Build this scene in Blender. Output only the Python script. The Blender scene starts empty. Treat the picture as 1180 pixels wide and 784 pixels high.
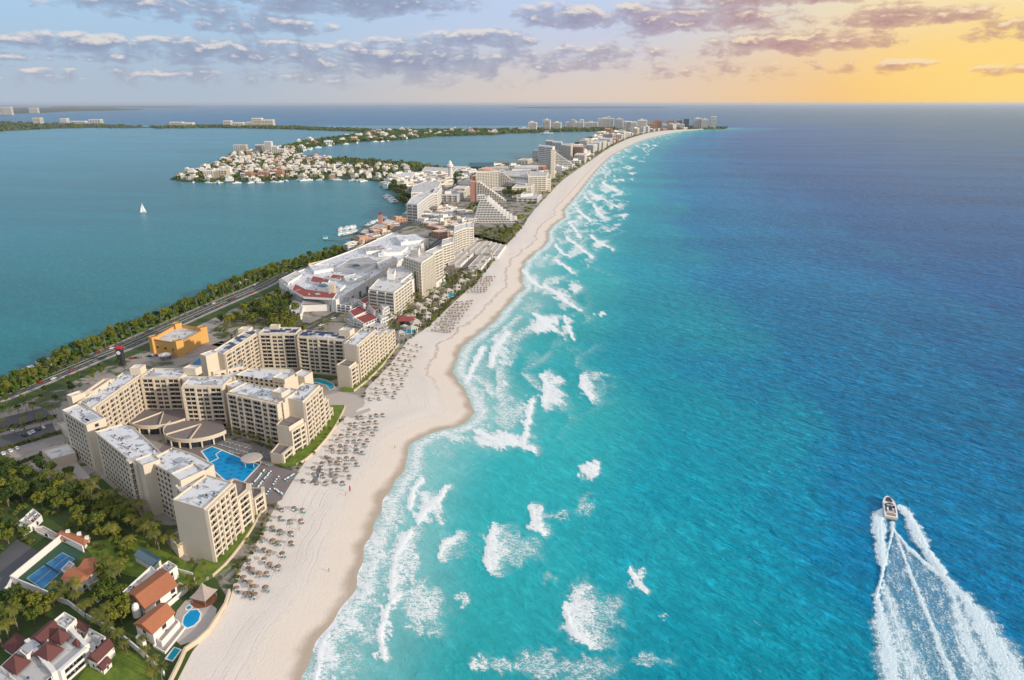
import bpy, math, random
import numpy as np
from mathutils import Vector, Matrix
random.seed(11); np.random.seed(11)
sc = bpy.context.scene; col = sc.collection
R_ = math.radians

# ------------------------------------------------------------------ camera, world, sun, exposure
CAM_H = 200.0; FPX = 786.7; PITCH = R_(19.13)
SUN_EL, SUN_AZ = 17.5, 116.0          # azimuth measured from +Y (view direction) towards +X
SUN_STRENGTH = 3.9
EXPOSURE = 0.0
cam_d = bpy.data.cameras.new("camera"); cam = bpy.data.objects.new("camera", cam_d); col.objects.link(cam)
cam.location = (0, 0, CAM_H); cam.rotation_euler = (math.pi / 2 - PITCH, 0, 0)
cam_d.sensor_width = 36; cam_d.lens = 36 * FPX / 1180; cam_d.clip_start = 1; cam_d.clip_end = 400000
sc.camera = cam
sc.view_settings.view_transform = 'Standard'; sc.view_settings.look = 'None'
sc.view_settings.exposure = EXPOSURE; sc.view_settings.gamma = 1
sc.cycles.max_bounces = 6; sc.cycles.diffuse_bounces = 3; sc.cycles.glossy_bounces = 2
sc.cycles.transmission_bounces = 2; sc.cycles.transparent_max_bounces = 8; sc.cycles.volume_bounces = 0
sc.cycles.caustics_reflective = False; sc.cycles.caustics_refractive = False

cp_, sp_ = math.cos(PITCH), math.sin(PITCH)
def ray(px, py):
    u = (px - 590) / FPX; v = (392 - py) / FPX
    return (u, cp_ + v * sp_, -sp_ + v * cp_)
def G(px, py, z=0.0):
    """the place on the level z that a spot of the photograph shows"""
    d = ray(px, py); t = (z - CAM_H) / d[2]
    return (d[0] * t, d[1] * t)
def GP(z, *pts): return [G(p[0], p[1], z) for p in pts]
def zt(Y, py):
    v = (392 - py) / FPX
    return CAM_H + Y * (v * cp_ - sp_) / (cp_ + v * sp_)

class NT:
    """tiny helper for node trees"""
    def __init__(s, nt): s.nt = nt; s.n = nt.nodes; s.l = nt.links; s.n.clear()
    def set(s, sock, v):
        if isinstance(v, bpy.types.NodeSocket): s.l.new(v, sock)
        elif v is not None:
            if sock.type == 'RGBA' and len(v) == 3: v = (*v, 1)
            sock.default_value = v
    def m(s, op, a, b=None, c=None, clamp=False):
        x = s.n.new('ShaderNodeMath'); x.operation = op; x.use_clamp = clamp
        for i, q in enumerate((a, b, c)):
            if q is not None: s.set(x.inputs[i], q)
        return x.outputs[0]
    def mix(s, f, a, b, mode='MIX'):
        x = s.n.new('ShaderNodeMix'); x.data_type = 'RGBA'; x.blend_type = mode; x.clamp_factor = True
        s.set(x.inputs[0], f); s.set(x.inputs[6], a); s.set(x.inputs[7], b)
        return x.outputs[2]
    def sm(s, v, lo, hi, a=0.0, b=1.0):
        x = s.n.new('ShaderNodeMapRange'); x.interpolation_type = 'SMOOTHSTEP'
        s.set(x.inputs[0], v); s.set(x.inputs[1], lo); s.set(x.inputs[2], hi); s.set(x.inputs[3], a); s.set(x.inputs[4], b)
        return x.outputs[0]
    def lin(s, v, lo, hi, a=0.0, b=1.0):
        x = s.n.new('ShaderNodeMapRange')
        s.set(x.inputs[0], v); s.set(x.inputs[1], lo); s.set(x.inputs[2], hi); s.set(x.inputs[3], a); s.set(x.inputs[4], b)
        return x.outputs[0]
    def noise(s, vec, scale, detail=3.0, rough=.5, dist=0.0):
        x = s.n.new('ShaderNodeTexNoise'); s.set(x.inputs['Vector'], vec)
        s.set(x.inputs['Scale'], scale); s.set(x.inputs['Detail'], detail); s.set(x.inputs['Roughness'], rough); s.set(x.inputs['Distortion'], dist)
        return x.outputs[0]
    def voro(s, vec, scale, feature='F1', rnd=1.0):
        x = s.n.new('ShaderNodeTexVoronoi'); x.feature = feature; s.set(x.inputs['Vector'], vec)
        s.set(x.inputs['Scale'], scale); s.set(x.inputs['Randomness'], rnd)
        return x.outputs['Distance']
    def mapping(s, vec, rot=(0, 0, 0), scale=(1, 1, 1), loc=(0, 0, 0)):
        # turn first, then stretch
        x = s.n.new('ShaderNodeMapping'); s.set(x.inputs['Vector'], vec); x.inputs['Rotation'].default_value = rot
        y = s.n.new('ShaderNodeMapping'); s.set(y.inputs['Vector'], x.outputs[0]); y.inputs['Scale'].default_value = scale; y.inputs['Location'].default_value = loc
        return y.outputs[0]
    def xyz(s, v):
        x = s.n.new('ShaderNodeSeparateXYZ'); s.set(x.inputs[0], v); return x.outputs
    def comb(s, a, b, c=0.0):
        x = s.n.new('ShaderNodeCombineXYZ'); s.set(x.inputs[0], a); s.set(x.inputs[1], b); s.set(x.inputs[2], c); return x.outputs[0]
    def attr(s, name):
        x = s.n.new('ShaderNodeAttribute'); x.attribute_name = name; return x.outputs['Fac']
    def pos(s): return s.n.new('ShaderNodeNewGeometry').outputs['Position']
    def bump(s, h, strength, dist=1.0, normal=None):
        x = s.n.new('ShaderNodeBump'); s.set(x.inputs['Height'], h); s.set(x.inputs['Strength'], strength); s.set(x.inputs['Distance'], dist)
        if normal is not None: s.set(x.inputs['Normal'], normal)
        return x.outputs[0]

def lin3(r, g, b):
    f = lambda c: ((c / 255 + .055) / 1.055) ** 2.4 if c > 10.3 else c / 255 / 12.92
    return (f(r), f(g), f(b))

world = bpy.data.worlds.new("World"); sc.world = world; world.use_nodes = True
def build_world():
    t = NT(world.node_tree)
    out = t.n.new('ShaderNodeOutputWorld'); bg = t.n.new('ShaderNodeBackground'); t.l.new(bg.outputs[0], out.inputs[0])
    sky = t.n.new('ShaderNodeTexSky'); sky.sky_type = 'NISHITA'; sky.sun_disc = False
    sky.sun_elevation = R_(SUN_EL); sky.sun_rotation = R_(SUN_AZ); sky.air_density = 1.0; sky.dust_density = 1.0
    d = t.n.new('ShaderNodeTexCoord').outputs['Generated']
    x, y, z = t.xyz(d)
    az = t.m('ARCTAN2', x, y); el = t.m('ARCSINE', t.m('MAXIMUM', t.m('MINIMUM', z, 1.0), -1.0))
    deg = 57.29578
    az = t.m('MULTIPLY', az, deg); el = t.m('MULTIPLY', el, deg)
    # clear air: pale blue on the left, gold low on the right where the evening glow is
    blue = t.mix(t.sm(el, 0.0, 7.0), lin3(176, 190, 206), lin3(172, 204, 232))
    mid = t.mix(t.sm(el, 0.0, 7.0), lin3(222, 205, 192), lin3(194, 208, 236))
    gold = t.mix(t.sm(el, 0.0, 7.5), lin3(255, 200, 108), lin3(250, 228, 176))
    g = t.mix(t.sm(az, -26.0, 8.0), blue, mid)
    g = t.mix(t.sm(az, 4.0, 33.0), g, gold)
    ga = t.m('MULTIPLY', t.m('SUBTRACT', az, 40.0), .055); ge = t.m('MULTIPLY', t.m('SUBTRACT', el, 1.6), .20)
    glow = t.sm(t.m('MULTIPLY_ADD', ga, ga, t.m('MULTIPLY', ge, ge)), 1.0, 0.0)
    g = t.mix(t.m('MULTIPLY', glow, .85), g, (1.0, .72, .24))
    g = t.mix(t.sm(az, 52.0, 150.0), g, blue)
    # clouds
    def angle(px, py):
        r = ray(px, py); n = math.sqrt(sum(c * c for c in r))
        return math.degrees(math.atan2(r[0], r[1])), math.degrees(math.asin(r[2] / n))
    E = [(80,50,82,10,1),(40,66,44,5,.8),(130,67,36,6,.8),(255,58,90,14,1),(290,27,75,11,.9),(190,4,95,16,1),(400,0,125,16,1.1),
         (450,70,125,16,1),(438,48,36,5,.8),(548,46,62,9,1),(330,90,270,10,.55),(648,19,50,13,1.1),(800,24,108,14,1.0),
         (735,12,30,8,.9),(910,50,92,12,.95),(1048,17,86,11,1.1),(1162,36,52,11,.9),(1044,75,36,6,.9),(700,64,74,11,.75),(670,77,100,7,.55),
         (860,82,130,8,.42),(900,-4,135,10,1.1),(1160,82,38,7,.8),(570,66,56,9,.85),(70,92,120,7,.4),(-90,40,80,14,1),(1280,60,80,12,1),(-150,75,90,8,.8),(1350,20,70,14,1)]
    wob = t.m('MULTIPLY', t.m('SUBTRACT', t.noise(t.comb(t.m('MULTIPLY', az, .16), t.m('MULTIPLY', el, .5)), 1.6, 3.0), .5), 1.3)
    def density(eo):
        el2 = t.m('ADD', el, eo)
        v = t.comb(t.m('MULTIPLY', az, .36), t.m('MULTIPLY', el2, .80), 0.3)
        n = t.noise(v, 1.5, 8.0, .58, .25)
        best = None
        for (cx, cy, rx, ry, st) in E:
            a0, e0 = angle(cx, cy); a1, _ = angle(cx + rx, cy); _, e1 = angle(cx, cy - ry)
            p = t.m('MULTIPLY', t.m('SUBTRACT', az, a0), 1 / (abs(a1 - a0)))
            q = t.m('MULTIPLY', t.m('SUBTRACT', el2, t.m('ADD', e0, t.m('MULTIPLY', wob, .12))), 1 / (abs(e1 - e0)))
            r = t.m('MULTIPLY_ADD', p, p, t.m('MULTIPLY', q, q))
            f = t.m('MULTIPLY_ADD', r, -.42 * st, .98 * st)
            best = f if best is None else t.m('MAXIMUM', best, f)
        best = t.m('MAXIMUM', best, -.6)
        return t.m('ADD', best, t.m('MULTIPLY', t.m('SUBTRACT', n, .52), 2.9))
    D0 = density(0.0); D1 = density(.33)
    cover = t.sm(D0, .10, .60)
    top = t.sm(t.m('SUBTRACT', D0, D1), .10, .72)
    thin = t.sm(D0, .25, 1.3)
    wr = t.sm(az, -4.0, 26.0)
    dark = t.mix(wr, lin3(142, 152, 180), lin3(176, 128, 138))
    dark = t.mix(t.m('MULTIPLY', t.sm(el, 3.4, .6), .75), dark, t.mix(wr, lin3(178, 178, 188), lin3(236, 168, 116)))
    lit = t.mix(wr, lin3(236, 228, 222), lin3(255, 232, 190))
    body = t.mix(t.m('MULTIPLY', thin, .9), t.mix(.5, g, dark), dark)
    cl = t.mix(t.m('MULTIPLY', top, .82), body, lit)
    fade = t.sm(el, .3, 2.0)
    low = t.mix(t.m('MULTIPLY', cover, t.m('MULTIPLY_ADD', fade, .75, .15)), g, cl)
    # broken cloud above the frame, added bright as fill light over the physical sky
    up = t.n.new('ShaderNodeVectorMath'); up.operation = 'SCALE'; t.l.new(sky.outputs[0], up.inputs[0]); up.inputs['Scale'].default_value = .15
    hn = t.sm(t.noise(t.comb(t.m('DIVIDE', x, t.m('MAXIMUM', z, .08)), t.m('DIVIDE', y, t.m('MAXIMUM', z, .08))), .8, 5.0, .55), .42, .62)
    high = t.mix(t.m('MULTIPLY_ADD', hn, .45, .3), up.outputs[0], (1.18, 1.15, 1.16))
    c = t.mix(t.sm(el, 9.0, 22.0), low, high)
    c = t.mix(t.sm(el, -.2, -3.0), c, lin3(120, 150, 170))
    t.l.new(c, bg.inputs[0]); bg.inputs[1].default_value = 1.0
build_world()

sun_d = bpy.data.lights.new("sun", 'SUN'); sun_d.energy = SUN_STRENGTH; sun_d.angle = R_(1.2); sun_d.color = (1.0, .875, .72)
sun = bpy.data.objects.new("sun", sun_d); col.objects.link(sun)
_sd = Vector((math.sin(R_(SUN_AZ)) * math.cos(R_(SUN_EL)), math.cos(R_(SUN_AZ)) * math.cos(R_(SUN_EL)), math.sin(R_(SUN_EL))))
sun.rotation_euler = _sd.to_track_quat('Z', 'Y').to_euler()

# ------------------------------------------------------------------ helpers
ORG = {}
def props(o, label=None, cat=None, group=None, kind=None):
    if label: o['label'] = label
    if cat: o['category'] = cat
    if group: o['group'] = group
    if kind: o['kind'] = kind
    return o
def empty(name, loc, label=None, cat=None, group=None, rz=0.0, scale=1.0):
    o = bpy.data.objects.new(name, None); col.objects.link(o); o.location = loc; o.rotation_euler.z = rz
    o.scale = (scale,) * 3
    o.empty_display_size = 1; ORG[o.name] = tuple(loc)
    return props(o, label, cat, group)
def ccw(p):
    a = sum(p[i][0] * p[(i + 1) % len(p)][1] - p[(i + 1) % len(p)][0] * p[i][1] for i in range(len(p)))
    return list(p) if a > 0 else list(p)[::-1]
def inset(p, d):
    p = ccw(p); n = len(p); out = []
    for i in range(n):
        a, b, c = Vector(p[i - 1]), Vector(p[i]), Vector(p[(i + 1) % n])
        e1 = (b - a).normalized(); e2 = (c - b).normalized()
        n1 = Vector((-e1.y, e1.x)); n2 = Vector((-e2.y, e2.x))
        k = 1 + n1.dot(n2)
        q = b + (n1 + n2) * (d / max(k, .35))
        out.append((q.x, q.y))
    return out
def inpoly(x, y, p):
    c = False; n = len(p)
    for i in range(n):
        x1, y1 = p[i]; x2, y2 = p[i - 1]
        if (y1 > y) != (y2 > y) and x < (x2 - x1) * (y - y1) / (y2 - y1) + x1: c = not c
    return c
def centroid(p): return (sum(q[0] for q in p) / len(p), sum(q[1] for q in p) / len(p))
def lerp(a, b, t): return tuple(a[i] + (b[i] - a[i]) * t for i in range(len(a)))

class MB:
    def __init__(s): s.v = []; s.f = []; s.m = []
    def add(s, vs, fs, m=0):
        b = len(s.v); s.v += [tuple(q) for q in vs]; s.f += [tuple(i + b for i in f) for f in fs]; s.m += [m] * len(fs)
    def box(s, cx, cy, z0, sx, sy, sz, rz=0.0, m=0, mt=None):
        c, q = math.cos(rz), math.sin(rz); vs = []
        for z in (z0, z0 + sz):
            for dx, dy in ((-.5, -.5), (.5, -.5), (.5, .5), (-.5, .5)):
                X, Y = dx * sx, dy * sy; vs.append((cx + X * c - Y * q, cy + X * q + Y * c, z))
        s.add(vs, [(3, 2, 1, 0), (0, 1, 5, 4), (1, 2, 6, 5), (2, 3, 7, 6), (3, 0, 4, 7)], m)
        s.add(vs[4:], [(0, 1, 2, 3)], m if mt is None else mt)
    def prism(s, p, z0, z1, m=0, mt=None):
        p = ccw(p); n = len(p)
        s.add([(x, y, z0) for x, y in p] + [(x, y, z1) for x, y in p], [(i, (i + 1) % n, n + (i + 1) % n, n + i) for i in range(n)], m)
        s.add([(x, y, z1) for x, y in p], [tuple(range(n))], m if mt is None else mt)
    def sheet(s, p, z, m=0):
        p = ccw(p); s.add([(x, y, z) for x, y in p], [tuple(range(len(p)))], m)
    def strip(s, pts, w, z, m=0, h=0.0):
        """ribbon (or low wall when h) along a line of points"""
        L = []; Rr = []
        for i, p in enumerate(pts):
            a = Vector(pts[max(i - 1, 0)][:2]); b = Vector(pts[min(i + 1, len(pts) - 1)][:2])
            d = (b - a).normalized(); n = Vector((-d.y, d.x)) * (w / 2)
            L.append((p[0] + n.x, p[1] + n.y)); Rr.append((p[0] - n.x, p[1] - n.y))
        k = len(pts)
        if h == 0:
            s.add([(x, y, z) for x, y in Rr] + [(x, y, z) for x, y in L], [(i, i + 1, k + i + 1, k + i) for i in range(k - 1)], m)
        else:
            vs = [(x, y, z) for x, y in Rr] + [(x, y, z) for x, y in L] + [(x, y, z + h) for x, y in Rr] + [(x, y, z + h) for x, y in L]
            fs = []
            for i in range(k - 1):
                fs += [(i, i + 1, 2 * k + i + 1, 2 * k + i), (k + i + 1, k + i, 3 * k + i, 3 * k + i + 1), (2 * k + i, 2 * k + i + 1, 3 * k + i + 1, 3 * k + i)]
            fs += [(k, 0, 2 * k, 3 * k), (k - 1, 2 * k - 1, 4 * k - 1, 3 * k - 1)]
            s.add(vs, fs, m)
    def tube(s, pts, rs, n=6, m=0, cap=True):
        b = len(s.v); vs = []
        for i, p in enumerate(pts):
            a = Vector(pts[max(i - 1, 0)]); c = Vector(pts[min(i + 1, len(pts) - 1)])
            d = (c - a).normalized(); u = d.orthogonal().normalized(); w = d.cross(u)
            for k in range(n):
                an = 2 * math.pi * k / n; q = Vector(p) + (u * math.cos(an) + w * math.sin(an)) * rs[i]; vs.append(q)
        fs = [(i * n + k, i * n + (k + 1) % n, (i + 1) * n + (k + 1) % n, (i + 1) * n + k) for i in range(len(pts) - 1) for k in range(n)]
        if cap: fs += [tuple(range(n))[::-1], tuple((len(pts) - 1) * n + k for k in range(n))]
        s.add(vs, fs, m)
    def lathe(s, prof, n=16, c=(0, 0, 0), m=0, ang=2 * math.pi, a0=0.0):
        vs = []; full = ang > 6.28; k = n if full else n + 1
        for r, z in prof:
            for i in range(k):
                a = a0 + ang * i / n; vs.append((c[0] + r * math.cos(a), c[1] + r * math.sin(a), c[2] + z))
        fs = []
        for j in range(len(prof) - 1):
            for i in range(n):
                i2 = (i + 1) % k; fs.append((j * k + i, j * k + i2, (j + 1) * k + i2, (j + 1) * k + i))
        s.add(vs, fs, m)
    def gable(s, cx, cy, z0, L, W, h, rz=0, m=0, over=.5, hip=0.0):
        c, q = math.cos(rz), math.sin(rz); l, w = L / 2 + over, W / 2 + over
        P = [(-l, -w, z0), (l, -w, z0), (l, w, z0), (-l, w, z0), (-l + hip, 0, z0 + h), (l - hip, 0, z0 + h)]
        P += [(a, b, d - .25) for a, b, d in P[:4]]
        vs = [(cx + a * c - b * q, cy + a * q + b * c, d) for a, b, d in P]
        s.add(vs, [(0, 1, 5, 4), (2, 3, 4, 5), (1, 2, 5), (3, 0, 4), (6, 7, 1, 0), (7, 8, 2, 1), (8, 9, 3, 2), (9, 6, 0, 3), (9, 8, 7, 6)], m)
    def put(s, mesh_mb, M, mmap=None):
        s.add([M @ Vector(v) for v in mesh_mb.v], [], 0)
        b = len(s.v) - len(mesh_mb.v)
        s.f += [tuple(i + b for i in f) for f in mesh_mb.f]; s.m += mesh_mb.m
    def mesh(s, name, mats, org=(0, 0, 0), smooth=False):
        me = bpy.data.meshes.new(name)
        o = org; me.from_pydata([(x - o[0], y - o[1], z - o[2]) for x, y, z in s.v], [], s.f)
        for q in mats: me.materials.append(M[q] if isinstance(q, str) else q)
        if len(mats) > 1: me.polygons.foreach_set('material_index', s.m)
        if smooth: me.polygons.foreach_set('use_smooth', [True] * len(s.f))
        me.update(); return me
    def build(s, name, mats, parent=None, label=None, cat=None, group=None, kind=None, smooth=False, org=None):
        if isinstance(mats, str): mats = [mats]
        if org is None: org = ORG[parent.name] if parent is not None else (0, 0, 0)
        o = bpy.data.objects.new(name, s.mesh(name, mats, org, smooth)); col.objects.link(o)
        if parent is not None: o.parent = parent; ORG[o.name] = ORG[parent.name]
        else: o.location = org; ORG[o.name] = tuple(org)
        return props(o, label, cat, group, kind)
def place(me, name, parent=None, loc=(0, 0, 0), rz=0.0, scale=None):
    o = bpy.data.objects.new(name, me); col.objects.link(o)
    o.location = loc; o.rotation_euler.z = rz
    if scale: o.scale = scale
    if parent is not None: o.parent = parent
    return o
def copy_tree(o, loc, rz=None, parent=None, scale=None):
    c = o.copy(); col.objects.link(c)
    if parent is not None: c.parent = parent
    else:
        c.location = loc
        if rz is not None: c.rotation_euler.z = rz
        if scale: c.scale = scale if hasattr(scale, '__len__') else (scale,) * 3
    for ch in KIDS.get(o.name, []):
        copy_tree(ch, None, parent=c)
    return c
KIDS = {}
def kids(root):
    KIDS[root.name] = [c for c in bpy.data.objects if c.parent == root]
    for c in KIDS[root.name]: kids(c)
def drop(o):
    """take the pattern of a repeated thing out of the scene again"""
    for c in KIDS.get(o.name, []): drop(c)
    bpy.data.objects.remove(o)

# ------------------------------------------------------------------ materials
M = {}
def mat(name, base, rough=.75, var=.12, scale=.3, base2=None, thr=None, bump=0.0, bscale=4.0, spec=.3, rnd=0.0, metal=0.0, space='world'):
    """matt surface with two sizes of mottling; base2 shows in patches, rnd varies it from copy to copy"""
    m = bpy.data.materials.new(name); m.use_nodes = True; t = NT(m.node_tree)
    out = t.n.new('ShaderNodeOutputMaterial'); b = t.n.new('ShaderNodeBsdfPrincipled'); t.l.new(b.outputs[0], out.inputs[0])
    v = t.pos() if space == 'world' else t.n.new('ShaderNodeTexCoord').outputs['Object']
    n1 = t.noise(v, scale, 4.0, .6); n2 = t.noise(v, scale * 7, 3.0, .6)
    k = t.m('ADD', t.m('MULTIPLY', t.m('SUBTRACT', n1, .5), 2 * var), t.m('MULTIPLY', t.m('SUBTRACT', n2, .5), 1.4 * var))
    if rnd:
        r = t.n.new('ShaderNodeObjectInfo').outputs['Random']; k = t.m('ADD', k, t.m('MULTIPLY', t.m('SUBTRACT', r, .5), rnd * 2))
    k = t.m('MAXIMUM', t.m('ADD', k, 1.0), .1)
    c = base
    if base2 is not None:
        lo, hi = thr or (.5, .6)
        c = t.mix(t.sm(t.noise(v, scale * 1.7, 5.0, .62, .6), lo, hi), base, base2)
    sc_ = t.n.new('ShaderNodeVectorMath'); sc_.operation = 'SCALE'
    if isinstance(c, tuple): sc_.inputs[0].default_value = c
    else: t.l.new(c, sc_.inputs[0])
    t.l.new(k, sc_.inputs['Scale']); t.l.new(sc_.outputs[0], b.inputs['Base Color'])
    b.inputs['Roughness'].default_value = rough; b.inputs['Specular IOR Level'].default_value = spec; b.inputs['Metallic'].default_value = metal
    if bump: t.l.new(t.bump(t.noise(v, bscale, 4.0), bump, .1), b.inputs['Normal'])
    M[name] = m; return m
mat('cream', (.62, .535, .425), .8, .07, .12)
mat('cream_light', (.72, .66, .56), .8, .07, .12)
mat('cream_trim', (.66, .56, .43), .8, .06, .2)
mat('white_wall', (.74, .71, .67), .8, .06, .1)
mat('pale_wall', (.64, .61, .57), .8, .1, .02, rnd=.12)
mat('sand_wall', (.58, .48, .36), .8, .08, .1)
mat('far_wall', (.80, .75, .66), .8, .08, .02, rnd=.2)
mat('pink_wall', (.45, .22, .17), .8, .08, .1)
mat('ochre', (.60, .34, .10), .8, .08, .1)
mat('ochre_trim', (.42, .19, .08), .8, .08, .2)
mat('terracotta_wall', (.50, .28, .18), .8, .1, .1, rnd=.1)
mat('roof_white', (.66, .67, .69), .6, .12, .16, base2=(.26, .29, .35), thr=(.55, .62))
mat('roof_plain', (.58, .57, .56), .7, .14, .10, base2=(.36, .34, .33), thr=(.52, .62), rnd=.16)
mat('roof_grey', (.34, .33, .34), .8, .12, .08, base2=(.48, .47, .46), thr=(.5, .62))
mat('deck_tile', (.205, .172, .168), .8, .08, .3)
mat('deck_pale', (.46, .41, .37), .8, .08, .3)
mat('tile_orange', (.40, .15, .075), .75, .16, .8, bump=.3, bscale=6)
mat('tile_red', (.27, .06, .055), .75, .12, .5)
mat('tile_dark', (.135, .05, .045), .7, .14, .8, bump=.3, bscale=6)
mat('glass', (.030, .037, .046), .15, .3, .3, spec=.5)
mat('glass_blue', (.06, .12, .17), .12, .2, .4, spec=.6)
mat('shade_glass', (.19, .185, .18), .35, .35, .3, spec=.4)
mat('solar', (.018, .035, .09), .2, .2, .6, spec=.6)
mat('metal', (.45, .46, .48), .45, .15, 1.0, metal=.4)
mat('dark', (.035, .035, .04), .6, .2, .5)
mat('trunk', (.20, .15, .11), .9, .2, 2.0, space='object')
mat('thatch', (.215, .15, .105), .95, .25, 2.0, bump=.4, bscale=9, rnd=.22, space='object')
mat('thatch_grey', (.36, .30, .27), .95, .2, .8, bump=.4, bscale=6)
mat('wood_deck', (.22, .09, .05), .7, .15, .6)
mat('lounger', (.62, .64, .64), .6, .08, 1, rnd=.1, space='object')
mat('cushion', (.06, .22, .27), .7, .1, 1, rnd=.3, space='object')
mat('asphalt', (.075, .075, .08), .85, .18, .08, base2=(.09, .088, .09), thr=(.5, .65))
mat('asphalt_near', (.10, .10, .11), .85, .12, .08)
mat('paving', (.33, .29, .27), .85, .12, .06, base2=(.25, .23, .22), thr=(.48, .62))
mat('kerb', (.45, .43, .40), .8, .1, .5)
mat('paint', (.75, .74, .70), .7, .1, .5)
mat('lawn', (.15, .21, .025), .9, .22, .15, base2=(.10, .165, .022), thr=(.45, .6), bump=.5, bscale=3)
mat('garden', (.05, .085, .018), .95, .35, .12, base2=(.085, .07, .045), thr=(.56, .66), bump=.6, bscale=1.5)
mat('urban', (.30, .27, .24), .9, .2, .03, base2=(.075, .095, .045), thr=(.50, .58))
mat('scrub', (.10, .105, .035), .95, .3, .08, base2=(.30, .26, .20), thr=(.52, .60))
mat('far_green', (.040, .058, .026), .95, .3, .006, base2=(.10, .105, .06), thr=(.56, .66))
mat('court_blue', (.030, .17, .36), .7, .06, .3)
mat('court_green', (.028, .085, .055), .8, .08, .3)
mat('boat_white', (.80, .80, .80), .3, .03, 1, spec=.5, rnd=.05, space='object')
mat('boat_dark', (.05, .04, .05), .5, .1, 1, space='object')
mat('teak', (.36, .22, .12), .6, .15, 2, space='object')
mat('sail', (.85, .84, .82), .8, .04, .5, space='object')
mat('skin', (.34, .19, .12), .6, .1, 3, rnd=.3, space='object')
mat('hair', (.02, .015, .012), .7, .1, 3, space='object')
mat('swim', (.05, .06, .14), .7, .1, 3, rnd=.5, space='object')
mat('red_cloth', (.42, .02, .03), .7, .1, 3, space='object')
mat('rubber', (.02, .02, .02), .8, .1, 3, space='object')
mat('turq_cloth', (.04, .30, .42), .6, .1, .5)
mat('car_paint_white', (.72, .72, .72), .3, .03, 1, spec=.5, space='object')
mat('car_paint_grey', (.22, .23, .25), .3, .03, 1, spec=.5, rnd=.5, space='object')
mat('car_paint_red', (.35, .03, .03), .3, .03, 1, spec=.5, space='object')
mat('car_paint_dark', (.03, .035, .05), .3, .03, 1, spec=.5, rnd=.3, space='object')
def leafmat(name, a, b, tr=.25):
    m = bpy.data.materials.new(name); m.use_nodes = True; t = NT(m.node_tree)
    out = t.n.new('ShaderNodeOutputMaterial'); p = t.n.new('ShaderNodeBsdfPrincipled')
    v = t.n.new('ShaderNodeTexCoord').outputs['Object']; r = t.n.new('ShaderNodeObjectInfo').outputs['Random']
    k = t.m('ADD', t.m('MULTIPLY', t.noise(v, .55, 3.0), 1.3), t.m('MULTIPLY_ADD', r, .7, -.55))
    c = t.mix(t.m('ADD', k, 0.0, clamp=True), a, b)
    t.set(p.inputs['Base Color'], c); p.inputs['Roughness'].default_value = .7; p.inputs['Specular IOR Level'].default_value = .25
    tl = t.n.new('ShaderNodeBsdfTranslucent'); t.set(tl.inputs[0], c)
    x = t.n.new('ShaderNodeMixShader'); x.inputs[0].default_value = tr; t.l.new(p.outputs[0], x.inputs[1]); t.l.new(tl.outputs[0], x.inputs[2])
    t.l.new(x.outputs[0], out.inputs[0]); M[name] = m
leafmat('leaf', (.055, .115, .018), (.260, .250, .030))
leafmat('leaf_dark', (.034, .075, .018), (.150, .180, .028))
leafmat('palm_leaf', (.065, .105, .02), (.300, .270, .045))
leafmat('shrub_leaf', (.07, .10, .018), (.20, .20, .03))

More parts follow.
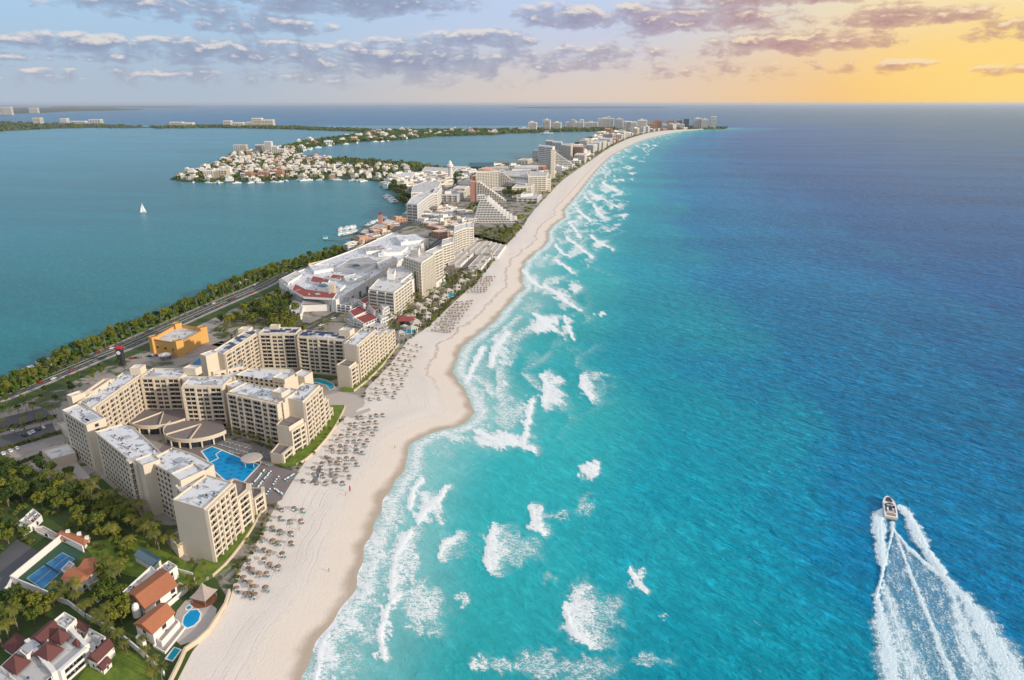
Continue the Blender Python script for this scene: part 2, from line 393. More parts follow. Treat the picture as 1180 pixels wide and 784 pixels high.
def watermat(name, cols, foam=True, wave=1.0, rough=.26, dist_attr='shore', spec=.045):
    """cols: list of (metres from the shore, colour)"""
    m = bpy.data.materials.new(name); m.use_nodes = True; t = NT(m.node_tree)
    out = t.n.new('ShaderNodeOutputMaterial'); b = t.n.new('ShaderNodeBsdfPrincipled'); t.l.new(b.outputs[0], out.inputs[0])
    P = t.pos(); d = t.attr(dist_attr)
    cloudy = t.m('SUBTRACT', t.noise(t.mapping(P, scale=(.012, .006, 1)), 1.0, 5.0, .6, .4), .5)
    dd = t.m('ADD', d, t.m('MULTIPLY', t.m('MULTIPLY', cloudy, 1.15), t.m('MINIMUM', t.m('MULTIPLY_ADD', t.m('ABSOLUTE', d), .9, 10.0), 420.0)))
    c = cols[0][1]
    for i in range(1, len(cols)):
        c = t.mix(t.sm(dd, cols[i - 1][0], cols[i][0]), c, cols[i][1])
    mott = t.noise(t.mapping(P, rot=(0, 0, R_(12)), scale=(.0011, .0042, 1), loc=(3, 1, 0)), 1.0, 4.0, .6, .8)
    mv = t.n.new('ShaderNodeVectorMath'); mv.operation = 'SCALE'; t.set(mv.inputs[0], c); t.set(mv.inputs['Scale'], t.m('MULTIPLY_ADD', mott, .75, .64)); c = mv.outputs[0]
    # wind sea: crests run down to the right as in the photo
    pw = t.mapping(P, rot=(0, 0, R_(44)), scale=(1.0, 1.8, 1))
    h1 = t.noise(pw, .045, 3.0, .55, .5); h2 = t.noise(pw, .16, 4.0, .6, .6); h3 = t.noise(pw, .55, 3.0, .6, .3)
    hh = t.m('ADD', t.m('MULTIPLY', h1, 3.2), t.m('ADD', t.m('MULTIPLY', h2, 1.5), t.m('MULTIPLY', h3, .40)))
    h4 = t.noise(t.mapping(P, rot=(0, 0, R_(52)), scale=(.95, 2.0, 1)), .085, 7.0, .72, .6)
    swell = t.m('SUBTRACT', 1.0, t.m('ABSOLUTE', t.m('MULTIPLY_ADD', t.noise(t.mapping(P, rot=(0, 0, R_(56)), scale=(.38, 1.9, 1)), .042, 4.0, .62, 1.0), 3.0, -1.5)))
    swl = t.m('MULTIPLY', t.sm(swell, .86, 1.0), t.sm(h2, .45, .62))
    crest = t.sm(t.m('ADD', t.m('MULTIPLY', h2, .28), t.m('ADD', t.m('MULTIPLY', h4, .5), t.m('MULTIPLY', h3, .22))), .41, .62)
    sv = t.n.new('ShaderNodeVectorMath'); sv.operation = 'SCALE'; t.set(sv.inputs[0], c); t.set(sv.inputs['Scale'], t.m('ADD', 1.0, t.m('MULTIPLY', t.sm(d, 10.0, 330.0, .24, 1.0) if foam else 1.0, t.m('MULTIPLY_ADD', swl, .50 * wave, t.m('MULTIPLY_ADD', crest, .54 * wave, -.28 * wave)))))
    c = sv.outputs[0]
    b.inputs['Roughness'].default_value = rough; b.inputs['IOR'].default_value = 1.33; b.inputs['Specular IOR Level'].default_value = spec
    nrm = t.bump(hh, t.m('MULTIPLY', t.sm(d, 5.0, 300.0, .22, 1.0), min(1.0, wave)) if foam else min(1.0, wave), 1.3)
    if foam:
        f = t.attr('foam')
        pf = t.mapping(P, rot=(0, 0, R_(20)), scale=(1, 1.5, 1))
        n1 = t.noise(pf, .20, 5.0, .62, 1.2); n2 = t.noise(pf, .75, 4.0, .65, 1.5)
        pr = t.mapping(P, rot=(0, 0, R_(8)), scale=(.62, 1.25, 1))
        rd = lambda q: t.m('SUBTRACT', 1.0, t.m('ABSOLUTE', t.m('MULTIPLY_ADD', q, 2.6, -1.3)))
        r1 = rd(t.noise(pr, .20, 2.0, .5, 1.6)); r2 = rd(t.noise(pr, .52, 2.0, .5, 1.3)); r3 = rd(t.noise(pr, 1.15, 2.0, .5, .8))
        ridge = t.m('ADD', t.m('MULTIPLY', t.m('MAXIMUM', r1, r2), .68), t.m('MULTIPLY', r3, .32))
        lace = t.m('SUBTRACT', 1.0, t.sm(t.voro(t.mapping(t.comb(*[t.m('ADD', q, t.m('MULTIPLY', n1, 5.0)) for q in t.xyz(P)[:2]]), scale=(1, 1.3, 1)), .42, 'DISTANCE_TO_EDGE'), 0.0, .22))
        f2 = t.m('ADD', f, t.m('MULTIPLY', t.m('SUBTRACT', n1, .5), .55))
        th = t.m('MULTIPLY_ADD', f2, -.50, 1.13)
        fm = t.m('MULTIPLY', t.sm(t.m('SUBTRACT', ridge, th), -.04, .16), t.sm(f, .02, .16))
        # scattered white caps
        cap = t.m('MULTIPLY', t.sm(t.noise(pw, .10, 2.0, .5), .70, .76), t.sm(n2, .56, .68))
        cap = t.m('MULTIPLY', cap, t.sm(d, 40.0, 140.0))
        fm = t.m('MAXIMUM', fm, t.m('MULTIPLY', cap, .8))
        milk = t.m('MULTIPLY', t.sm(f2, .05, .9), .5)
        c = t.mix(milk, c, (.34, .56, .58))
        c = t.mix(t.m('MULTIPLY', fm, .93), c, t.mix(n2, (.74, .78, .80), (.94, .95, .95)))
        t.set(b.inputs['Roughness'], t.m('MULTIPLY_ADD', fm, .6, rough))
        nrm = t.bump(t.m('MULTIPLY', fm, t.m('ADD', n2, .5)), .45, .35, nrm)
    t.set(b.inputs['Base Color'], c); t.set(b.inputs['Normal'], nrm)
    M[name] = m
watermat('sea_water', [(-5, (.42, .53, .50)), (10, (.20, .50, .50)), (60, (.030, .39, .42)), (150, (.005, .285, .39)), (270, (.002, .185, .38)), (600, (.002, .115, .32)), (2500, (.012, .13, .27))])
watermat('lagoon_water', [(-5, (.03, .17, .18)), (60, (.010, .175, .205)), (700, (.008, .165, .22)), (2500, (.012, .20, .29))], foam=False, wave=.34, rough=.22, spec=.08)
watermat('pool_water', [(0, (.01, .30, .62)), (1, (.01, .30, .62))], foam=False, wave=.1, rough=.08)
watermat('pool_teal', [(0, (.01, .34, .46)), (1, (.01, .34, .46))], foam=False, wave=.1, rough=.08)
watermat('pool_dull', [(0, (.06, .22, .22)), (1, (.06, .22, .22))], foam=False, wave=.1, rough=.1)
mat('pool_mark', (.008, .12, .36), .2, .05, .3)

def sandmat():
    m = bpy.data.materials.new('sand'); m.use_nodes = True; t = NT(m.node_tree)
    out = t.n.new('ShaderNodeOutputMaterial'); b = t.n.new('ShaderNodeBsdfPrincipled'); t.l.new(b.outputs[0], out.inputs[0])
    P = t.pos(); d = t.attr('shore'); w = t.attr('along')
    n1 = t.noise(P, .035, 5.0, .6); n2 = t.noise(P, .8, 4.0, .65)
    dn = t.m('ADD', d, t.m('MULTIPLY', t.m('SUBTRACT', n1, .5), 14.0))
    dry = t.mix(n1, (.66, .60, .55), (.78, .72, .66))
    c = t.mix(t.sm(dn, -26.0, -11.0), dry, (.70, .62, .54))
    c = t.mix(t.sm(dn, -7.0, -1.0), c, (.44, .36, .285))
    # seaweed line and vehicle tracks that follow the shore
    line = t.m('SUBTRACT', 1.0, t.sm(t.m('ABSOLUTE', t.m('ADD', dn, 19.0)), .5, 2.4))
    c = t.mix(t.m('MULTIPLY', t.m('MULTIPLY', line, t.sm(n2, .42, .6)), t.m('MULTIPLY', t.attr('weed'), .75)), c, (.27, .15, .09))
    tr = t.noise(t.comb(t.m('MULTIPLY', d, .8), t.m('MULTIPLY', w, .012), 0.0), 1.0, 3.0, .6)
    trm = t.m('MULTIPLY', t.sm(tr, .56, .66), t.sm(d, -14.0, -24.0))
    c = t.mix(t.m('MULTIPLY', trm, .22), c, (.50, .45, .41))
    c = t.mix(t.m('MULTIPLY', t.sm(n2, .58, .72), .22), c, (.48, .42, .37))
    t.set(b.inputs['Base Color'], c); b.inputs['Roughness'].default_value = .9; b.inputs['Specular IOR Level'].default_value = .2
    t.set(b.inputs['Normal'], t.bump(t.m('ADD', t.m('MULTIPLY', n2, .25), t.m('MULTIPLY', trm, -.10)), .7, 1.0))
    M['sand'] = m
sandmat()

# ------------------------------------------------------------------ the lie of the land
GZ = 2.2
def smoothline(px, n=6):
    """ground points of a line in the photo, rounded off (Catmull-Rom)"""
    P = [G(*p) for p in px]; out = []
    for i in range(len(P) - 1):
        p0, p1, p2, p3 = P[max(i - 1, 0)], P[i], P[i + 1], P[min(i + 2, len(P) - 1)]
        for k in range(n):
            t = k / n
            out.append(tuple(.5 * (2 * p1[j] + (p2[j] - p0[j]) * t + (2 * p0[j] - 5 * p1[j] + 4 * p2[j] - p3[j]) * t * t + (3 * p1[j] - p0[j] - 3 * p2[j] + p3[j]) * t ** 3) for j in (0, 1)))
    out.append(P[-1]); return out
SHORE_PX = [(330, 830), (345, 784), (358, 758), (372, 733), (388, 706), (403, 682), (416, 652), (424, 625), (430, 602), (440, 580), (455, 558), (465, 537), (468, 521), (480, 508), (502, 498), (526, 491), (541, 481), (545, 469),
            (538, 455), (527, 440), (523, 421), (532, 402), (548, 386), (562, 377), (577, 361), (592, 343), (603, 331), (601, 319), (604, 304), (616, 292), (630, 280), (632, 267), (641, 257), (651, 250), (650, 242), (658, 233), (668, 221), (678, 208), (687, 197),
            (704, 180), (722, 170), (745, 160.5), (775, 153.3), (800, 150.2), (832, 148.4)]
WALL_PX = [(170, 830), (198, 784), (208, 768), (228, 742), (252, 712), (262, 690), (268, 668), (286, 640), (304, 606), (316, 585), (345, 543), (372, 508), (402, 478), (414, 470), (422, 450), (445, 425), (462, 403), (472, 392), (492, 378), (520, 350), (545, 330), (560, 312), (580, 287),
           (600, 264), (612, 247), (630, 227), (650, 207), (680, 186), (705, 169.5), (730, 158.5), (760, 151.7), (800, 148.9), (828, 147.6)]
LAG_PX = [(-300, 560), (-130, 500), (0, 452), (60, 422), (110, 398), (160, 378), (220, 352), (270, 332), (320, 314), (380, 294), (420, 274), (450, 260), (468, 246), (466, 232), (474, 214), (500, 199), (540, 192.5), (600, 188.5), (622, 178), (650, 169), (672, 161), (690, 156), (705, 152.5), (740, 149.6), (800, 147.9), (828, 147.5)]
_sh, _wl, _lg = smoothline(SHORE_PX), smoothline(WALL_PX), smoothline(LAG_PX)
_sh = [(x + 1.1 * math.sin(y * .11) + .7 * math.sin(y * .31 + 1), y) if y < 1500 else (x, y) for x, y in _sh]
def xa(line):
    a = np.array(line); o = np.argsort(a[:, 1]); return a[o, 1], a[o, 0]
SY, SX = xa(_sh); WY, WX = xa(_wl); LY, LX = xa(_lg)
def x_shore(y): return np.interp(y, SY, SX)
def x_wall(y): return np.interp(y, WY, WX)
def x_lag(y): return np.interp(y, LY, LX)
_seg = np.array(_sh)
def shore_dist(X, Y):
    """signed metres from the waterline, positive out at sea"""
    A = _seg[:-1]; B = _seg[1:]; D = B - A; L2 = (D ** 2).sum(1) + 1e-9
    out = np.empty(len(X))
    for s in range(0, len(X), 4000):
        p = np.stack([X[s:s + 4000], Y[s:s + 4000]], 1)
        t = np.clip(((p[:, None, :] - A) * D).sum(2) / L2, 0, 1)
        q = A + t[..., None] * D
        out[s:s + 4000] = np.sqrt(((p[:, None, :] - q) ** 2).sum(2).min(1))
    side = np.where(X > np.interp(Y, SY, SX), 1.0, -1.0)
    side = np.where(Y > SY[-1], 1.0, side)
    return out * side
def grid_mesh(name, X, Y, Z, nr, nc, mname, attrs, kind='structure', keep=None, smooth=True):
    me = bpy.data.meshes.new(name)
    v = np.stack([X, Y, Z], 1).astype(np.float32)
    i = np.arange((nr - 1) * (nc - 1)); r = i // (nc - 1); c = i % (nc - 1); a = r * nc + c
    f = np.stack([a, a + 1, a + nc + 1, a + nc], 1)
    if keep is not None: f = f[keep[f].all(1)]
    me.vertices.add(len(v)); me.vertices.foreach_set('co', v.ravel())
    me.loops.add(f.size); me.loops.foreach_set('vertex_index', f.ravel().astype(np.int32))
    me.polygons.add(len(f)); me.polygons.foreach_set('loop_start', np.arange(0, f.size, 4, dtype=np.int32))
    me.polygons.foreach_set('loop_total', np.full(len(f), 4, dtype=np.int32))
    me.update(calc_edges=True)
    if smooth: me.polygons.foreach_set('use_smooth', [True] * len(f))
    for k, q in attrs.items():
        at = me.attributes.new(k, 'FLOAT', 'POINT'); at.data.foreach_set('value', q.astype(np.float32))
    me.materials.append(M[mname]); me.validate(); me.update()
    o = bpy.data.objects.new(name, me); col.objects.link(o); ORG[o.name] = (0, 0, 0)
    return props(o, kind=kind)

# foam: (x, y, half width, half height, tilt in degrees, strength) of each patch of broken water
FOAM = [(378, 748, 13, 40, 20, .95), (400, 700, 16, 34, 30, .9), (420, 660, 16, 34, 22, .85), (436, 622, 15, 30, 18, .85), (452, 588, 14, 24, 32, .8), (404, 760, 24, 28, 10, .55), (425, 715, 22, 30, 20, .6), (452, 655, 20, 30, 15, .6),
        (500, 582, 10, 24, 38, .95), (487, 596, 8, 12, 30, .9), (478, 570, 12, 14, 30, .6), (475, 640, 16, 32, 14, .8), (460, 655, 8, 22, 12, .95), (530, 630, 26, 15, -12, .5), (572, 633, 13, 25, 8, 1.05), (600, 632, 34, 22, 0, .62),
        (443, 712, 5, 24, 20, 1.1), (440, 745, 5, 18, 0, .95), (452, 690, 8, 10, 40, 1.0), (492, 700, 28, 30, 0, .82), (508, 728, 14, 10, 0, .6), (534, 692, 8, 7, 0, .85), (552, 764, 12, 10, 0, .95), (585, 766, 26, 10, -5, .7), (640, 768, 46, 18, -6, .62), (690, 772, 34, 18, 10, .6),
        (672, 706, 22, 34, -10, .92), (700, 700, 26, 14, 20, .62), (706, 718, 20, 9, 0, .6), (621, 598, 8, 15, -8, 1.05), (648, 594, 24, 5, 5, .62), (677, 584, 9, 13, 0, .6), (736, 668, 5, 14, -25, .9), (744, 680, 8, 4, 20, .6), (682, 541, 12, 9, 35, 1.1), (757, 761, 28, 7, -4, .6), (635, 666, 9, 5, 0, .5), (765, 712, 4, 3, 0, .7),
        (579, 402, 9, 22, 25, .85), (594, 406, 6, 12, -20, .6), (632, 372, 19, 11, 22, 1.0), (654, 378, 5, 13, -20, .9), (640, 440, 14, 7, 5, 1.0), (641, 458, 15, 9, -10, 1.05), (632, 449, 6, 16, 0, .95), (678, 445, 8, 13, -25, .95), (694, 432, 18, 4, -4, .7), (697, 448, 18, 8, 20, .45),
        (584, 508, 34, 10, 3, 1.0), (560, 500, 10, 14, 30, .9), (590, 476, 20, 20, 0, .68), (608, 484, 4, 24, 6, .95), (604, 468, 6, 10, 20, .7), (545, 440, 12, 40, 24, .62), (556, 470, 10, 22, 0, .7), (532, 506, 16, 7, -10, .8), (580, 441, 6, 9, 0, .85), (566, 446, 8, 14, 25, .6), (512, 520, 20, 12, -20, .5), (474, 548, 14, 16, 25, .6), (560, 423, 10, 22, 25, .5),
        (626, 369, 10, 8, 30, .7), (650, 342, 20, 8, -25, .75), (664, 330, 8, 11, 20, .8), (612, 322, 12, 8, 35, .65), (642, 322, 12, 5, 15, .7), (653, 352, 10, 8, 0, .6), (616, 352, 14, 14, 30, .5), (667, 288, 15, 8, 30, .7), (694, 280, 12, 6, 20, .8), (657, 266, 6, 7, 20, .7), (668, 270, 8, 10, 20, .55), (693, 245, 7, 8, 0, .7), (690, 227, 8, 5, 10, .8), (704, 216, 9, 5, 10, .75),
        (716, 224, 8, 2.5, 0, .8), (694, 363, 9, 3, 5, .9), (625, 300, 10, 10, 30, .55), (640, 300, 12, 5, 20, .5), (680, 300, 10, 4, 10, .6), (650, 395, 14, 4, 10, .4), (620, 415, 16, 8, 0, .45), (664, 405, 10, 4, 0, .4), (700, 262, 8, 3, 0, .6), (676, 258, 6, 4, 20, .6)]
rf = random.Random(5)
for i in range(150):
    py = 158 + 110 * rf.random() ** 1.1; Yw = G(0, py)[1]; k = (Yw * cp_ + 200 * sp_) / FPX
    X = float(x_shore(Yw)) + rf.uniform(4, 95) * (1 + Yw / 5000); px = 590 + X / k
    s = .4 + (py - 150) / 130
    FOAM.append((px, py, rf.uniform(3, 9) * s, rf.uniform(.7, 2.4) * s, rf.uniform(-5, 35), rf.uniform(.45, .9)))
BREAKERS = [([(461, 686), (448, 699), (441, 715), (437, 734), (442, 757)], 3.0, 14), ([(482, 602), (489, 589), (504, 575), (517, 561)], 3.0, 10), ([(451, 684), (453, 656), (459, 634), (472, 614)], 3.0, 26), ([(506, 642), (512, 628), (526, 618)], 2.4, 22), ([(563, 656), (560, 640), (567, 610)], 3.4, 34), ([(364, 790), (371, 742), (388, 705), (404, 684)], 3.0, 26),
            ([(548, 497), (566, 505), (590, 510), (614, 519)], 2.6, 16), ([(613, 461), (609, 478), (606, 498), (602, 517)], 2.4, 10), ([(565, 420), (570, 402), (584, 384)], 2.6, 16), ([(616, 362), (626, 371), (642, 382)], 2.4, 14), ([(650, 366), (656, 378), (660, 391)], 2.0, 8), ([(628, 329), (640, 338), (656, 350), (668, 357)], 2.0, 13), ([(602, 311), (611, 322), (624, 332)], 1.8, 12),
            ([(625, 433), (630, 447), (627, 466)], 3.0, 24), ([(670, 436), (672, 448), (681, 458)], 2.6, 22), ([(612, 585), (614, 600), (624, 613)], 3.0, 20), ([(650, 700), (656, 722), (678, 742)], 3.4, 44), ([(727, 657), (733, 670), (744, 682)], 2.6, 8), ([(470, 586), (476, 566), (486, 552)], 2.4, 12), ([(538, 440), (546, 420), (556, 402)], 2.0, 12),
            ([(640, 300), (650, 306), (662, 316)], 1.6, 10), ([(653, 274), (666, 284), (682, 296)], 1.6, 12), ([(681, 272), (692, 281), (705, 287)], 1.5, 10), ([(640, 283), (648, 292), (656, 296)], 1.3, 9), ([(655, 256), (664, 266), (668, 274)], 1.3, 9), ([(684, 236), (690, 246), (697, 252)], 1.2, 8), ([(664, 240), (672, 248), (680, 254)], 1.2, 8), ([(680, 221), (688, 228), (697, 231)], 1.0, 8), ([(694, 210), (703, 216), (712, 220)], 1.0, 7), ([(672, 224), (680, 233)], 1.0, 7)]
def warp(px, py, a, s):
    return a * (np.sin(px * .21 * s + 1.3 * np.sin(py * .17 * s + 1)) + .6 * np.sin(py * .47 * s + 1.7 * np.sin(px * .39 * s)) + .45 * np.sin((px + py) * .83 * s + 2 * np.sin((px - py) * .31 * s)))
def foam_at(px0, py0):
    f = np.zeros(len(px0)); amp = np.clip((py0 - 130) / 330, .12, 1.15); s_ = 1 / np.clip((py0 - 110) / 420, .25, 1.0)
    px = px0 + warp(px0, py0, 3.4, s_) * amp; py = py0 + warp(py0 + 40, px0 + 90, 2.6, s_) * amp
    # crest lines of the breakers, solid on the landward edge, torn foam behind
    qx, qy = px0 + warp(px0, py0, .9, s_) * amp, py0 + warp(py0 + 40, px0 + 90, .9, s_) * amp
    for pts, r0, tail in BREAKERS:
        kt = .78
        if pts[0][1] < 400: r0, tail, kt = r0 * .8, tail * .85, .62
        for (x0, y0), (x1, y1) in zip(pts[:-1], pts[1:]):
            w = (qx > min(x0, x1) - 8) & (qx < max(x0, x1) + tail + 8) & (qy > min(y0, y1) - 8) & (qy < max(y0, y1) + 8)
            dx, dy = x1 - x0, y1 - y0; X, Y = qx[w], qy[w]; t = np.clip(((X - x0) * dx + (Y - y0) * dy) / (dx * dx + dy * dy), 0, 1)
            ex, ey = X - x0 - t * dx, Y - y0 - t * dy; d = np.hypot(np.where(ex > 0, ex * 2.2 * r0 / tail, ex), ey)
            k = np.where(ex > 0, np.clip(1.15 - np.hypot(ex, ey * 1.3) / tail, 0, 1) * kt, 0); k = np.maximum(k, np.clip((r0 * 1.3 - np.hypot(ex, ey)) / (r0 * .6), 0, 1) * 1.35)
            f[w] = np.maximum(f[w], k)
    for (cx, cy, rx, ry, a, s) in FOAM:
        s *= .90
        if cy < 375: s *= 1.15; ry *= .7
        a = math.radians(a); c, q = math.cos(a), math.sin(a)
        rx2, ry2 = rx * 1.25, ry * 1.25
        w = (np.abs(px - cx) < rx2 + ry2) & (np.abs(py - cy) < rx2 + ry2)
        dx, dy = px[w] - cx, py[w] - cy
        u = (dx * c - dy * q) / rx2; v = (dx * q + dy * c) / ry2
        r = np.sqrt(u * u + v * v)
        # sharper on the leading, landward side
        k = np.clip((1.10 - r) / np.where(u < 0, .40, .85), 0, 1) * s
        f[w] = np.maximum(f[w], k)
    return f
def make_sea():
    cols_ = np.concatenate([np.linspace(-900, -60, 50), np.arange(-40, 300, 12), np.arange(300, 900, 2.6), np.arange(900, 1240, 6), np.linspace(1250, 2100, 50)])
    rows = np.concatenate([[120.5, 120.8, 121.2], np.arange(122, 150, 1.0), np.arange(150, 300, 1.5), np.arange(300, 800, 2.4), np.arange(805, 1300, 25)])
    PX, PY = np.meshgrid(cols_, rows); nr, nc = PX.shape; px, py = PX.ravel(), PY.ravel()
    u = (px - 590) / FPX; v = (392 - py) / FPX
    t = CAM_H / (sp_ - v * cp_); X = u * t; Y = (cp_ + v * sp_) * t
    d = shore_dist(X, Y)
    f = foam_at(px, py)
    edge = np.clip(1 - np.abs(d - 6) / 12.0, 0, 1) * .80 * np.clip((4200 - Y) / 2000, .25, 1)
    surf = np.clip(1 - d / 75.0, 0, 1) * .40 * np.clip((Y - 80) / 60, 0, 1)
    # rows of breakers that follow the shore, broken along their length
    for off, wd, amp, ph in ((16, 7, .75, 0), (30, 9, .70, 2.1), (47, 9, .62, 4.4), (66, 8, .5, 1.2), (88, 8, .42, 3.3)):
        o = off * (1 + .22 * np.sin(Y * .021 + ph) + .12 * np.sin(Y * .057 + 2 * ph)); q = d - o
        run = np.clip(.68 + .75 * np.sin(Y * .043 + 3 * ph + .6 * np.sin(Y * .013)) + .4 * np.sin(Y * .11 + ph), 0, 1)
        line_ = np.where(q < 0, np.clip(1 + q / (wd * .35), 0, 1), np.clip(1 - q / (wd * 2.2), 0, 1)) * amp * 1.05 * run * np.clip((Y - 330) / 120, .0, 1)
        f = np.maximum(f, line_)
    f = np.maximum(f, np.where(d > -14, np.maximum(edge, surf), 0))
    near = (Y < 1200) & (d > 2)
    z = np.where(near, np.clip(f - .6, 0, .4) * .9, 0.0)
    mid = .5 * (x_lag(Y) + x_wall(Y))
    sea_side = (X > mid) | (Y > 6700) | ((Y > 4600) & (X > 600))
    # behind the far point and the northern bay it is open sea again
    sea_side |= (py < 141.5)
    dl = np.where(py < 146, 1500.0, d)
    d2 = np.where(py < 141.5, np.maximum(d, 1200), d)
    s = sea_side
    # faces go to whichever sheet their corners touch; the seams lie under the land or far out
    keep_sea = s.copy(); keep_l = ~s
    k = keep_l.reshape(nr, nc); g = k.copy()
    g[1:] |= k[:-1]; g[:-1] |= k[1:]; h = g.copy(); h[:, 1:] |= g[:, :-1]; h[:, :-1] |= g[:, 1:]
    grid_mesh('sea', X, Y, z, nr, nc, 'sea_water', {'shore': d2, 'foam': f}, keep=keep_sea)
    Xl = np.abs(x_lag(np.minimum(Y, 4000)) - X)
    grid_mesh('lagoon', X, Y, np.zeros_like(z) - .01, nr, nc, 'lagoon_water', {'shore': Xl}, keep=h.ravel())
make_sea()

def make_ground():
    Ys = np.concatenate([np.arange(40, 700, 3.0), np.geomspace(703, 6240, 130)])
    us = np.concatenate([[0, .01, .02], np.linspace(.05, .95, 20), [1.0]])
    Y, U = np.meshgrid(Ys, us, indexing='ij'); nr, nc = Y.shape
    xl, xw = x_lag(Y), x_wall(Y); X = xl + (xw + 2.0 - xl) * U
    Z = np.full_like(X, GZ); Z[:, 0] = -1.2; Z[:, 1] = .8; Z[:, 2] = GZ - .2
    grid_mesh('ground', X.ravel(), Y.ravel(), Z.ravel(), nr, nc, 'urban', {})
    us = np.concatenate([np.linspace(0, .55, 14), np.linspace(.6, 1.0, 26)])
    Ys = np.concatenate([np.arange(60, 1300, 1.6), np.geomspace(1303, 6245, 150)])
    Y, U = np.meshgrid(Ys, us, indexing='ij'); nr, nc = Y.shape
    x0 = x_wall(Y) - 4; x1 = x_shore(Y) + 24 + Y * .006; X = x0 + (x1 - x0) * U
    d = shore_dist(X.ravel(), Y.ravel())
    bumpy = np.array([math.sin(y * .045 + x * .06) * .18 + math.sin(y * .013 - x * .11 + 2) * .22 for x, y in zip(X.ravel(), Y.ravel())])
    z = np.interp(d, [-60, -24, -19, -10, -3, 0, 8, 30], [GZ + .05, GZ - .2, 1.75, .95, .28, .03, -.55, -2.2])
    z = z + np.where(d < -22, bumpy * np.clip((-d - 22) / 8, 0, 1), 0)
    hug = np.clip(((X - x0).ravel() - 4) / 8, 0, 1); z = z * hug + (GZ - .05) * (1 - hug)
    weed = np.clip(((Y.ravel() - 430) / 90), 0.12, 1.0)
    grid_mesh('beach', X.ravel(), Y.ravel(), z, nr, nc, 'sand', {'shore': d, 'along': Y.ravel(), 'weed': weed})
make_ground()

def land(name, px, m, z=1.4, hump=0.0):
    p = [G(*q) for q in px]; b = MB(); b.prism(p, -1.5, z, 0); b.build(name, m, kind='structure'); return p
PENINSULA = [(196, 207), (204, 202.5), (226, 196), (240, 192), (250, 186), (262, 180), (285, 175), (300, 172.5), (322, 170.5), (345, 171.5), (352, 174), (340, 178), (352, 180.5), (380, 182), (420, 184), (470, 187), (505, 192), (520, 196), (520, 215), (480, 226), (462, 222), (448, 214), (436, 209), (420, 207.5), (395, 206.5), (370, 207.5), (345, 207), (320, 208), (300, 210), (270, 210), (240, 210), (212, 209.5)]
PEN = land('headland', PENINSULA, 'far_green')
ARM = land('causeway', [(318, 171.5), (330, 168.5), (352, 163.5), (385, 158.5), (405, 156), (425, 152.5), (460, 150.8), (520, 150.2), (575, 151.2), (588, 153.5), (570, 155.5), (540, 156.5), (500, 157.6), (478, 160), (450, 162.5), (420, 163.5), (395, 166), (372, 168.5), (350, 171.5), (345, 174), (325, 175)], 'far_green')
NORTH = land('north_shore', [(170, 146.6), (230, 145.2), (320, 146.2), (380, 148.3), (430, 150.5), (560, 149.8), (640, 148.2), (705, 147.6), (740, 147.0), (815, 146.6), (838, 147.9), (834, 149.0), (800, 149.6), (740, 151.0), (700, 151.6), (640, 152.4), (588, 154.0), (560, 152.6), (430, 152.6), (390, 151.2), (330, 149.0), (250, 147.6), (180, 148.4)], 'far_green')
MANG = land('mangrove_shore', [(-500, 165), (-160, 158), (-40, 153.6), (20, 150.6), (60, 148.6), (110, 147.6), (150, 148.0), (176, 147.2), (150, 144.8), (100, 143.4), (50, 142.2), (0, 140.6), (-150, 139.0), (-500, 138)], 'far_green')
land('north_coast', [(-300, 131), (0, 131.5), (40, 130.6), (56, 129.9), (80, 128.6), (120, 127.7), (150, 127.3), (170, 126.4), (130, 125.0), (60, 124.4), (-300, 124)], 'far_green', 3)
land('far_coast', [(60, 124.9), (140, 124.2), (200, 124.0), (230, 123.6), (215, 122.9), (150, 122.6), (60, 122.7)], 'far_green', 6)
land('far_island', [(595, 124.6), (640, 124.9), (700, 124.6), (770, 124.4), (772, 124.0), (690, 123.6), (620, 123.7), (596, 124.1)], 'far_green', 12)

# ------------------------------------------------------------------ buildings
_cache = {}
def facade_piece(kind, w, fh, wall, trim):
    """one balcony or window, x along the front, y outwards, z up from its floor"""
    key = (kind, round(w, 1), round(fh, 2), wall)
    if key in _cache: return _cache[key]
    b = MB()
    if kind == 'B':
        D = 1.5
        b.box(0, D / 2, 0, w, D, .22, m=0)
        b.box(0, D - .08, .22, w, .16, .85, m=0)
        b.box(0, .04, .22, w * .94, .06, fh - .6, m=1)
        for q in (-.16, .18): b.box(w * q, .09, .22, .07, .05, fh - .7, m=0)
        b.box(w * .02, .1, .25, .09, D * .9, fh - .5, m=0) if w > 4.6 else None
        b.box(-w * .3, .9, .22, .7, .6, .7, m=2)
    elif kind == 'N':
        b.box(0, .03, .75, w * .74, .05, 1.75, m=1)
        for q in (-1, 1): b.box(q * (w * .37 + .05), .05, .65, .1, .12, 1.95, m=0)
        b.box(0, .08, .60, w * .80, .18, .13, m=0); b.box(0, .05, 2.5, w * .80, .12, .1, m=0)
        b.box(0, .07, .75, .06, .05, 1.75, m=0)
    else:
        b.box(0, .02, .7, w * .56, .05, 1.9, m=1)
        for q in (-1, 1): b.box(q * (w * .28 + .05), .06, .6, .12, .16, 2.0, m=0)
        b.box(0, .07, .55, w * .60, .2, .12, m=0); b.box(0, .05, 2.5, w * .58, .14, .1, m=0)
    me = b.mesh('balcony' if kind == 'B' else 'window', [wall, 'glass', 'dark'])
    _cache[key] = (b, me); return b, me

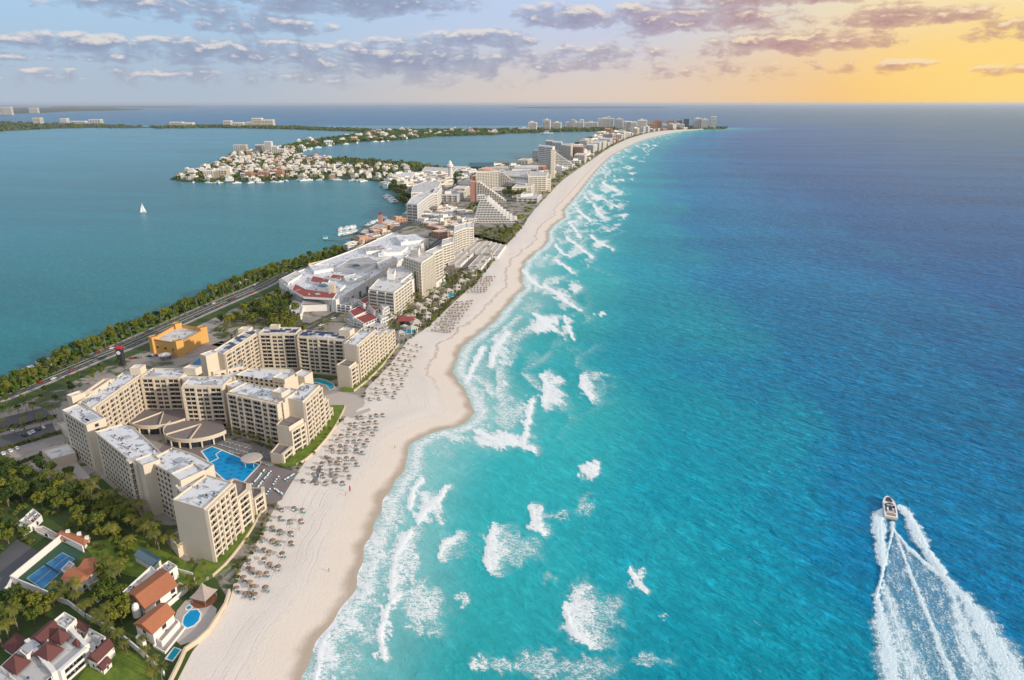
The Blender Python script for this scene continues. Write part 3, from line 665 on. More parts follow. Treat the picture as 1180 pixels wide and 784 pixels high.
class Building:
    def __init__(s, name, label, cat, at, group=None, wall='cream', trim='cream_trim', roof='roof_white', gz=GZ):
        s.root = empty(name, (at[0], at[1], gz), label, cat, group); s.wall, s.trim, s.roof, s.gz = wall, trim, roof, gz
        s.w = []; s.els = []
    def wing(s, p, z1, z0=None, name='wing', wall=None, roof=None, par=.9, units=0, seed=1, label=None, solar=False):
        z0 = s.gz - .3 if z0 is None else z0; p = ccw(p); b = MB(); q = inset(p, .35)
        b.prism(p, z0, z1 - par, 0)
        n = len(p)
        for i in range(n):     # parapet
            a, c = p[i], p[(i + 1) % n]; a2, c2 = q[i], q[(i + 1) % n]
            b.add([(*a, z1 - par), (*c, z1 - par), (*c, z1), (*a, z1), (*a2, z1), (*c2, z1), (*a2, z1 - par + .02), (*c2, z1 - par + .02)],
                  [(0, 1, 2, 3), (3, 2, 5, 4), (4, 5, 7, 6)], 0)
        W = dict(b=b, p=p, q=q, z0=z0, z1=z1, par=par, name=name, wall=wall or s.wall, roof=roof or s.roof, units=units, seed=seed, label=label, solar=solar)
        s.w.append(W); return W
    def face(s, W, A, B, n, fh, pat, z0=None, force=False):
        """a front from A to B (outside on the right hand), n floors, pattern of P pier, B balcony, N window column, W plain window, S blank"""
        A, B = Vector(A), Vector(B); d = B - A; L = d.length; d.normalize(); out = Vector((d.y, -d.x)); mid = (A + B) / 2
        if not force and out.dot(-mid) < -.25 * mid.length: return
        wd = {'P': .9, 'B': 5.4, 'N': 3.0, 'W': 3.3, 'S': 3.0, 'b': 3.8}
        tot = sum(wd[c] for c in pat); k = L / tot; x = 0; z0 = s.gz if z0 is None else z0; top = z0 + n * fh
        rz = math.atan2(-d.y, -d.x); b = W['b']; rzb = math.atan2(d.y, d.x)
        for c in pat:
            w = wd[c] * k; m = A + d * (x + w / 2); x += w
            if c == 'P':
                o = m + out * .82; b.box(o.x, o.y, z0 - .3, w, 1.66, top - z0 + 1.3, rzb, 0)
            elif c in 'Bb':
                o = m + out * .75; b.box(o.x, o.y, top + .003, w, 1.5, .95, rzb, 0)
                for f in range(n): s.els.append(('B', w, fh, (m.x, m.y, z0 + f * fh), rz, W))
            elif c == 'N':
                o = m + out * .6; b.box(o.x, o.y, z0 - .2, w, 1.2, top - z0 + 1.05, rzb, 0)
                o = m + out * 1.2
                for f in range(n): s.els.append(('N', w, fh, (o.x, o.y, z0 + f * fh), rz, W))
            elif c == 'W':
                for f in range(n): s.els.append(('W', w, fh, (m.x, m.y, z0 + f * fh), rz, W))
    def bands(s, W, A, B, n, fh, z0=None, step=7.5, D=1.1, kind='B', drop=0.0, frac=.62):
        """distant front: one balcony storey per floor, with piers between; drop shortens each floor above (stepped gable)"""
        A, B = Vector(A), Vector(B); d = B - A; L = d.length; d.normalize(); out = Vector((d.y, -d.x)); mid = (A + B) / 2
        if out.dot(-mid) < -.1 * mid.length: return
        z0 = s.gz if z0 is None else z0; rz = math.atan2(d.y, d.x)
        for f in range(n):
            Lf = L * (1 - drop * f)
            if Lf < 3: break
            z = z0 + f * fh; m = A + d * (Lf / 2); b = MB()
            o = m + out * .06; b.box(o.x, o.y, z + .35 + (.5 if kind == 'B' else .7), Lf * .985, .08, fh * frac - .3, rz, 1)
            if kind == 'B':
                o = m + out * (D / 2); b.box(o.x, o.y, z, Lf, D, .25, rz, 0)
                o = m + out * (D - .08); b.box(o.x, o.y, z + .25, Lf, .15, .8, rz, 0)
            k = max(1, int(Lf / step))
            for i in range(k + 1):
                o = A + d * (Lf * i / k * .99 + .1) + out * (D / 2 + .06); b.box(o.x, o.y, z + .26, .5 + step * .05, D, fh - .28, rz, 0)
            s.els.append((b, W, 'balcony' if kind == 'B' else 'window'))
    def finish(s, most=100):
        for W in s.w:
            o = W['b'].build(W['name'], [W['wall']], s.root, label=W['label']); W['o'] = o
            b = MB(); zr = W['z1'] - W['par'] + .03; b.sheet(W['q'], zr, 0); r = b.build('roof', [W['roof']], o)
            rr = random.Random(W['seed']); xs = [p[0] for p in W['q']]; ys = [p[1] for p in W['q']]; k = 0; qq = inset(W['q'], 1.4)
            for _ in range(W['units'] * 12):
                if k >= W['units']: break
                x, y = rr.uniform(min(xs), max(xs)), rr.uniform(min(ys), max(ys))
                if inpoly(x, y, qq):
                    a = MB(); e = Vector(W['p'][1]) - Vector(W['p'][0]); rz = math.atan2(e.y, e.x); q = rr.random()
                    if W['solar'] and q < .7:
                        c, t = math.cos(rz), math.sin(rz)
                        vs = [(-2.4, -1.2, .3), (2.4, -1.2, .3), (2.4, 1.2, 1.0), (-2.4, 1.2, 1.0)]
                        a.add([(x + u * c - v * t, y + u * t + v * c, zr + w) for u, v, w in vs] + [(x + u * c - v * t, y + u * t + v * c, zr + w - .12) for u, v, w in vs],
                              [(0, 1, 2, 3), (4, 5, 1, 0), (5, 6, 2, 1), (6, 7, 3, 2), (7, 4, 0, 3)], 0)
                        a.box(x, y, zr, .2, .2, .6, rz, 0); a.build('solar_panel', ['solar'], o)
                    elif q < .55:
                        a.box(x, y, zr, rr.uniform(1.2, 2.4), rr.uniform(1, 1.8), rr.uniform(.7, 1.5), rz, 0, 0)
                        a.lathe([(.4, 1.2), (.4, 1.6), (0, 1.6)], 8, (x, y, zr), 1); a.build('roof_unit', ['metal', 'dark'], o)
                    else:
                        L = rr.uniform(3, 8); a.box(x, y, zr + .2, L if rr.random() < .6 else .35, .35 if q < .8 else rr.uniform(2, 6), .35, rz, 0)
                        a.box(x, y, zr, .3, .3, .25, rz, 0); a.build('duct', ['metal'], o)
                    k += 1
        el = [e for e in s.els if isinstance(e[0], str)]
        for K, nm in ((('B',), 'balcony'), (('N', 'W'), 'window')):
            e = sorted([q for q in el if q[0] in K], key=lambda q: math.dist(q[3], (0, 0, CAM_H)))
            rest = MB()
            for i, (kd, w, fh, loc, rz, W) in enumerate(e):
                mb, me = facade_piece(kd, w, fh, W['wall'], s.trim)
                if i < most: place(me, nm, W['o'], (loc[0] - s.root.location.x, loc[1] - s.root.location.y, loc[2] - s.root.location.z), rz)
                else: rest.put(mb, Matrix.Translation(loc) @ Matrix.Rotation(rz, 4, 'Z'))
            if rest.f: rest.build(nm, [s.wall, 'glass', 'dark'], s.root, kind='stuff')
        for b, W, nm in [e for e in s.els if not isinstance(e[0], str)]:
            b.build(nm, [W['wall'], 'shade_glass'], W['o'])
        return s

# ---- the near hotel: two arms of wings that open towards the beach, the pool between them
FH = 3.05
A_ = Building('hotel_building', 'nearer beige beachfront hotel whose wings close round the big blue tiled pool', 'hotel', (-200, 340))
def near_hotel():
    h = A_
    P = [(-262, 362), (-236, 342), (-231, 352), (-257, 373)]
    w = h.wing(P, 31.4, units=9, seed=3); h.face(w, P[0], P[1], 9, FH, 'SWWWWWWWS', z0=3.0); h.face(w, P[1], P[2], 9, FH, 'SWS', z0=3.0)
    L = [(-259, 372), (-246, 363), (-245, 417), (-258, 424)]
    w = h.wing(L, 31.4, units=22, seed=4); h.face(w, (-245.5, 368), L[2], 9, FH, 'PBPNPBPNPBPNNPBPNPBP')
    T1 = [(-243, 414), (-217, 414), (-217, 428), (-243, 430)]
    w = h.wing(T1, 31, units=8, seed=5); h.face(w, T1[0], T1[1], 9, FH, 'PBPNNPBP')
    T2 = [(-209, 399), (-183, 399), (-183, 413), (-210, 414)]
    w = h.wing(T2, 31.4, units=10, seed=6); h.face(w, T2[0], T2[1], 9, FH, 'PBPNNPBP'); h.face(w, T2[1], T2[2], 9, FH, 'SSS')
    T3 = [(-176, 389), (-139, 372), (-133, 386), (-170, 404)]
    w = h.wing(T3, 31.4, units=12, seed=7); h.face(w, T3[0], T3[1], 9, FH, 'PBPNPBPBPNPBP')
    # recessed links between the wings
    w = h.wing([(-219, 417), (-208, 404), (-202, 411), (-213, 425)], 30, name='link_wing')
    w = h.wing([(-184, 404), (-174, 396), (-168, 402), (-178, 412)], 30, name='link_wing')
    w = h.wing([(-249, 417), (-240, 417), (-240, 428), (-250, 429)], 30.6, name='link_wing')
    w = h.wing([(-141, 378), (-136, 374.5), (-132, 388), (-138, 392)], 32.8, name='link_wing'); h.face(w, (-141, 378), (-136, 374.5), 9, FH, 'PBP')
    T4 = [(-139, 379), (-125, 373), (-121.3, 398), (-133, 402)]
    w = h.wing(T4, 32, units=8, seed=9); h.face(w, T4[1], T4[2], 9, FH, 'PBPNPbPNPBP')
    S4 = [(-139, 364), (-130.5, 360.5), (-125.5, 372.6), (-138, 378.6)]
    w = h.wing(S4, 21, name='terrace_wing', roof='deck_tile', units=1); h.face(w, S4[1], S4[2], 5, FH, 'PBPNP')
    S5 = [(-140, 352), (-133, 349.5), (-130.5, 360), (-139, 363.6)]
    w = h.wing(S5, 9, name='terrace_wing', roof='deck_tile'); h.face(w, S5[1], S5[2], 2, FH, 'PBP')
    Q5 = [(-133, 402.4), (-121.3, 398.4), (-121, 407), (-132, 411)]
    w = h.wing(Q5, 20, name='terrace_wing', roof='deck_tile'); h.face(w, Q5[1], Q5[2], 5, FH, 'PBP')
    Q6 = [(-132, 411.4), (-121, 407.4), (-120.6, 414), (-130, 418)]
    w = h.wing(Q6, 9.5, name='terrace_wing', roof='deck_tile'); h.face(w, Q6[1], Q6[2], 2, FH, 'PBP')
    # front arm
    Q = [(-228, 336), (-187, 300), (-180, 312), (-209, 341), (-218, 346)]
    w = h.wing(Q, 30.6, units=12, seed=10); h.face(w, Q[0], Q[1], 9, FH, 'SWWWWWWWWWWSbS', z0=2.6)
    w = h.wing([(-189, 303), (-181.5, 297), (-176, 303), (-183, 310)], 31.8, name='stair_tower')
    Rr = [(-183, 304), (-161, 288.5), (-150, 292), (-148, 300), (-163, 311), (-177, 318)]
    w = h.wing(Rr, 30.6, units=12, seed=11); h.face(w, Rr[0], Rr[1], 9, FH, 'SWWWWWWS', z0=2.6)
    w = h.wing([(-163, 287), (-155, 280), (-148, 290), (-156, 297)], 33.2, name='stair_tower')
    w = h.wing([(-158, 280), (-150, 272), (-146, 288), (-154, 293)], 30.6, name='link_wing'); h.face(w, (-158, 280), (-150, 272), 9, FH, 'SWSWS', z0=2.6)
    S = [(-153, 267), (-135.5, 259.5), (-131.8, 282), (-147, 289)]
    w = h.wing(S, 31.4, units=7, seed=12); h.face(w, S[1], S[2], 9, FH, 'PBPNPbPNPBP'); h.face(w, (-152, 267), (-146.5, 264.8), 9, FH, 'W')
    w = h.wing([(-160, 271), (-153, 264), (-150.5, 271.5), (-157, 277)], 9, name='annex', roof='deck_pale')
    # curved beach steps north of the end wing
    A1 = [(-143, 289), (-131.8, 282.4), (-129.6, 291), (-131.5, 297), (-140, 301)]
    w = h.wing(A1, 22, name='terrace_wing', roof='deck_tile'); h.face(w, A1[1], A1[2], 6, FH, 'PBP'); h.face(w, A1[2], A1[3], 6, FH, 'PBP')
    A2 = [(-140, 301.4), (-130.5, 297.4), (-128, 304), (-130, 309), (-138, 311)]
    w = h.wing(A2, 11.5, name='terrace_wing', roof='deck_tile'); h.face(w, A2[1], A2[2], 3, FH, 'PBP'); h.face(w, A2[2], A2[3], 3, FH, 'PBP')
    # lift housings and screens standing on the roofs
    h.wing([(-251, 417), (-244, 417), (-244, 424), (-251, 424)], 35.8, z0=30.2, name='lift_house')
    h.wing([(-218, 421), (-209, 419), (-207, 424), (-216, 427)], 34.6, z0=29.5, name='lift_house')
    h.wing([(-268, 377), (-263, 374), (-259, 381), (-264, 384)], 34.4, name='stair_tower')
    h.wing([(-261.5, 384), (-256.5, 386), (-256.5, 405), (-261.5, 405)], 33.4, z0=29.5, name='roof_screen', par=2.4)
    h.wing([(-146, 381), (-139, 378), (-136, 385), (-143, 388)], 35, z0=30.2, name='lift_house')
    # low buildings at the foot
    h.wing([(-276, 357), (-263, 346), (-254, 354), (-266, 366)], 8, name='annex', roof='pool_mark' if 0 else 'roof_plain')
    h.wing([(-290, 394), (-273, 379), (-266, 386), (-282, 402)], 7.5, name='annex', roof='roof_plain')
    # curved podium terraces over the garden
    for (cx, cy, r, z, a0, an) in ((-229, 409, 22, 8.0, 186, 160), (-197, 391, 21.5, 7.6, 170, 165)):
        b = MB(); ring = [(cx + r * math.cos(R_(a0 + an * i / 28)), cy + r * math.sin(R_(a0 + an * i / 28))) for i in range(29)]
        b.prism(ring + [(cx + r * .5, cy + 6), (cx - r * .5, cy + 6)], z - 1.6, z, 0, 1)
        b.strip(ring, .4, z, 0, .95)
        for i in range(0, 29, 3): b.box(ring[i][0], ring[i][1], GZ - .2, .8, .8, z - GZ - 1.4, R_(a0 + an * i / 28), 0)
        q = [(cx + (r - 1.2) * math.cos(R_(a0 + an * i / 28)), cy + (r - 1.2) * math.sin(R_(a0 + an * i / 28))) for i in range(29)]
        b.strip(q, .1, GZ, 2, z - 1.62 - GZ)
        for i in (9, 18): b.strip([(cx, cy), lerp((cx, cy), ring[i], .97)], .5, z + .02, 0, .9)
        b.build('podium', ['cream', 'deck_tile', 'glass'], h.root)
    h.finish()
near_hotel()

B_ = Building('hotel_building', 'farther beige hotel with dark blue solar panels on its roofs, next along the beach', 'hotel', (-170, 480))
def far_hotel():
    h = B_
    L = [(-216, 462), (-206, 457), (-199, 503), (-208, 518)]
    w = h.wing(L, 31.4, units=14, seed=21, solar=True); h.face(w, L[1], L[2], 9, FH, 'PBPNPBPNPBPNPBP')
    h.wing([(-222, 455), (-216, 451), (-211, 460), (-217, 464)], 31.6, name='stair_tower')
    T1 = [(-197, 503), (-168, 503), (-168, 517), (-197, 518)]
    w = h.wing(T1, 31.4, units=14, seed=22, solar=True); h.face(w, T1[0], T1[1], 9, FH, 'PBPNNPBP')
    T2 = [(-165, 497), (-126, 488), (-123, 501), (-163, 511)]
    w = h.wing(T2, 31.4, units=20, seed=23, solar=True); h.face(w, T2[0], T2[1], 9, FH, 'PBPNNPBPNPBP'); h.face(w, T2[1], (-122.6, 481.5), 9, FH, 'PBP')
    h.wing([(-171, 506), (-164, 500), (-162, 510), (-168, 514)], 30, name='link_wing')
    h.wing([(-204, 506), (-196, 505), (-196, 515), (-204, 516)], 30, name='link_wing')
    h.wing([(-129, 488), (-124, 479), (-114, 490), (-120, 500)], 30, name='link_wing')
    T3 = [(-125, 478), (-114.5, 474), (-107.5, 512), (-119, 516)]
    w = h.wing(T3, 31.6, units=12, seed=24); h.face(w, T3[1], T3[2], 9, FH, 'PbPNPbPNPbPNPbP')
    for P, z, n in (([(-119, 516.4), (-107.4, 512.4), (-104, 531), (-115, 534)], 24.5, 7), ([(-115, 534.4), (-103.9, 531.4), (-101, 551), (-112, 553)], 18.5, 5)):
        w = h.wing(P, z, name='terrace_wing', units=3); h.face(w, P[1], P[2], n, FH, 'PbPNPbP')
    S3 = [(-128, 464), (-118, 460), (-115, 471), (-124, 476)]
    w = h.wing(S3, 20, name='terrace_wing', roof='deck_tile', units=1); h.face(w, S3[1], S3[2], 5, FH, 'PBPNP')
    h.wing([(-133, 497), (-124, 495), (-122, 502), (-131, 504)], 35.8, z0=30.2, name='lift_house')
    h.wing([(-214, 506), (-206, 506), (-205, 513), (-213, 513)], 33.4, z0=30.2, name='lift_house')
    h.wing([(-191, 512), (-184, 512), (-184, 516.5), (-191, 516.5)], 34.4, z0=30.2, name='lift_house')
    # low wing that curves round the court in front
    p = [GP(17, (230, 418), (262, 418), (296, 408), (270, 425)), None]
    w = h.wing([(-231, 462), (-213, 452), (-196, 464), (-201, 478), (-222, 480)], 19, name='low_wing', units=5, seed=31)
    h.face(w, (-231, 462), (-213, 452), 5, FH, 'SWWWWS'); h.face(w, (-213, 452), (-196, 464), 5, FH, 'WWWWW')
    w = h.wing([(-197, 450), (-158, 437), (-152, 449), (-160, 462), (-192, 464)], 17.5, name='low_wing', units=8, seed=32)
    h.face(w, (-197, 450), (-158, 437), 5, FH, 'WWWWWWWWWW', z0=3)
    w = h.wing([(-214, 451), (-197, 449), (-191, 464), (-200, 463)], 16.5, name='low_wing')
    w = h.wing([(-167, 440), (-157, 436), (-153, 446), (-163, 450)], 20, z0=16.6, name='lift_house')
    w = h.wing([(-157, 452), (-147, 448), (-144, 458), (-153, 463)], 17, name='low_wing')
    h.finish()
far_hotel()

def pool_court():
    deck = [(-214, 380), (-182, 383), (-150, 372), (-137, 348), (-118, 340), (-110, 350), (-108, 333), (-118, 318), (-122, 312), (-150, 300), (-186, 312), (-212, 346)]
    b = MB(); b.sheet(deck, GZ + .04); b.build('pool_deck', ['deck_tile'], kind='structure')
    r = empty('swimming_pool', (-170, 345, GZ), 'big blue swimming pool with darker lozenges in front of the near hotel', 'swimming pool')
    pl = [(-187, 366), (-183, 372), (-176, 368), (-158, 356.5), (-146, 349.5), (-149, 325), (-160, 333), (-172, 345), (-179, 356)]
    b = MB(); b.sheet(pl, GZ + .10, 0)
    q = inset(pl, 2.0)
    for i in range(-9, 10):
        for j in range(-9, 10):
            u, v = i * 6.4 + (j % 2) * 3.2, j * 3.6; a = R_(-32); x = -165 + u * math.cos(a) - v * math.sin(a); y = 347 + u * math.sin(a) + v * math.cos(a)
            if inpoly(x, y, q):
                e = [(1.75, 0), (.3, .85), (-1.75, 0), (-.3, -.85)]
                b.sheet([(x + p[0] * math.cos(a + .5) - p[1] * math.sin(a + .5), y + p[0] * math.sin(a + .5) + p[1] * math.cos(a + .5)) for p in e], GZ + .13, 1)
    b.build('water', ['pool_water', 'pool_mark'], r)
    b = MB(); b.strip(pl + [pl[0]], .8, GZ + .05, 0, .12); b.strip([(-175, 367.5), (-176.5, 362), (-173, 357), (-176, 352)], .6, GZ + .14, 0, .12)
    b.build('pool_edge', ['white_wall'], r)
    for (px, py, R, lab) in ((290, 529, 6.0, 'round flat canopy over the pool bar at the corner of the big pool'), (268, 557, 3.4, 'small round canopy by the low corner of the big pool')):
        x, y = G(px, py, 5.5)
        r = empty('pool_canopy', (x, y, GZ), lab, 'canopy')
        b = MB(); b.lathe([(0, 4.0), (R, 3.7), (R, 4.1), (R * .96, 4.35), (0, 4.75)], 28, (x, y, GZ)); b.build('canopy_roof', ['deck_pale'], r)
        for k in range(6):
            a = k * math.pi / 3; b = MB(); b.tube([(x + R * .8 * math.cos(a), y + R * .8 * math.sin(a), GZ), (x + R * .8 * math.cos(a), y + R * .8 * math.sin(a), GZ + 3.75)], [.18, .15], 8); b.build('post', ['cream'], r)
    # second, free-form pool of the farther hotel
    x, y = G(366, 438, 2); r = empty('swimming_pool', (x, y, GZ), 'winding pale pool in the court of the farther hotel', 'swimming pool')
    c = [G(a, b_, 2) for a, b_ in ((354, 440), (360, 437.5), (368, 437), (376, 439), (384, 443), (386, 448), (380, 450), (376, 445), (366, 442))]
    b = MB(); b.sheet(c, GZ + .1); b.build('water', ['pool_teal'], r); b = MB(); b.strip(c + [c[0]], 1.2, GZ + .05, 0, .25); b.build('pool_edge', ['deck_pale'], r)
    b = MB(); b.sheet([(-196, 466), (-150, 465), (-128, 484), (-166, 494), (-196, 498)], GZ + .04); b.build('hotel_court', ['garden'], kind='structure')
    b = MB(); b.sheet([(-148, 440), (-124, 456), (-108, 448), (-96, 424), (-104, 414), (-122, 416), (-140, 424)], GZ + .05); b.build('beach_plaza', ['deck_pale'], kind='structure')
    # lawns with their retaining walls on the beach side
    def lawn(px, lab):
        p = smoothline(px, 5); xw = [(x - 9 - 5 * math.sin(math.pi * i / (len(p) - 1)), y) for i, (x, y) in enumerate(p)]
        b = MB(); b.prism(p + xw[::-1], GZ - .5, GZ + 1.2); b.build('lawn', ['lawn'], kind='structure')
        b = MB(); b.strip(p, .6, GZ - .6, 0, 1.98); b.build('garden_wall', ['sand_wall'], label=lab, cat='wall', org=(p[0][0], p[0][1], GZ))
    lawn([(246, 670), (262, 655), (280, 632), (294, 610), (303, 592), (306, 584)], 'low curved sand coloured wall edging the lawn of the near hotel')
    lawn([(342, 541), (356, 532), (372, 516), (386, 497), (396, 478), (398, 472)], 'low curved wall edging the lawn between the pool deck and the far plaza')
    lawn([(408, 455), (424, 442), (440, 426), (452, 410), (460, 400)], 'low curved wall edging the lawn of the farther hotel')
    b = MB(); b.prism([(-172, 252), (-150, 262), (-131, 256), (-124, 262), (-136, 245), (-152, 246)], GZ - .3, GZ + .25); b.prism([(-205, 275), (-172, 284), (-158, 268), (-150, 262), (-172, 252), (-190, 262)], GZ - .3, GZ + .22)
    b.build('lawn', ['lawn'], kind='structure')
    b = MB(); b.sheet([(-236, 338), (-228, 334), (-192, 302), (-178, 288), (-200, 286), (-222, 312), (-240, 330)], GZ + .05); b.build('lawn', ['garden'], kind='structure')
    b = MB(); b.strip([G(x, y, 2) for x, y in ((205, 635), (216, 641), (226, 640), (236, 648), (241, 660), (239, 670))], 1.2, GZ + .3); b.build('footpath', ['deck_pale'], kind='structure')
pool_court()

# ------------------------------------------------------------------ roads, car parks, open ground
def ribbon(name, px, w, m, z, line=None):
    p = smoothline(px, 5); b = MB(); b.strip(p, w, z); o = b.build(name, m, kind='structure'); return p
ROAD = [(-120, 500), (0, 460), (60, 436), (110, 415), (150, 399), (200, 376), (240, 358), (270, 345), (300, 332), (318, 322), (340, 310)]
def offs(p, d):
    out = []
    for i in range(len(p)):
        a = Vector(p[max(i - 1, 0)]); b = Vector(p[min(i + 1, len(p) - 1)]); e = (b - a).normalized(); out.append((p[i][0] - e.y * d, p[i][1] + e.x * d))
    return out
RD = smoothline(ROAD, 6)
def roads():
    b = MB(); b.strip(RD, 27, GZ + .02); b.build('pavement', 'paving', kind='structure')
    for k, d in enumerate((6.4, -6.4)):
        c = offs(RD, d); b = MB(); b.strip(c, 8.2, GZ + .05); b.build('road', 'asphalt', kind='structure')
        b = MB()
        for q in (-3.4, 3.4): b.strip(offs(c, q), .22, GZ + .075)
        for i in range(0, len(c) - 1):
            a, e = Vector(c[i]), Vector(c[i + 1]); L = (e - a).length; n = max(1, int(L / 9))
            for j in range(n):
                m = a + (e - a) * (j / n); d_ = (e - a).normalized() * 3.2; b.strip([tuple(m), tuple(m + d_)], .2, GZ + .075)
        b.build('road_marking', 'paint', kind='structure')
        b = MB(); b.strip(offs(c, 4.3 if k == 0 else -4.3), .35, GZ - .1, 0, .28); b.strip(offs(c, -4.3 if k == 0 else 4.3), .35, GZ - .1, 0, .28); b.build('kerb', 'kerb', kind='structure')
    b = MB(); b.strip(RD, 4.0, GZ + .11); b.build('median_strip', 'garden', kind='structure')
    b = MB(); b.strip(offs(RD, 20), 14, GZ + .03); b.build('roadside_verge', 'garden', kind='structure')
    b = MB(); b.strip(offs(RD, -16.5), 6, GZ + .03); b.strip(offs(RD, -23), 7, GZ + .04, 0); b.build('roadside_verge', 'garden', kind='structure')
    # streets among the hotels
    for px, w in (([(250, 398), (300, 405), (335, 398), (352, 382), (385, 366), (404, 353), (430, 336), (466, 311), (500, 285), (520, 268), (535, 250), (548, 232)], 13),
                  ([(340, 310), (380, 296), (430, 276), (462, 262), (484, 250), (508, 235), (520, 222), (528, 208), (532, 198)], 24),
                  ([(508, 235), (540, 222), (575, 210), (600, 200), (640, 184), (680, 166), (705, 157), (760, 150.6)], 16)):
        p = smoothline(px, 5); b = MB(); b.strip(p, w, GZ + .05); b.build('road', 'asphalt', kind='structure')
        b = MB(); b.strip(p, .3, GZ + .08); b.build('road_marking', 'paint', kind='structure')
    def sheet(name, px, m, z=.045):
        b = MB(); b.sheet([G(*q, 2) for q in px], GZ + z); b.build(name, m, kind='structure')
    sheet('parking_lot', [(-60, 545), (0, 520), (36, 535), (82, 540), (70, 500), (62, 474), (30, 465), (-60, 492)], 'paving')
    sheet('parking_lot', [(-20, 508), (60, 488), (66, 500), (0, 522)], 'asphalt_near', .06)
    sheet('parking_lot', [(-20, 488), (50, 470), (60, 480), (0, 500)], 'asphalt_near', .06)
    sheet('driveway', [(28, 538), (100, 556), (118, 566), (86, 530), (68, 522)], 'deck_pale', .06)
    sheet('garden', [(-160, 600), (-60, 545), (0, 524), (36, 540), (70, 562), (116, 574), (150, 596), (206, 640), (214, 652), (250, 670), (262, 690), (230, 735), (205, 784), (190, 840), (-300, 840)], 'garden', .035)
    sheet('forecourt', [(150, 415), (186, 418), (240, 414), (262, 398), (240, 384), (206, 412), (176, 404)], 'paving', .05)
    sheet('woodland_floor', [(238, 385), (258, 372), (300, 350), (330, 342), (345, 362), (352, 380), (320, 398), (296, 376), (268, 378)], 'scrub', .05)
    sheet('vacant_lot', [(545, 262), (600, 262), (572, 292), (540, 288), (530, 275)], 'scrub', .05)
    sheet('parking_lot', [(568, 243), (592, 240), (590, 250), (574, 252)], 'paving', .05)
    sheet('parking_lot', [(508, 246), (548, 236), (544, 254), (500, 268), (480, 276)], 'paving', .05)
    sheet('hotel_grounds', [(448, 378), (492, 378), (545, 328), (560, 310), (500, 322), (470, 350)], 'scrub', .04)
    sheet('hotel_grounds', [(512, 318), (556, 312), (584, 280), (546, 270), (520, 290)], 'deck_tile', .05)
    sheet('cul_de_sac', [(-30, 690), (0, 640), (20, 622), (44, 636), (36, 660), (0, 690), (-30, 710)], 'asphalt_near', .06)
roads()

# ------------------------------------------------------------------ the town between the lagoon and the beach
def simple_block(b, p, z1, **k): return b.wing(p, z1, **k)
def tower(name, label, roofpx, z, n, group=None, wall='cream_light', cat='hotel', sides=None, kind='B', roof='roof_plain', units=3, step=7.5, finish=True, frac=.62):
    """block given by the outline of its roof in the photo and its height; storeys on the chosen sides"""
    p = ccw(GP(z, *roofpx)); c = centroid(p)
    b = Building(name, label, cat, c, group, wall=wall, roof=roof)
    w = b.wing(p, z, units=units, seed=int(c[1]))
    fh = (z - GZ - 1.2) / n
    for i in range(len(p)):
        if sides is None or i in sides:
            b.bands(w, p[i], p[(i + 1) % len(p)], n, fh, kind=kind, step=step, frac=frac)
    return b.finish() if finish else (b, w, p, fh)

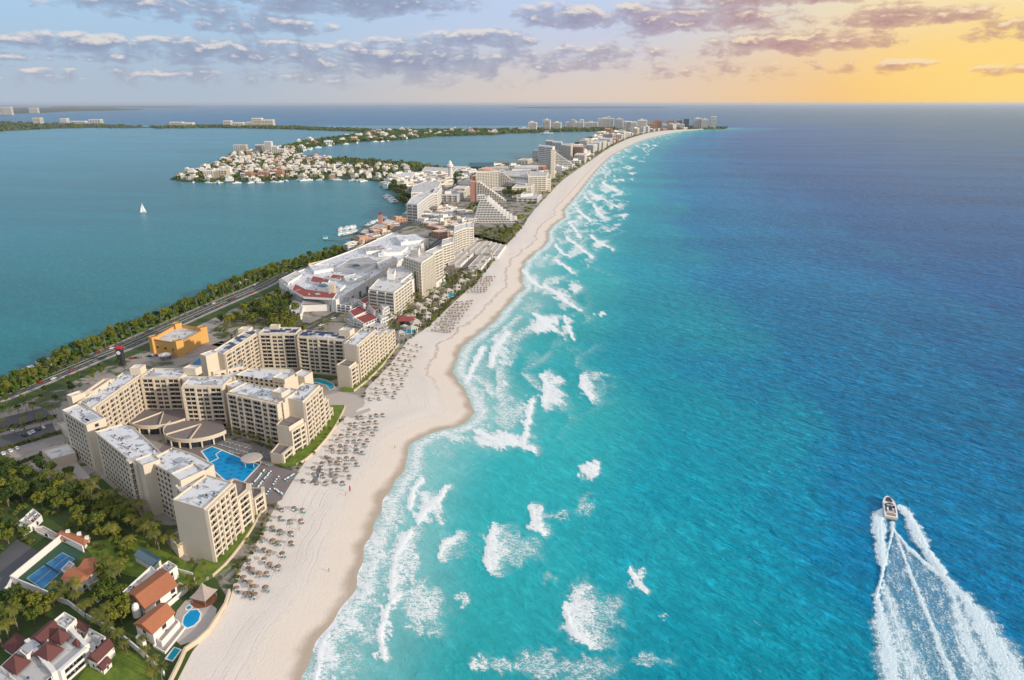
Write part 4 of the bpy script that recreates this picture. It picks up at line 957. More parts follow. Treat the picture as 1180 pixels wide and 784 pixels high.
def town():
    # ochre building behind the near hotel
    b = Building('shop_building', 'ochre yellow building with corner turrets and a white flat roof behind the near hotel', 'building', (-300, 470), wall='ochre', roof='roof_plain')
    z = 14; p = ccw(GP(z, (174, 391), (205, 396), (236, 379), (204, 374)))
    w = b.wing(p, z, par=2.6, units=3, seed=2)
    for q in p:
        c = centroid(p); x, y = lerp(q, c, .10); e = Vector(p[1]) - Vector(p[0]); b.wing([(x + dx * math.cos(.9) - dy * math.sin(.9), y + dx * math.sin(.9) + dy * math.cos(.9)) for dx, dy in ((-3, -3), (3, -3), (3, 3), (-3, 3))], z + 2.2, name='turret', par=.5, roof='ochre_trim')
    i0 = min(range(4), key=lambda i: p[i][1]); b.face(w, p[i0 - 1], p[i0], 1, 6, 'SWSWSWS', z0=GZ + 4)
    m = MB(); m.strip(list(p) + [p[0]], .9, z - .02, 0, .45); m.build('cornice', ['ochre_trim'], b.root)
    x, y = G(190, 409, 6); m = MB(); m.lathe([(0, 5.5), (5, 4.2), (5, 3.6), (0, 3.6)], 12, (x, y, GZ)); m.build('porch_roof', ['roof_plain'], b.root)
    for k in range(4):
        m = MB(); a = k * math.pi / 2; m.tube([(x + 4 * math.cos(a), y + 4 * math.sin(a), GZ), (x + 4 * math.cos(a), y + 4 * math.sin(a), GZ + 3.8)], [.3, .3], 6); m.build('post', ['dark'], b.root)
    b.finish()
    # dark guitar-less sign tower by the road
    x, y = G(141, 421, 2); r = empty('sign_tower', (x, y, GZ), 'dark sign tower with a red cap and a pale round clock beside the boulevard', 'sign tower')
    m = MB(); m.box(x, y, GZ, 4, 4, 14); m.build('shaft', ['dark'], r); m = MB(); m.box(x, y, GZ + 14, 5, 5, 1.2); m.build('cap', ['red_cloth'], r)
    m = MB(); m.tube([(x, y - 2.0, GZ + 11), (x, y - 2.15, GZ + 11)], [1.5, 1.5], 20); m.build('clock_face', ['boat_white'], r)
    m = MB(); m.box(x, y - 2.2, GZ + 10.9, .15, .06, 1.2); m.box(x + .4, y - 2.2, GZ + 10.85, .9, .06, .15); m.build('clock_hand', ['dark'], r)
    # blue court and fence behind the near hotel
    pz = [G(*q, 2) for q in ((222, 420), (240, 406), (244, 412), (230, 424))]
    m = MB(); m.prism(pz, GZ - .2, GZ + .5); m.build('court_slab', ['court_blue'], kind='structure')
    # shopping centre: one long building, roof of many levels
    b = Building('shopping_centre', 'long white shopping centre with a cluttered roof and dark red roof strips', 'shopping centre', (-235, 800), wall='white_wall', roof='roof_white')
    z = 15; out = GP(z, (321, 322), (336, 334), (387, 346), (430, 319), (466, 297), (494, 275), (452, 268), (412, 286), (372, 301))
    w = b.wing(out, z, units=150, seed=8, par=1.2)
    p = ccw(out)
    for i in range(len(p)):      # pilasters along its walls
        a, c = Vector(p[i]), Vector(p[(i + 1) % len(p)]); d = c - a; L = d.length; d.normalize(); o = Vector((d.y, -d.x)); k = int(L / 9); rz = math.atan2(d.y, d.x)
        if o.dot(-(a + c) / 2) < 0: continue
        for j in range(k):
            q = a + d * (j + .5) * L / k + o * .4; w['b'].box(q.x, q.y, GZ, 1.6, .8, z - GZ + .6, rz, 0)
            if j % 2:
                m = MB(); q = q + d * (L / k / 2) - o * .3; m.box(q.x, q.y, GZ + .2, L / k * .55, .3, 6, rz, 0); m.build('shop_window', ['glass_blue'], b.root)
    for px, z2, rf, nm in (([(340, 327), (352, 333), (388, 338), (384, 344), (350, 342), (336, 334)], 16.2, 'tile_red', 'roof_block'), ([(360, 318), (380, 322), (376, 329), (357, 324)], 16.4, 'tile_red', 'roof_block'),
                       ([(383, 316), (398, 318), (392, 322), (379, 320)], 16.6, 'tile_red', 'roof_block'), ([(366, 331), (392, 333), (398, 328), (372, 325)], 18.5, 'roof_white', 'roof_block'), ([(324, 321), (342, 312), (348, 316), (332, 326)], 17, 'roof_plain', 'roof_block'),
                       ([(388, 308), (416, 312), (436, 303), (424, 296), (404, 298)], 19, 'roof_grey', 'roof_block'), ([(400, 324), (426, 316), (420, 312), (396, 319)], 18, 'roof_white', 'roof_block'),
                       ([(436, 292), (462, 290), (470, 284), (448, 282)], 19, 'roof_white', 'roof_block'), ([(356, 306), (380, 304), (384, 309), (362, 313)], 17.5, 'roof_white', 'roof_block'), ([(422, 290), (440, 288), (436, 283), (420, 284)], 18, 'roof_grey', 'roof_block'),
                       ([(462, 280), (490, 276), (480, 270), (456, 272)], 18, 'roof_white', 'roof_block'), ([(440, 308), (458, 298), (452, 295), (434, 303)], 20, 'roof_plain', 'roof_block')):
        b.wing(GP(z2, *px), z2, z0=z - 1, name=nm, roof=rf, units=4, seed=len(px), par=.5)
    for (px, py) in ((441, 291), (447, 287), (372, 329), (410, 306), (466, 277)):
        x, y = G(px, py, 19); m = MB(); m.lathe([(6, 0), (5.2, 2), (3, 3.4), (0, 4)], 14, (x, y, 17)); m.build('roof_dome', ['glass_blue' if py > 300 else 'roof_white'], b.root)
    x, y = G(385, 355, 2); x2, y2 = G(386, 329, 2)
    for (px, py) in ((387, 352),):
        x, y = G(px, py, 2); m = MB(); m.box(x - 4, y + 6, GZ, 6, 5, 20); m.build('entrance_tower', ['sand_wall'], b.root)
    b.finish()
    # curved sign wall on the lagoon side
    p = [G(*q, 4) for q in ((356, 313), (372, 309), (392, 303), (408, 296), (418, 289), (420, 282))]
    m = MB(); m.strip(p, 1.2, GZ, 0, 11.5)
    for q in p: m.box(q[0], q[1] + 1.4, GZ, 1, 2, 9)
    m.build('curved_wall', ['sand_wall'], label='tall curved beige wall between the lagoon hedge and the shopping centre', cat='wall', org=(p[2][0], p[2][1], GZ))
    # lower white hall with the dark roof in front of it
    b = Building('hall_building', 'low white building with a dark pitched roof in front of the shopping centre', 'building', (-180, 640), wall='white_wall', roof='roof_plain')
    P = GP(9, (347, 352), (404, 350), (400, 343), (350, 344)); w = b.wing(P, 9, units=0); c = centroid(ccw(P))
    m = MB(); m.gable(c[0], c[1], 9, 44, 17, 3.2, .1); m.build('pitched_roof', ['roof_grey'], b.root)
    w = b.wing(GP(8, (332, 356), (347, 362), (350, 350), (338, 346)), 8); b.bands(w, ccw(w['p'])[0], ccw(w['p'])[1], 2, 3, kind='N')
    w = b.wing(GP(10, (382, 350), (404, 353), (414, 345), (394, 341)), 10, units=3); q = w['p']
    for i in range(4): b.bands(w, q[i], q[(i + 1) % 4], 3, 2.7, kind='B', step=5)
    b.finish()
    # white complex with red roofs
    b = Building('villa_hotel', 'white terraced complex with bright red tiled roofs beside the farther hotel', 'building', (-120, 590), wall='white_wall', roof='tile_red')
    for i, (px, z) in enumerate((([(402, 358), (416, 352), (424, 358), (408, 365)], 9), ([(409, 366), (426, 360), (436, 366), (420, 373)], 8), ([(424, 352), (438, 347), (444, 352), (432, 358)], 12), ([(414, 346), (424, 341), (431, 345), (420, 350)], 14),
                               ([(434, 360), (446, 354), (452, 362), (440, 368)], 9), ([(398, 367), (408, 372), (440, 379), (446, 374), (420, 368)], 5), ([(436, 347), (446, 345), (450, 351), (442, 356)], 15))):
        P = GP(z, *px); w = b.wing(P, z, roof=['tile_red', 'tile_red', 'tile_orange', 'tile_red', 'roof_plain', 'roof_plain', 'roof_white'][i], par=.5, units=1 if i > 3 else 0)
        q = w['p']
        for k in range(len(q)): b.bands(w, q[k], q[(k + 1) % len(q)], max(1, int(z / 3.3)), 3.0, kind='B', step=4)
    b.finish()
    # palapa-roofed beach restaurant and its pool
    x, y = G(468, 372, 3); r = empty('beach_bar', (x, y, GZ), 'open beach restaurant with a red hipped roof above a small blue pool', 'restaurant')
    m = MB(); m.gable(x, y, GZ + 4, 16, 9, 3, .1, over=1, hip=4); m.build('hipped_roof', ['tile_red'], r)
    for dx in (-7, 0, 7):
        for dy in (-4, 4):
            m = MB(); m.box(x + dx, y + dy, GZ, .4, .4, 4); m.build('post', ['white_wall'], r)
    def pool(px, label, m_='pool_teal'):
        p = [G(*q, 2) for q in px]; c = centroid(p); r = empty('swimming_pool', (c[0], c[1], GZ), label, 'swimming pool')
        b = MB(); b.sheet(p, GZ + .1); b.build('water', [m_], r); b = MB(); b.strip(p + [p[0]], 1.0, GZ + .04, 0, .2); b.build('pool_edge', ['white_wall'], r)
    pool([(460, 381), (478, 379), (481, 384), (462, 386)], 'small blue pool below the red roofed beach restaurant')
    pool([(514, 340), (524, 337), (526, 341), (516, 344)], 'blue pool among the palms beside the beach wall')
    pool([(502, 327), (512, 323), (514, 327), (505, 331)], 'pale blue pool between white terraces and the tall cream hotel')
    pool([(556, 297), (566, 295), (567, 299), (557, 301)], 'dark blue pool at the beach edge of the long white bungalows')
    # beach hotels from near to far
    tower('hotel_block', 'stepped cream hotel with a blank tan gable beside the red roofed complex', [(425, 333), (454, 337), (474, 322), (455, 317), (437, 320)], 29, 8, wall='cream_light', finish=True, units=9)
    b, w, p, fh = tower('hotel_block', 'white stepped apartment hotel between the tan gable block and the tall cream hotel', [(446, 322), (462, 324), (478, 312), (466, 305), (446, 312)], 30, 8, wall='white_wall', finish=False, units=5)
    b.wing(GP(24, (455, 332), (466, 330), (478, 320), (474, 316)), 24, name='terrace_wing', units=2); b.wing(GP(35, (446, 316), (454, 316), (456, 310), (448, 309)), 35, name='lift_house'); b.finish()
    b, w, p, fh = tower('hotel_block', 'tall cream slab hotel with square windows in its gable and a sunlit balcony front', [(466, 296), (486, 302.5), (500.5, 293), (482, 288)], 42, 11, wall='cream_light', finish=False, kind='N', step=4.5, units=4)
    b.wing(GP(48, (473, 288), (482, 289), (484, 285), (476, 284)), 48, z0=41, name='lift_house')
    w2 = b.wing(GP(40, (487, 300), (500, 291), (509, 287), (503, 284), (490, 290)), 40); q = w2['p']
    for k in range(len(q)): b.bands(w2, q[k], q[(k + 1) % len(q)], 11, 3.3, kind='B')
    w2 = b.wing(GP(9, (486, 330), (512, 312), (516, 315), (492, 334)), 9, name='terrace_wing', roof='deck_pale'); b.finish()
    b, w, p, fh = tower('hotel_block', 'long cream hotel row with balconies behind the bungalow roofs', [(509, 283), (522, 279), (522, 273), (510, 276)], 30, 8, finish=False, units=4)
    for px, z in (([(523, 268), (532, 264), (540, 262), (538, 257), (524, 260)], 33), ([(500, 292), (510, 287), (511, 280), (502, 284)], 27), ([(533, 264), (545, 262), (545, 256), (536, 257)], 30)):
        w2 = b.wing(GP(z, *px), z, units=2); q = w2['p']
        for k in range(len(q)): b.bands(w2, q[k], q[(k + 1) % len(q)], int(z / 3.6), 3.3, kind='B')
    b.finish()
    # long low bungalow rows that run towards the beach hotels
    for i in range(7):
        a = lerp((512, 303), (558, 312), i / 6); c = lerp((548, 275), (580, 283), i / 6); A, C = Vector(G(*a, 5)), Vector(G(*c, 5))
        for k, (t0, t1) in enumerate(((0, .44), (.5, 1))):
            p0, p1 = A.lerp(C, t0), A.lerp(C, t1); d = (p1 - p0).normalized(); n = Vector((-d.y, d.x)) * 4.0
            if i in (3, 6) and k == 0: continue
            b = Building('bungalow_row', 'long low terrace of white walled bungalows with flat greyish roofs near the beach', 'bungalow row', tuple((p0 + p1) / 2), 'bungalow rows behind the beach', wall='white_wall', roof='deck_tile')
            w = b.wing([tuple(p0 - n), tuple(p1 - n), tuple(p1 + n), tuple(p0 + n)], 6.2, par=.9); m = int((p1 - p0).length / 8)
            for j in range(1, m):
                q = p0.lerp(p1, j / m); w['b'].box(q.x, q.y, 5.2, .5, 8.4, 1.3, math.atan2(d.y, d.x), 0)
                q2 = q - n * 1.02; w['b'].box(q2.x, q2.y, GZ, .5, .8, 3.4, math.atan2(d.y, d.x), 0)
            b.finish()
    # white terraced pyramid
    b = Building('pyramid_hotel', 'white terraced pyramid hotel stepping down towards the beach', 'hotel', G(565, 256, 2), wall='white_wall', roof='roof_plain')
    base = [G(*q, 2) for q in ((543.5, 257), (596, 257.5), (590, 250), (552, 249))]
    x0, x1, y0, y1 = base[0][0], base[1][0], base[0][1], base[0][1] + 52
    n = 10
    for f in range(n):
        t = f / n; z = GZ + 4.0 * (f + 1); l = x0 + (x1 - x0) * (.035 + .016 * f); r_ = x1 - (x1 - x0) * (.66 * t ** .8); q = .4 * f
        if f == 0: l, r_ = x0, x1
        w = b.wing([(l, y0 + q), (r_, y0 + q), (r_, y1 - 2 * q), (l, y1 - 2 * q)], z, z0=z - 4.3, name='storey', par=.8, roof='roof_plain')
        b.bands(w, (l + 1, y0 + q), (r_ - (x1 - x0) * .05, y0 + q), 1, 3.6, z0=z - 4.0, kind='B', step=5.5, D=1.4)
        for k in range(5):
            m = r_ - 2.2; w['b'].box(m, y0 + q + 5 + 9 * k, z - 1, 4, 3, 2.4, 0, 0)
    xt = x0 + (x1 - x0) * .27
    w = b.wing([(x0 + 11, y0 + 6), (xt + 2, y0 + 6), (xt + 2, y0 + 26), (x0 + 11, y0 + 26)], GZ + 46, z0=GZ + 38, name='storey'); b.bands(w, (x0 + 11, y0 + 6), (xt + 2, y0 + 6), 2, 3.4, z0=GZ + 39.5, step=4)
    b.finish()
    # hotel of two stepped gables
    b = Building('gable_hotel', 'cream hotel with two sloping stepped wings and a rust coloured end wall', 'hotel', G(560, 233, 2), wall='cream_light', roof='roof_plain')
    def slope_wing(a, c, th, z, n, frac0, wall='cream_light'):
        A, C = Vector(a), Vector(c); d = C - A; o = Vector((-d.y, d.x)).normalized() * th; fh = (z - GZ) / n
        for f in range(n):
            e = A + d * (1 - (1 - frac0) * f / n)
            w = b.wing([tuple(A), tuple(e), tuple(e + o), tuple(A + o)], GZ + fh * (f + 1) + .6, z0=GZ + fh * f, name='storey', par=.6, wall=wall)
            b.bands(w, tuple(A), tuple(e), 1, fh, z0=GZ + fh * f, kind='N', step=5.0, frac=.7)
    A, C = G(549.5, 233, 2), G(583, 233.2, 2); slope_wing(A, C, 22, zt(A[1], 210.5), 12, .06)
    w = b.wing([(G(543, 231.5, 2)[0], A[1] + 1), (A[0] - .2, A[1] + .5), (A[0] - .2, A[1] + 23), (G(543, 231.5, 2)[0], A[1] + 23)], zt(A[1], 209.5), name='end_wall', wall='pink_wall')
    A2, C2 = G(549, 223, 2), G(576, 221.5, 2); z2 = zt(A2[1], 199)
    w = b.wing([A2, C2, (C2[0], C2[1] + 30), (A2[0], A2[1] + 32)], z2, units=5); b.bands(w, A2, C2, 13, (z2 - GZ - 1) / 13, kind='N', step=6, frac=.7)
    A3, C3 = (C2[0] + .3, C2[1] - 1), G(607, 221.5, 2); slope_wing(A3, C3, 26, zt(A3[1], 199.5), 13, .06)
    m = MB(); c = G(555, 214, 2); m.gable(c[0], c[1] + 6, z2 + .2, 62, 24, 9, .05); m.build('glazed_roof', ['glass_blue'], b.root)
    b.finish()
    # cream low-rise hotels behind it
    for i, (px, z, n, lab) in enumerate((([(577, 202), (607, 204), (608, 198), (582, 196.5)], 32, 6, 'cream flat roofed hotel block between the stepped gables and the slim tower'),
                       ([(584, 209.5), (606, 212), (611, 207), (590, 204.5)], 26, 6, 'cream hotel block with deep balconies just behind the stepped gables'),
                       ([(609, 203.5), (629, 203), (632, 198), (612, 197.5)], 40, 8, 'cream square hotel block left of the slim tower'),
                       ([(590, 216), (612, 215), (616, 211), (596, 211.5)], 24, 5, 'low pale hotel wing beside the beach garden'), ([(622, 207), (634, 206), (634.5, 201), (624, 201.5)], 32, 7, 'narrow cream hotel wing at the foot of the slim tower'),
                       ([(560, 196.5), (583, 195.5), (585, 191.5), (565, 191.8)], 24, 4, 'flat white building on the lagoon side of the cream hotels'), ([(590, 196), (618, 195), (620, 190.5), (594, 191)], 28, 5, 'wide white roofed building behind the cream hotel blocks'))):
        tower('hotel_block', lab, px, z, n, units=4, step=9, wall='cream_light' if i < 5 else 'pale_wall')
    # big stepped white hotel and its neighbours
    b = Building('stepped_hotel', 'big white hotel with a striped front and a wing sloping to the beach', 'hotel', G(628, 192, 2), wall='white_wall', roof='roof_plain')
    A, C = G(620.5, 192.5, 2), G(636.5, 195, 2); z = zt(A[1], 168)
    w = b.wing([A, C, (C[0] + 10, C[1] + 60), (A[0] + 6, A[1] + 70)], z, units=5); b.bands(w, A, C, 11, (z - GZ - 2) / 11, step=30, frac=.5)
    A2 = (G(638.5, 196, 2)[0], C[1] + 30); C2 = (G(668, 192, 2)[0] - 16, C[1] + 20); nn = 10; zz = zt(A2[1], 176); fh = (zz - GZ) / nn
    for f in range(nn):
        e = lerp(A2, C2, 1 - .93 * f / nn); w = b.wing([A2, e, (e[0], e[1] + 26), (A2[0], A2[1] + 26)], GZ + fh * (f + 1) + .6, z0=GZ + fh * f, name='storey', par=.6)
        b.bands(w, A2, e, 1, fh, z0=GZ + fh * f, step=14, frac=.62)
    A3, C3 = G(634.3, 207.5, 2), G(638.8, 207.5, 2); w = b.wing([A3, C3, (C3[0] + 4, C3[1] + 40), (A3[0] + 4, A3[1] + 40)], zt(A3[1], 173.5), wall='cream', name='slim_tower')
    b.finish()
    far = [([(637, 164), (647, 164.5), (648, 162.8), (639, 162.4)], 62, 14, 'white', 'white tower rising behind the sloping white wing'), ([(648, 167), (658, 168.5), (660, 166.5), (650, 165.4)], 56, 13, 'cream', 'cream tower right of the white tower behind the sloping wing'),
           ([(629, 162.6), (637, 163), (637.5, 161.4), (630, 161.2)], 58, 12, 'pale', 'pale tower set back behind the big striped hotel'), ([(660, 169), (672, 169.5), (673, 167.2), (662, 167)], 48, 11, 'pink', 'brown hotel block near the sloping white wing'),
           ([(662, 178.5), (674, 179), (676, 176.6), (665, 176.4)], 30, 7, 'cream', 'low cream beach hotel in front of the brown block'), ([(676, 167), (684, 167.5), (690, 165), (682, 164.6)], 34, 8, 'white', 'white stepped beach hotel past the brown block'),
           ([(684, 163.5), (695, 164), (699, 161.8), (689, 161.4)], 36, 8, 'cream', 'cream beach hotel beside the dark wooded point'), ([(690, 160.5), (703, 161), (706, 159), (694, 158.6)], 30, 6, 'pale', 'flat pale hotel beyond the wooded point'),
           ([(710, 152.2), (719, 152.8), (722, 151.4), (713, 151)], 40, 8, 'white', 'white block hotel where the beach starts to bend')]
    for px, z, n, wl, lab in far:
        tower('hotel_block', lab, px, z, n, units=0, step=14, wall={'white': 'white_wall', 'cream': 'cream_light', 'pale': 'pale_wall', 'pink': 'terracotta_wall'}[wl], frac=.6)
    # skyline of the far point: left edge, right edge, foot, top in the photo
    sky = [(597, 610, 151, 147.5), (609, 616, 150.6, 140.8), (612.5, 618, 151, 141), (625.5, 633.5, 150.4, 138.2), (637, 646, 149.8, 141.2), (652, 672, 148.8, 140.6), (658, 662, 148.8, 137.8), (668, 672, 148.6, 137.6), (674, 688, 148.6, 141), (689, 706.5, 148.4, 136.4), (700, 702.2, 148.4, 134),
           (709.5, 717, 150, 137), (718, 722, 151.5, 139.5), (721, 727, 152.5, 139.8), (727, 733, 153.6, 140.3), (734.5, 744.5, 152.8, 138.4), (746, 754, 151.6, 142.6), (749, 756, 150.4, 140.5), (754, 762, 149.8, 138.6), (762, 768, 149.6, 143), (768, 774, 149.2, 140.8), (770, 776, 148.8, 138.8), (776, 788, 148.6, 143), (780, 785, 148.2, 138.4),
           (788, 793, 148.4, 137.2), (799.5, 808, 148.6, 136.4), (808.5, 815.5, 148.8, 137.6), (819, 824.5, 148.8, 134.2)]
    names = ['pale low slab', 'cream tower', 'small cream tower', 'tall sunlit cream tower', 'cream square block', 'long pale hotel', 'thin pale tower', 'slim stepped tower', 'long low pale hotel', 'big grey hotel with a wide front', 'white needle tower', 'grey twin tower', 'grey slab', 'sunlit cream slab', 'cream slab', 'cream twin tower nearest the bend', 'low pinkish hotel', 'pink block', 'rusty pink tower',
             'pale block', 'pinkish block', 'small pink tower', 'wide pale hotel', 'orange round topped hotel', 'dark glass tower', 'pale stepped tower', 'cream twin block', 'slim lone tower at the very end']
    for (l, r_, f, tp), nm in zip(sky, names):
        x, y = G((l + r_) / 2, f, 2); k = (y * cp_ + 200 * sp_) / FPX; W_ = (r_ - l) * k; z = max(12, zt(y, tp)); D_ = min(W_, 60)
        wl = 'terracotta_wall' if 'pink' in nm or 'orange' in nm else ('white_wall' if 'pale' in nm or 'grey' in nm else ('glass_blue' if 'glass' in nm else 'far_wall'))
        b = Building('far_hotel', nm + ' in the skyline of the far point', 'hotel', (x, y), wall=wl, roof='roof_plain')
        a = -.15; P = [(x + dx * math.cos(a) - dy * math.sin(a), y + dx * math.sin(a) + dy * math.cos(a)) for dx, dy in ((-W_ / 2, 0), (W_ / 2, 0), (W_ / 2, D_), (-W_ / 2, D_))]
        w = b.wing(P, z, par=1.5); n = max(3, min(9, int(z / 9)))
        for i in range(4): b.bands(w, P[i], P[(i + 1) % 4], n, (z - GZ - 3) / n, step=max(9, W_ / 5), D=2.5, frac=.5)
        if W_ > 45: b.wing([lerp(P[0], P[1], .3), lerp(P[0], P[1], .6), lerp(P[3], P[2], .6), lerp(P[3], P[2], .3)], z + 7, z0=z - 1.5, name='lift_house')
        if 'round topped' in nm:
            m = MB(); m.tube([(x - 8, y + D_ / 2, z), (x - 8, y + D_ / 2, z + .1)], [1, 1], 4)
        b.finish()
    # far shore hotels to the left
    for l, r_, f, tp, nm in ((-4, 6, 132.8, 123.8, 'pale twin tower at the left edge across the bay'), (6, 14, 132.8, 123.6, 'sunlit twin tower at the left edge across the bay'), (34.5, 44, 130.6, 124.5, 'cream slab tower on the far coast beyond the bay'), (39, 47, 143, 135.8, 'pale block on the mangrove shore'), (103, 116, 142.6, 137.6, 'wide white hotel on the mangrove shore'),
                             (82, 98, 143, 139.6, 'low white domed hall on the mangrove shore'), (70, 77, 142, 136.6, 'small white block among the mangroves'), (284, 292, 146, 140.6, 'grey left wing hotel on the thin north shore'), (291, 302, 146, 136.2, 'tall middle block on the thin north shore'), (302, 315, 146, 138, 'long right hand block on the thin north shore'), (258, 266, 146, 139, 'white low hotel left of the big north shore block'), (268, 280, 146.4, 141, 'low white terraces beside the big north shore block'), (196, 210, 146, 140.6, 'faint pale block on the thin north shore'), (212, 222, 146, 141.4, 'faint second pale block on the thin north shore')):
        x, y = G((l + r_) / 2, f, 2); k = (y * cp_ + 200 * sp_) / FPX; W_ = (r_ - l) * k; z = max(15, zt(y, tp))
        b = Building('far_hotel', nm, 'hotel', (x, y), wall='pale_wall' if 'pale' in nm or 'white' in nm or 'grey' in nm else 'cream_light', roof='roof_plain')
        P = [(x - W_ / 2, y), (x + W_ / 2, y), (x + W_ / 2, y + 50), (x - W_ / 2, y + 50)]; w = b.wing(P, z, par=2); n = max(2, int(z / 14))
        b.bands(w, P[0], P[1], n, (z - GZ - 4) / n, step=W_ / 5, D=3, frac=.5); b.bands(w, P[1], P[2], n, (z - GZ - 4) / n, step=20, D=3, frac=.5)
        b.finish()
    # white office blocks along the lagoon
    for px, z, n, lab in (([(469, 234.5), (481, 235.5), (492, 227), (500, 222), (487, 221), (474, 228)], 34, 6, 'long white office building by the lagoon with sunlit storeys'), ([(474, 222), (494, 221), (505, 215), (508, 209.5), (490, 209), (476, 214)], 27, 5, 'white block behind the long white office building'),
                          ([(497, 224), (503, 223), (509, 216), (503, 216)], 30, 6, 'cream block on the avenue beside the white offices'), ([(452, 204), (474, 204.5), (478, 199), (456, 198.5)], 18, 3, 'low long pinkish white hall near the headland'),
                          ([(484, 200), (520, 201), (526, 194), (490, 192)], 14, 2, 'wide low white roofed market by the second lagoon'), ([(520, 196.5), (540, 197), (542, 192), (524, 191.5)], 12, 2, 'low dark market hall beside the tall monument tower')):
        tower('office_building', lab, px, z, n, wall='white_wall', cat='building', units=6, step=9)
    x, y = G(519.3, 209, 2); r = empty('monument_tower', (x, y, GZ), 'tall slim pale lookout tower beside the avenue', 'tower'); z = zt(y, 187)
    m = MB(); m.lathe([(9, 0), (8, 8), (6.5, 10), (5.6, z - 16)], 14, (x, y, GZ)); m.build('shaft', ['pale_wall'], r)
    m = MB(); m.lathe([(5.6, z - 16.2), (8.5, z - 14), (8.5, z - 9), (5, z - 7), (4.2, z - 2), (0, z + 3)], 14, (x, y, GZ)); m.build('lookout', ['white_wall'], r)
    # terracotta waterside restaurants
    for px, z, lab in (([(425, 263), (436, 265), (446, 259), (436, 257)], 9, 'terracotta coloured waterside restaurant with an arcade'), ([(438, 258), (450, 260), (458, 254), (446, 252)], 8, 'orange walled restaurant next to the white flat roofs'), ([(415, 268), (424, 270), (430, 265), (421, 263)], 7, 'small terracotta house at the edge of the lagoon hedge')):
        tower('restaurant', lab, px, z, 2, wall='terracotta_wall', cat='restaurant', units=3, step=5)
    x, y = G(439, 262, 2); r = empty('brick_tower', (x, y, GZ), 'slim brown brick tower among the waterside restaurants', 'tower')
    m = MB(); m.box(x, y, GZ, 6, 6, 22); m.build('shaft', ['pink_wall'], r); m = MB(); m.gable(x, y, GZ + 22, 6, 6, 4, 0, hip=3.4); m.build('cap_roof', ['tile_dark'], r)
    # small flat roofed buildings that fill the town between, each its own house
    rr = random.Random(42); n = 0; used = []
    zones = [([(448, 262), (470, 252), (500, 262), (520, 256), (524, 240), (500, 244), (470, 250)], 44, 7), ([(500, 262), (536, 246), (545, 256), (520, 270), (505, 275)], 16, 7), ([(440, 216), (462, 205), (500, 203), (520, 206), (516, 216), (490, 222), (466, 222)], 60, 11), ([(534, 214), (545, 206), (548, 200), (534, 198), (530, 206)], 10, 9),
             ([(610, 213), (640, 200), (668, 183), (690, 170), (684, 168), (655, 184), (625, 202)], 30, 10), ([(640, 178), (660, 168), (690, 158), (700, 154.5), (690, 157), (655, 170)], 30, 14), ([(556, 205), (575, 196), (600, 192), (580, 190), (556, 196)], 10, 10), ([(400, 292), (430, 276), (450, 268), (440, 267), (410, 281)], 8, 7)]
    for px, cnt, h in zones:
        P = [G(*q, 2) for q in px]; xs, ys = [q[0] for q in P], [q[1] for q in P]; k = 0
        for _ in range(cnt * 40):
            if k >= cnt: break
            x, y = rr.uniform(min(xs), max(xs)), rr.uniform(min(ys), max(ys)); s = rr.uniform(11, 24) * (1 + y / 4000)
            if not inpoly(x, y, P) or any(abs(x - a) + abs(y - c) < .62 * (s + d) for a, c, d in used): continue
            used.append((x, y, s)); k += 1; rz = rr.uniform(.7, 1.0); z = h * rr.uniform(.7, 1.5); wl = rr.choice(['white_wall', 'white_wall', 'pale_wall', 'cream', 'terracotta_wall' if y < 1400 else 'cream'])
            c, t = math.cos(rz), math.sin(rz); w2, d2 = s * .5, s * rr.uniform(.3, .5)
            b = Building('town_house', 'small flat roofed town building in the crowded strip between lagoon and beach', 'house', (x, y), 'small buildings of the town strip', wall=wl, roof=rr.choice(['roof_plain', 'roof_white', 'roof_grey', 'roof_plain']))
            p = [(x + u * c - v * t, y + u * t + v * c) for u, v in ((-w2, -d2), (w2, -d2), (w2, d2), (-w2, d2))]; w = b.wing(p, z + GZ, units=1 if y < 1300 else 0, seed=n); n += 1
            if y < 1500:
                nf = max(1, int(z / 3.4))
                for i in range(4): b.bands(w, p[i], p[(i + 1) % 4], nf, (z - .8) / nf, kind='N', step=5)
            else: b.bands(w, p[0], p[1], max(1, int(z / 5)), 4.5, kind='N', step=8)
            if rr.random() < .4: q = ccw(p); b.wing([lerp(q[0], q[2], .1), lerp(q[1], q[3], .3), lerp(q[2], q[0], .4), lerp(q[3], q[1], .2)], z + GZ + 3.2, z0=z + GZ - .8, name='upper_storey')
            b.finish()
town()
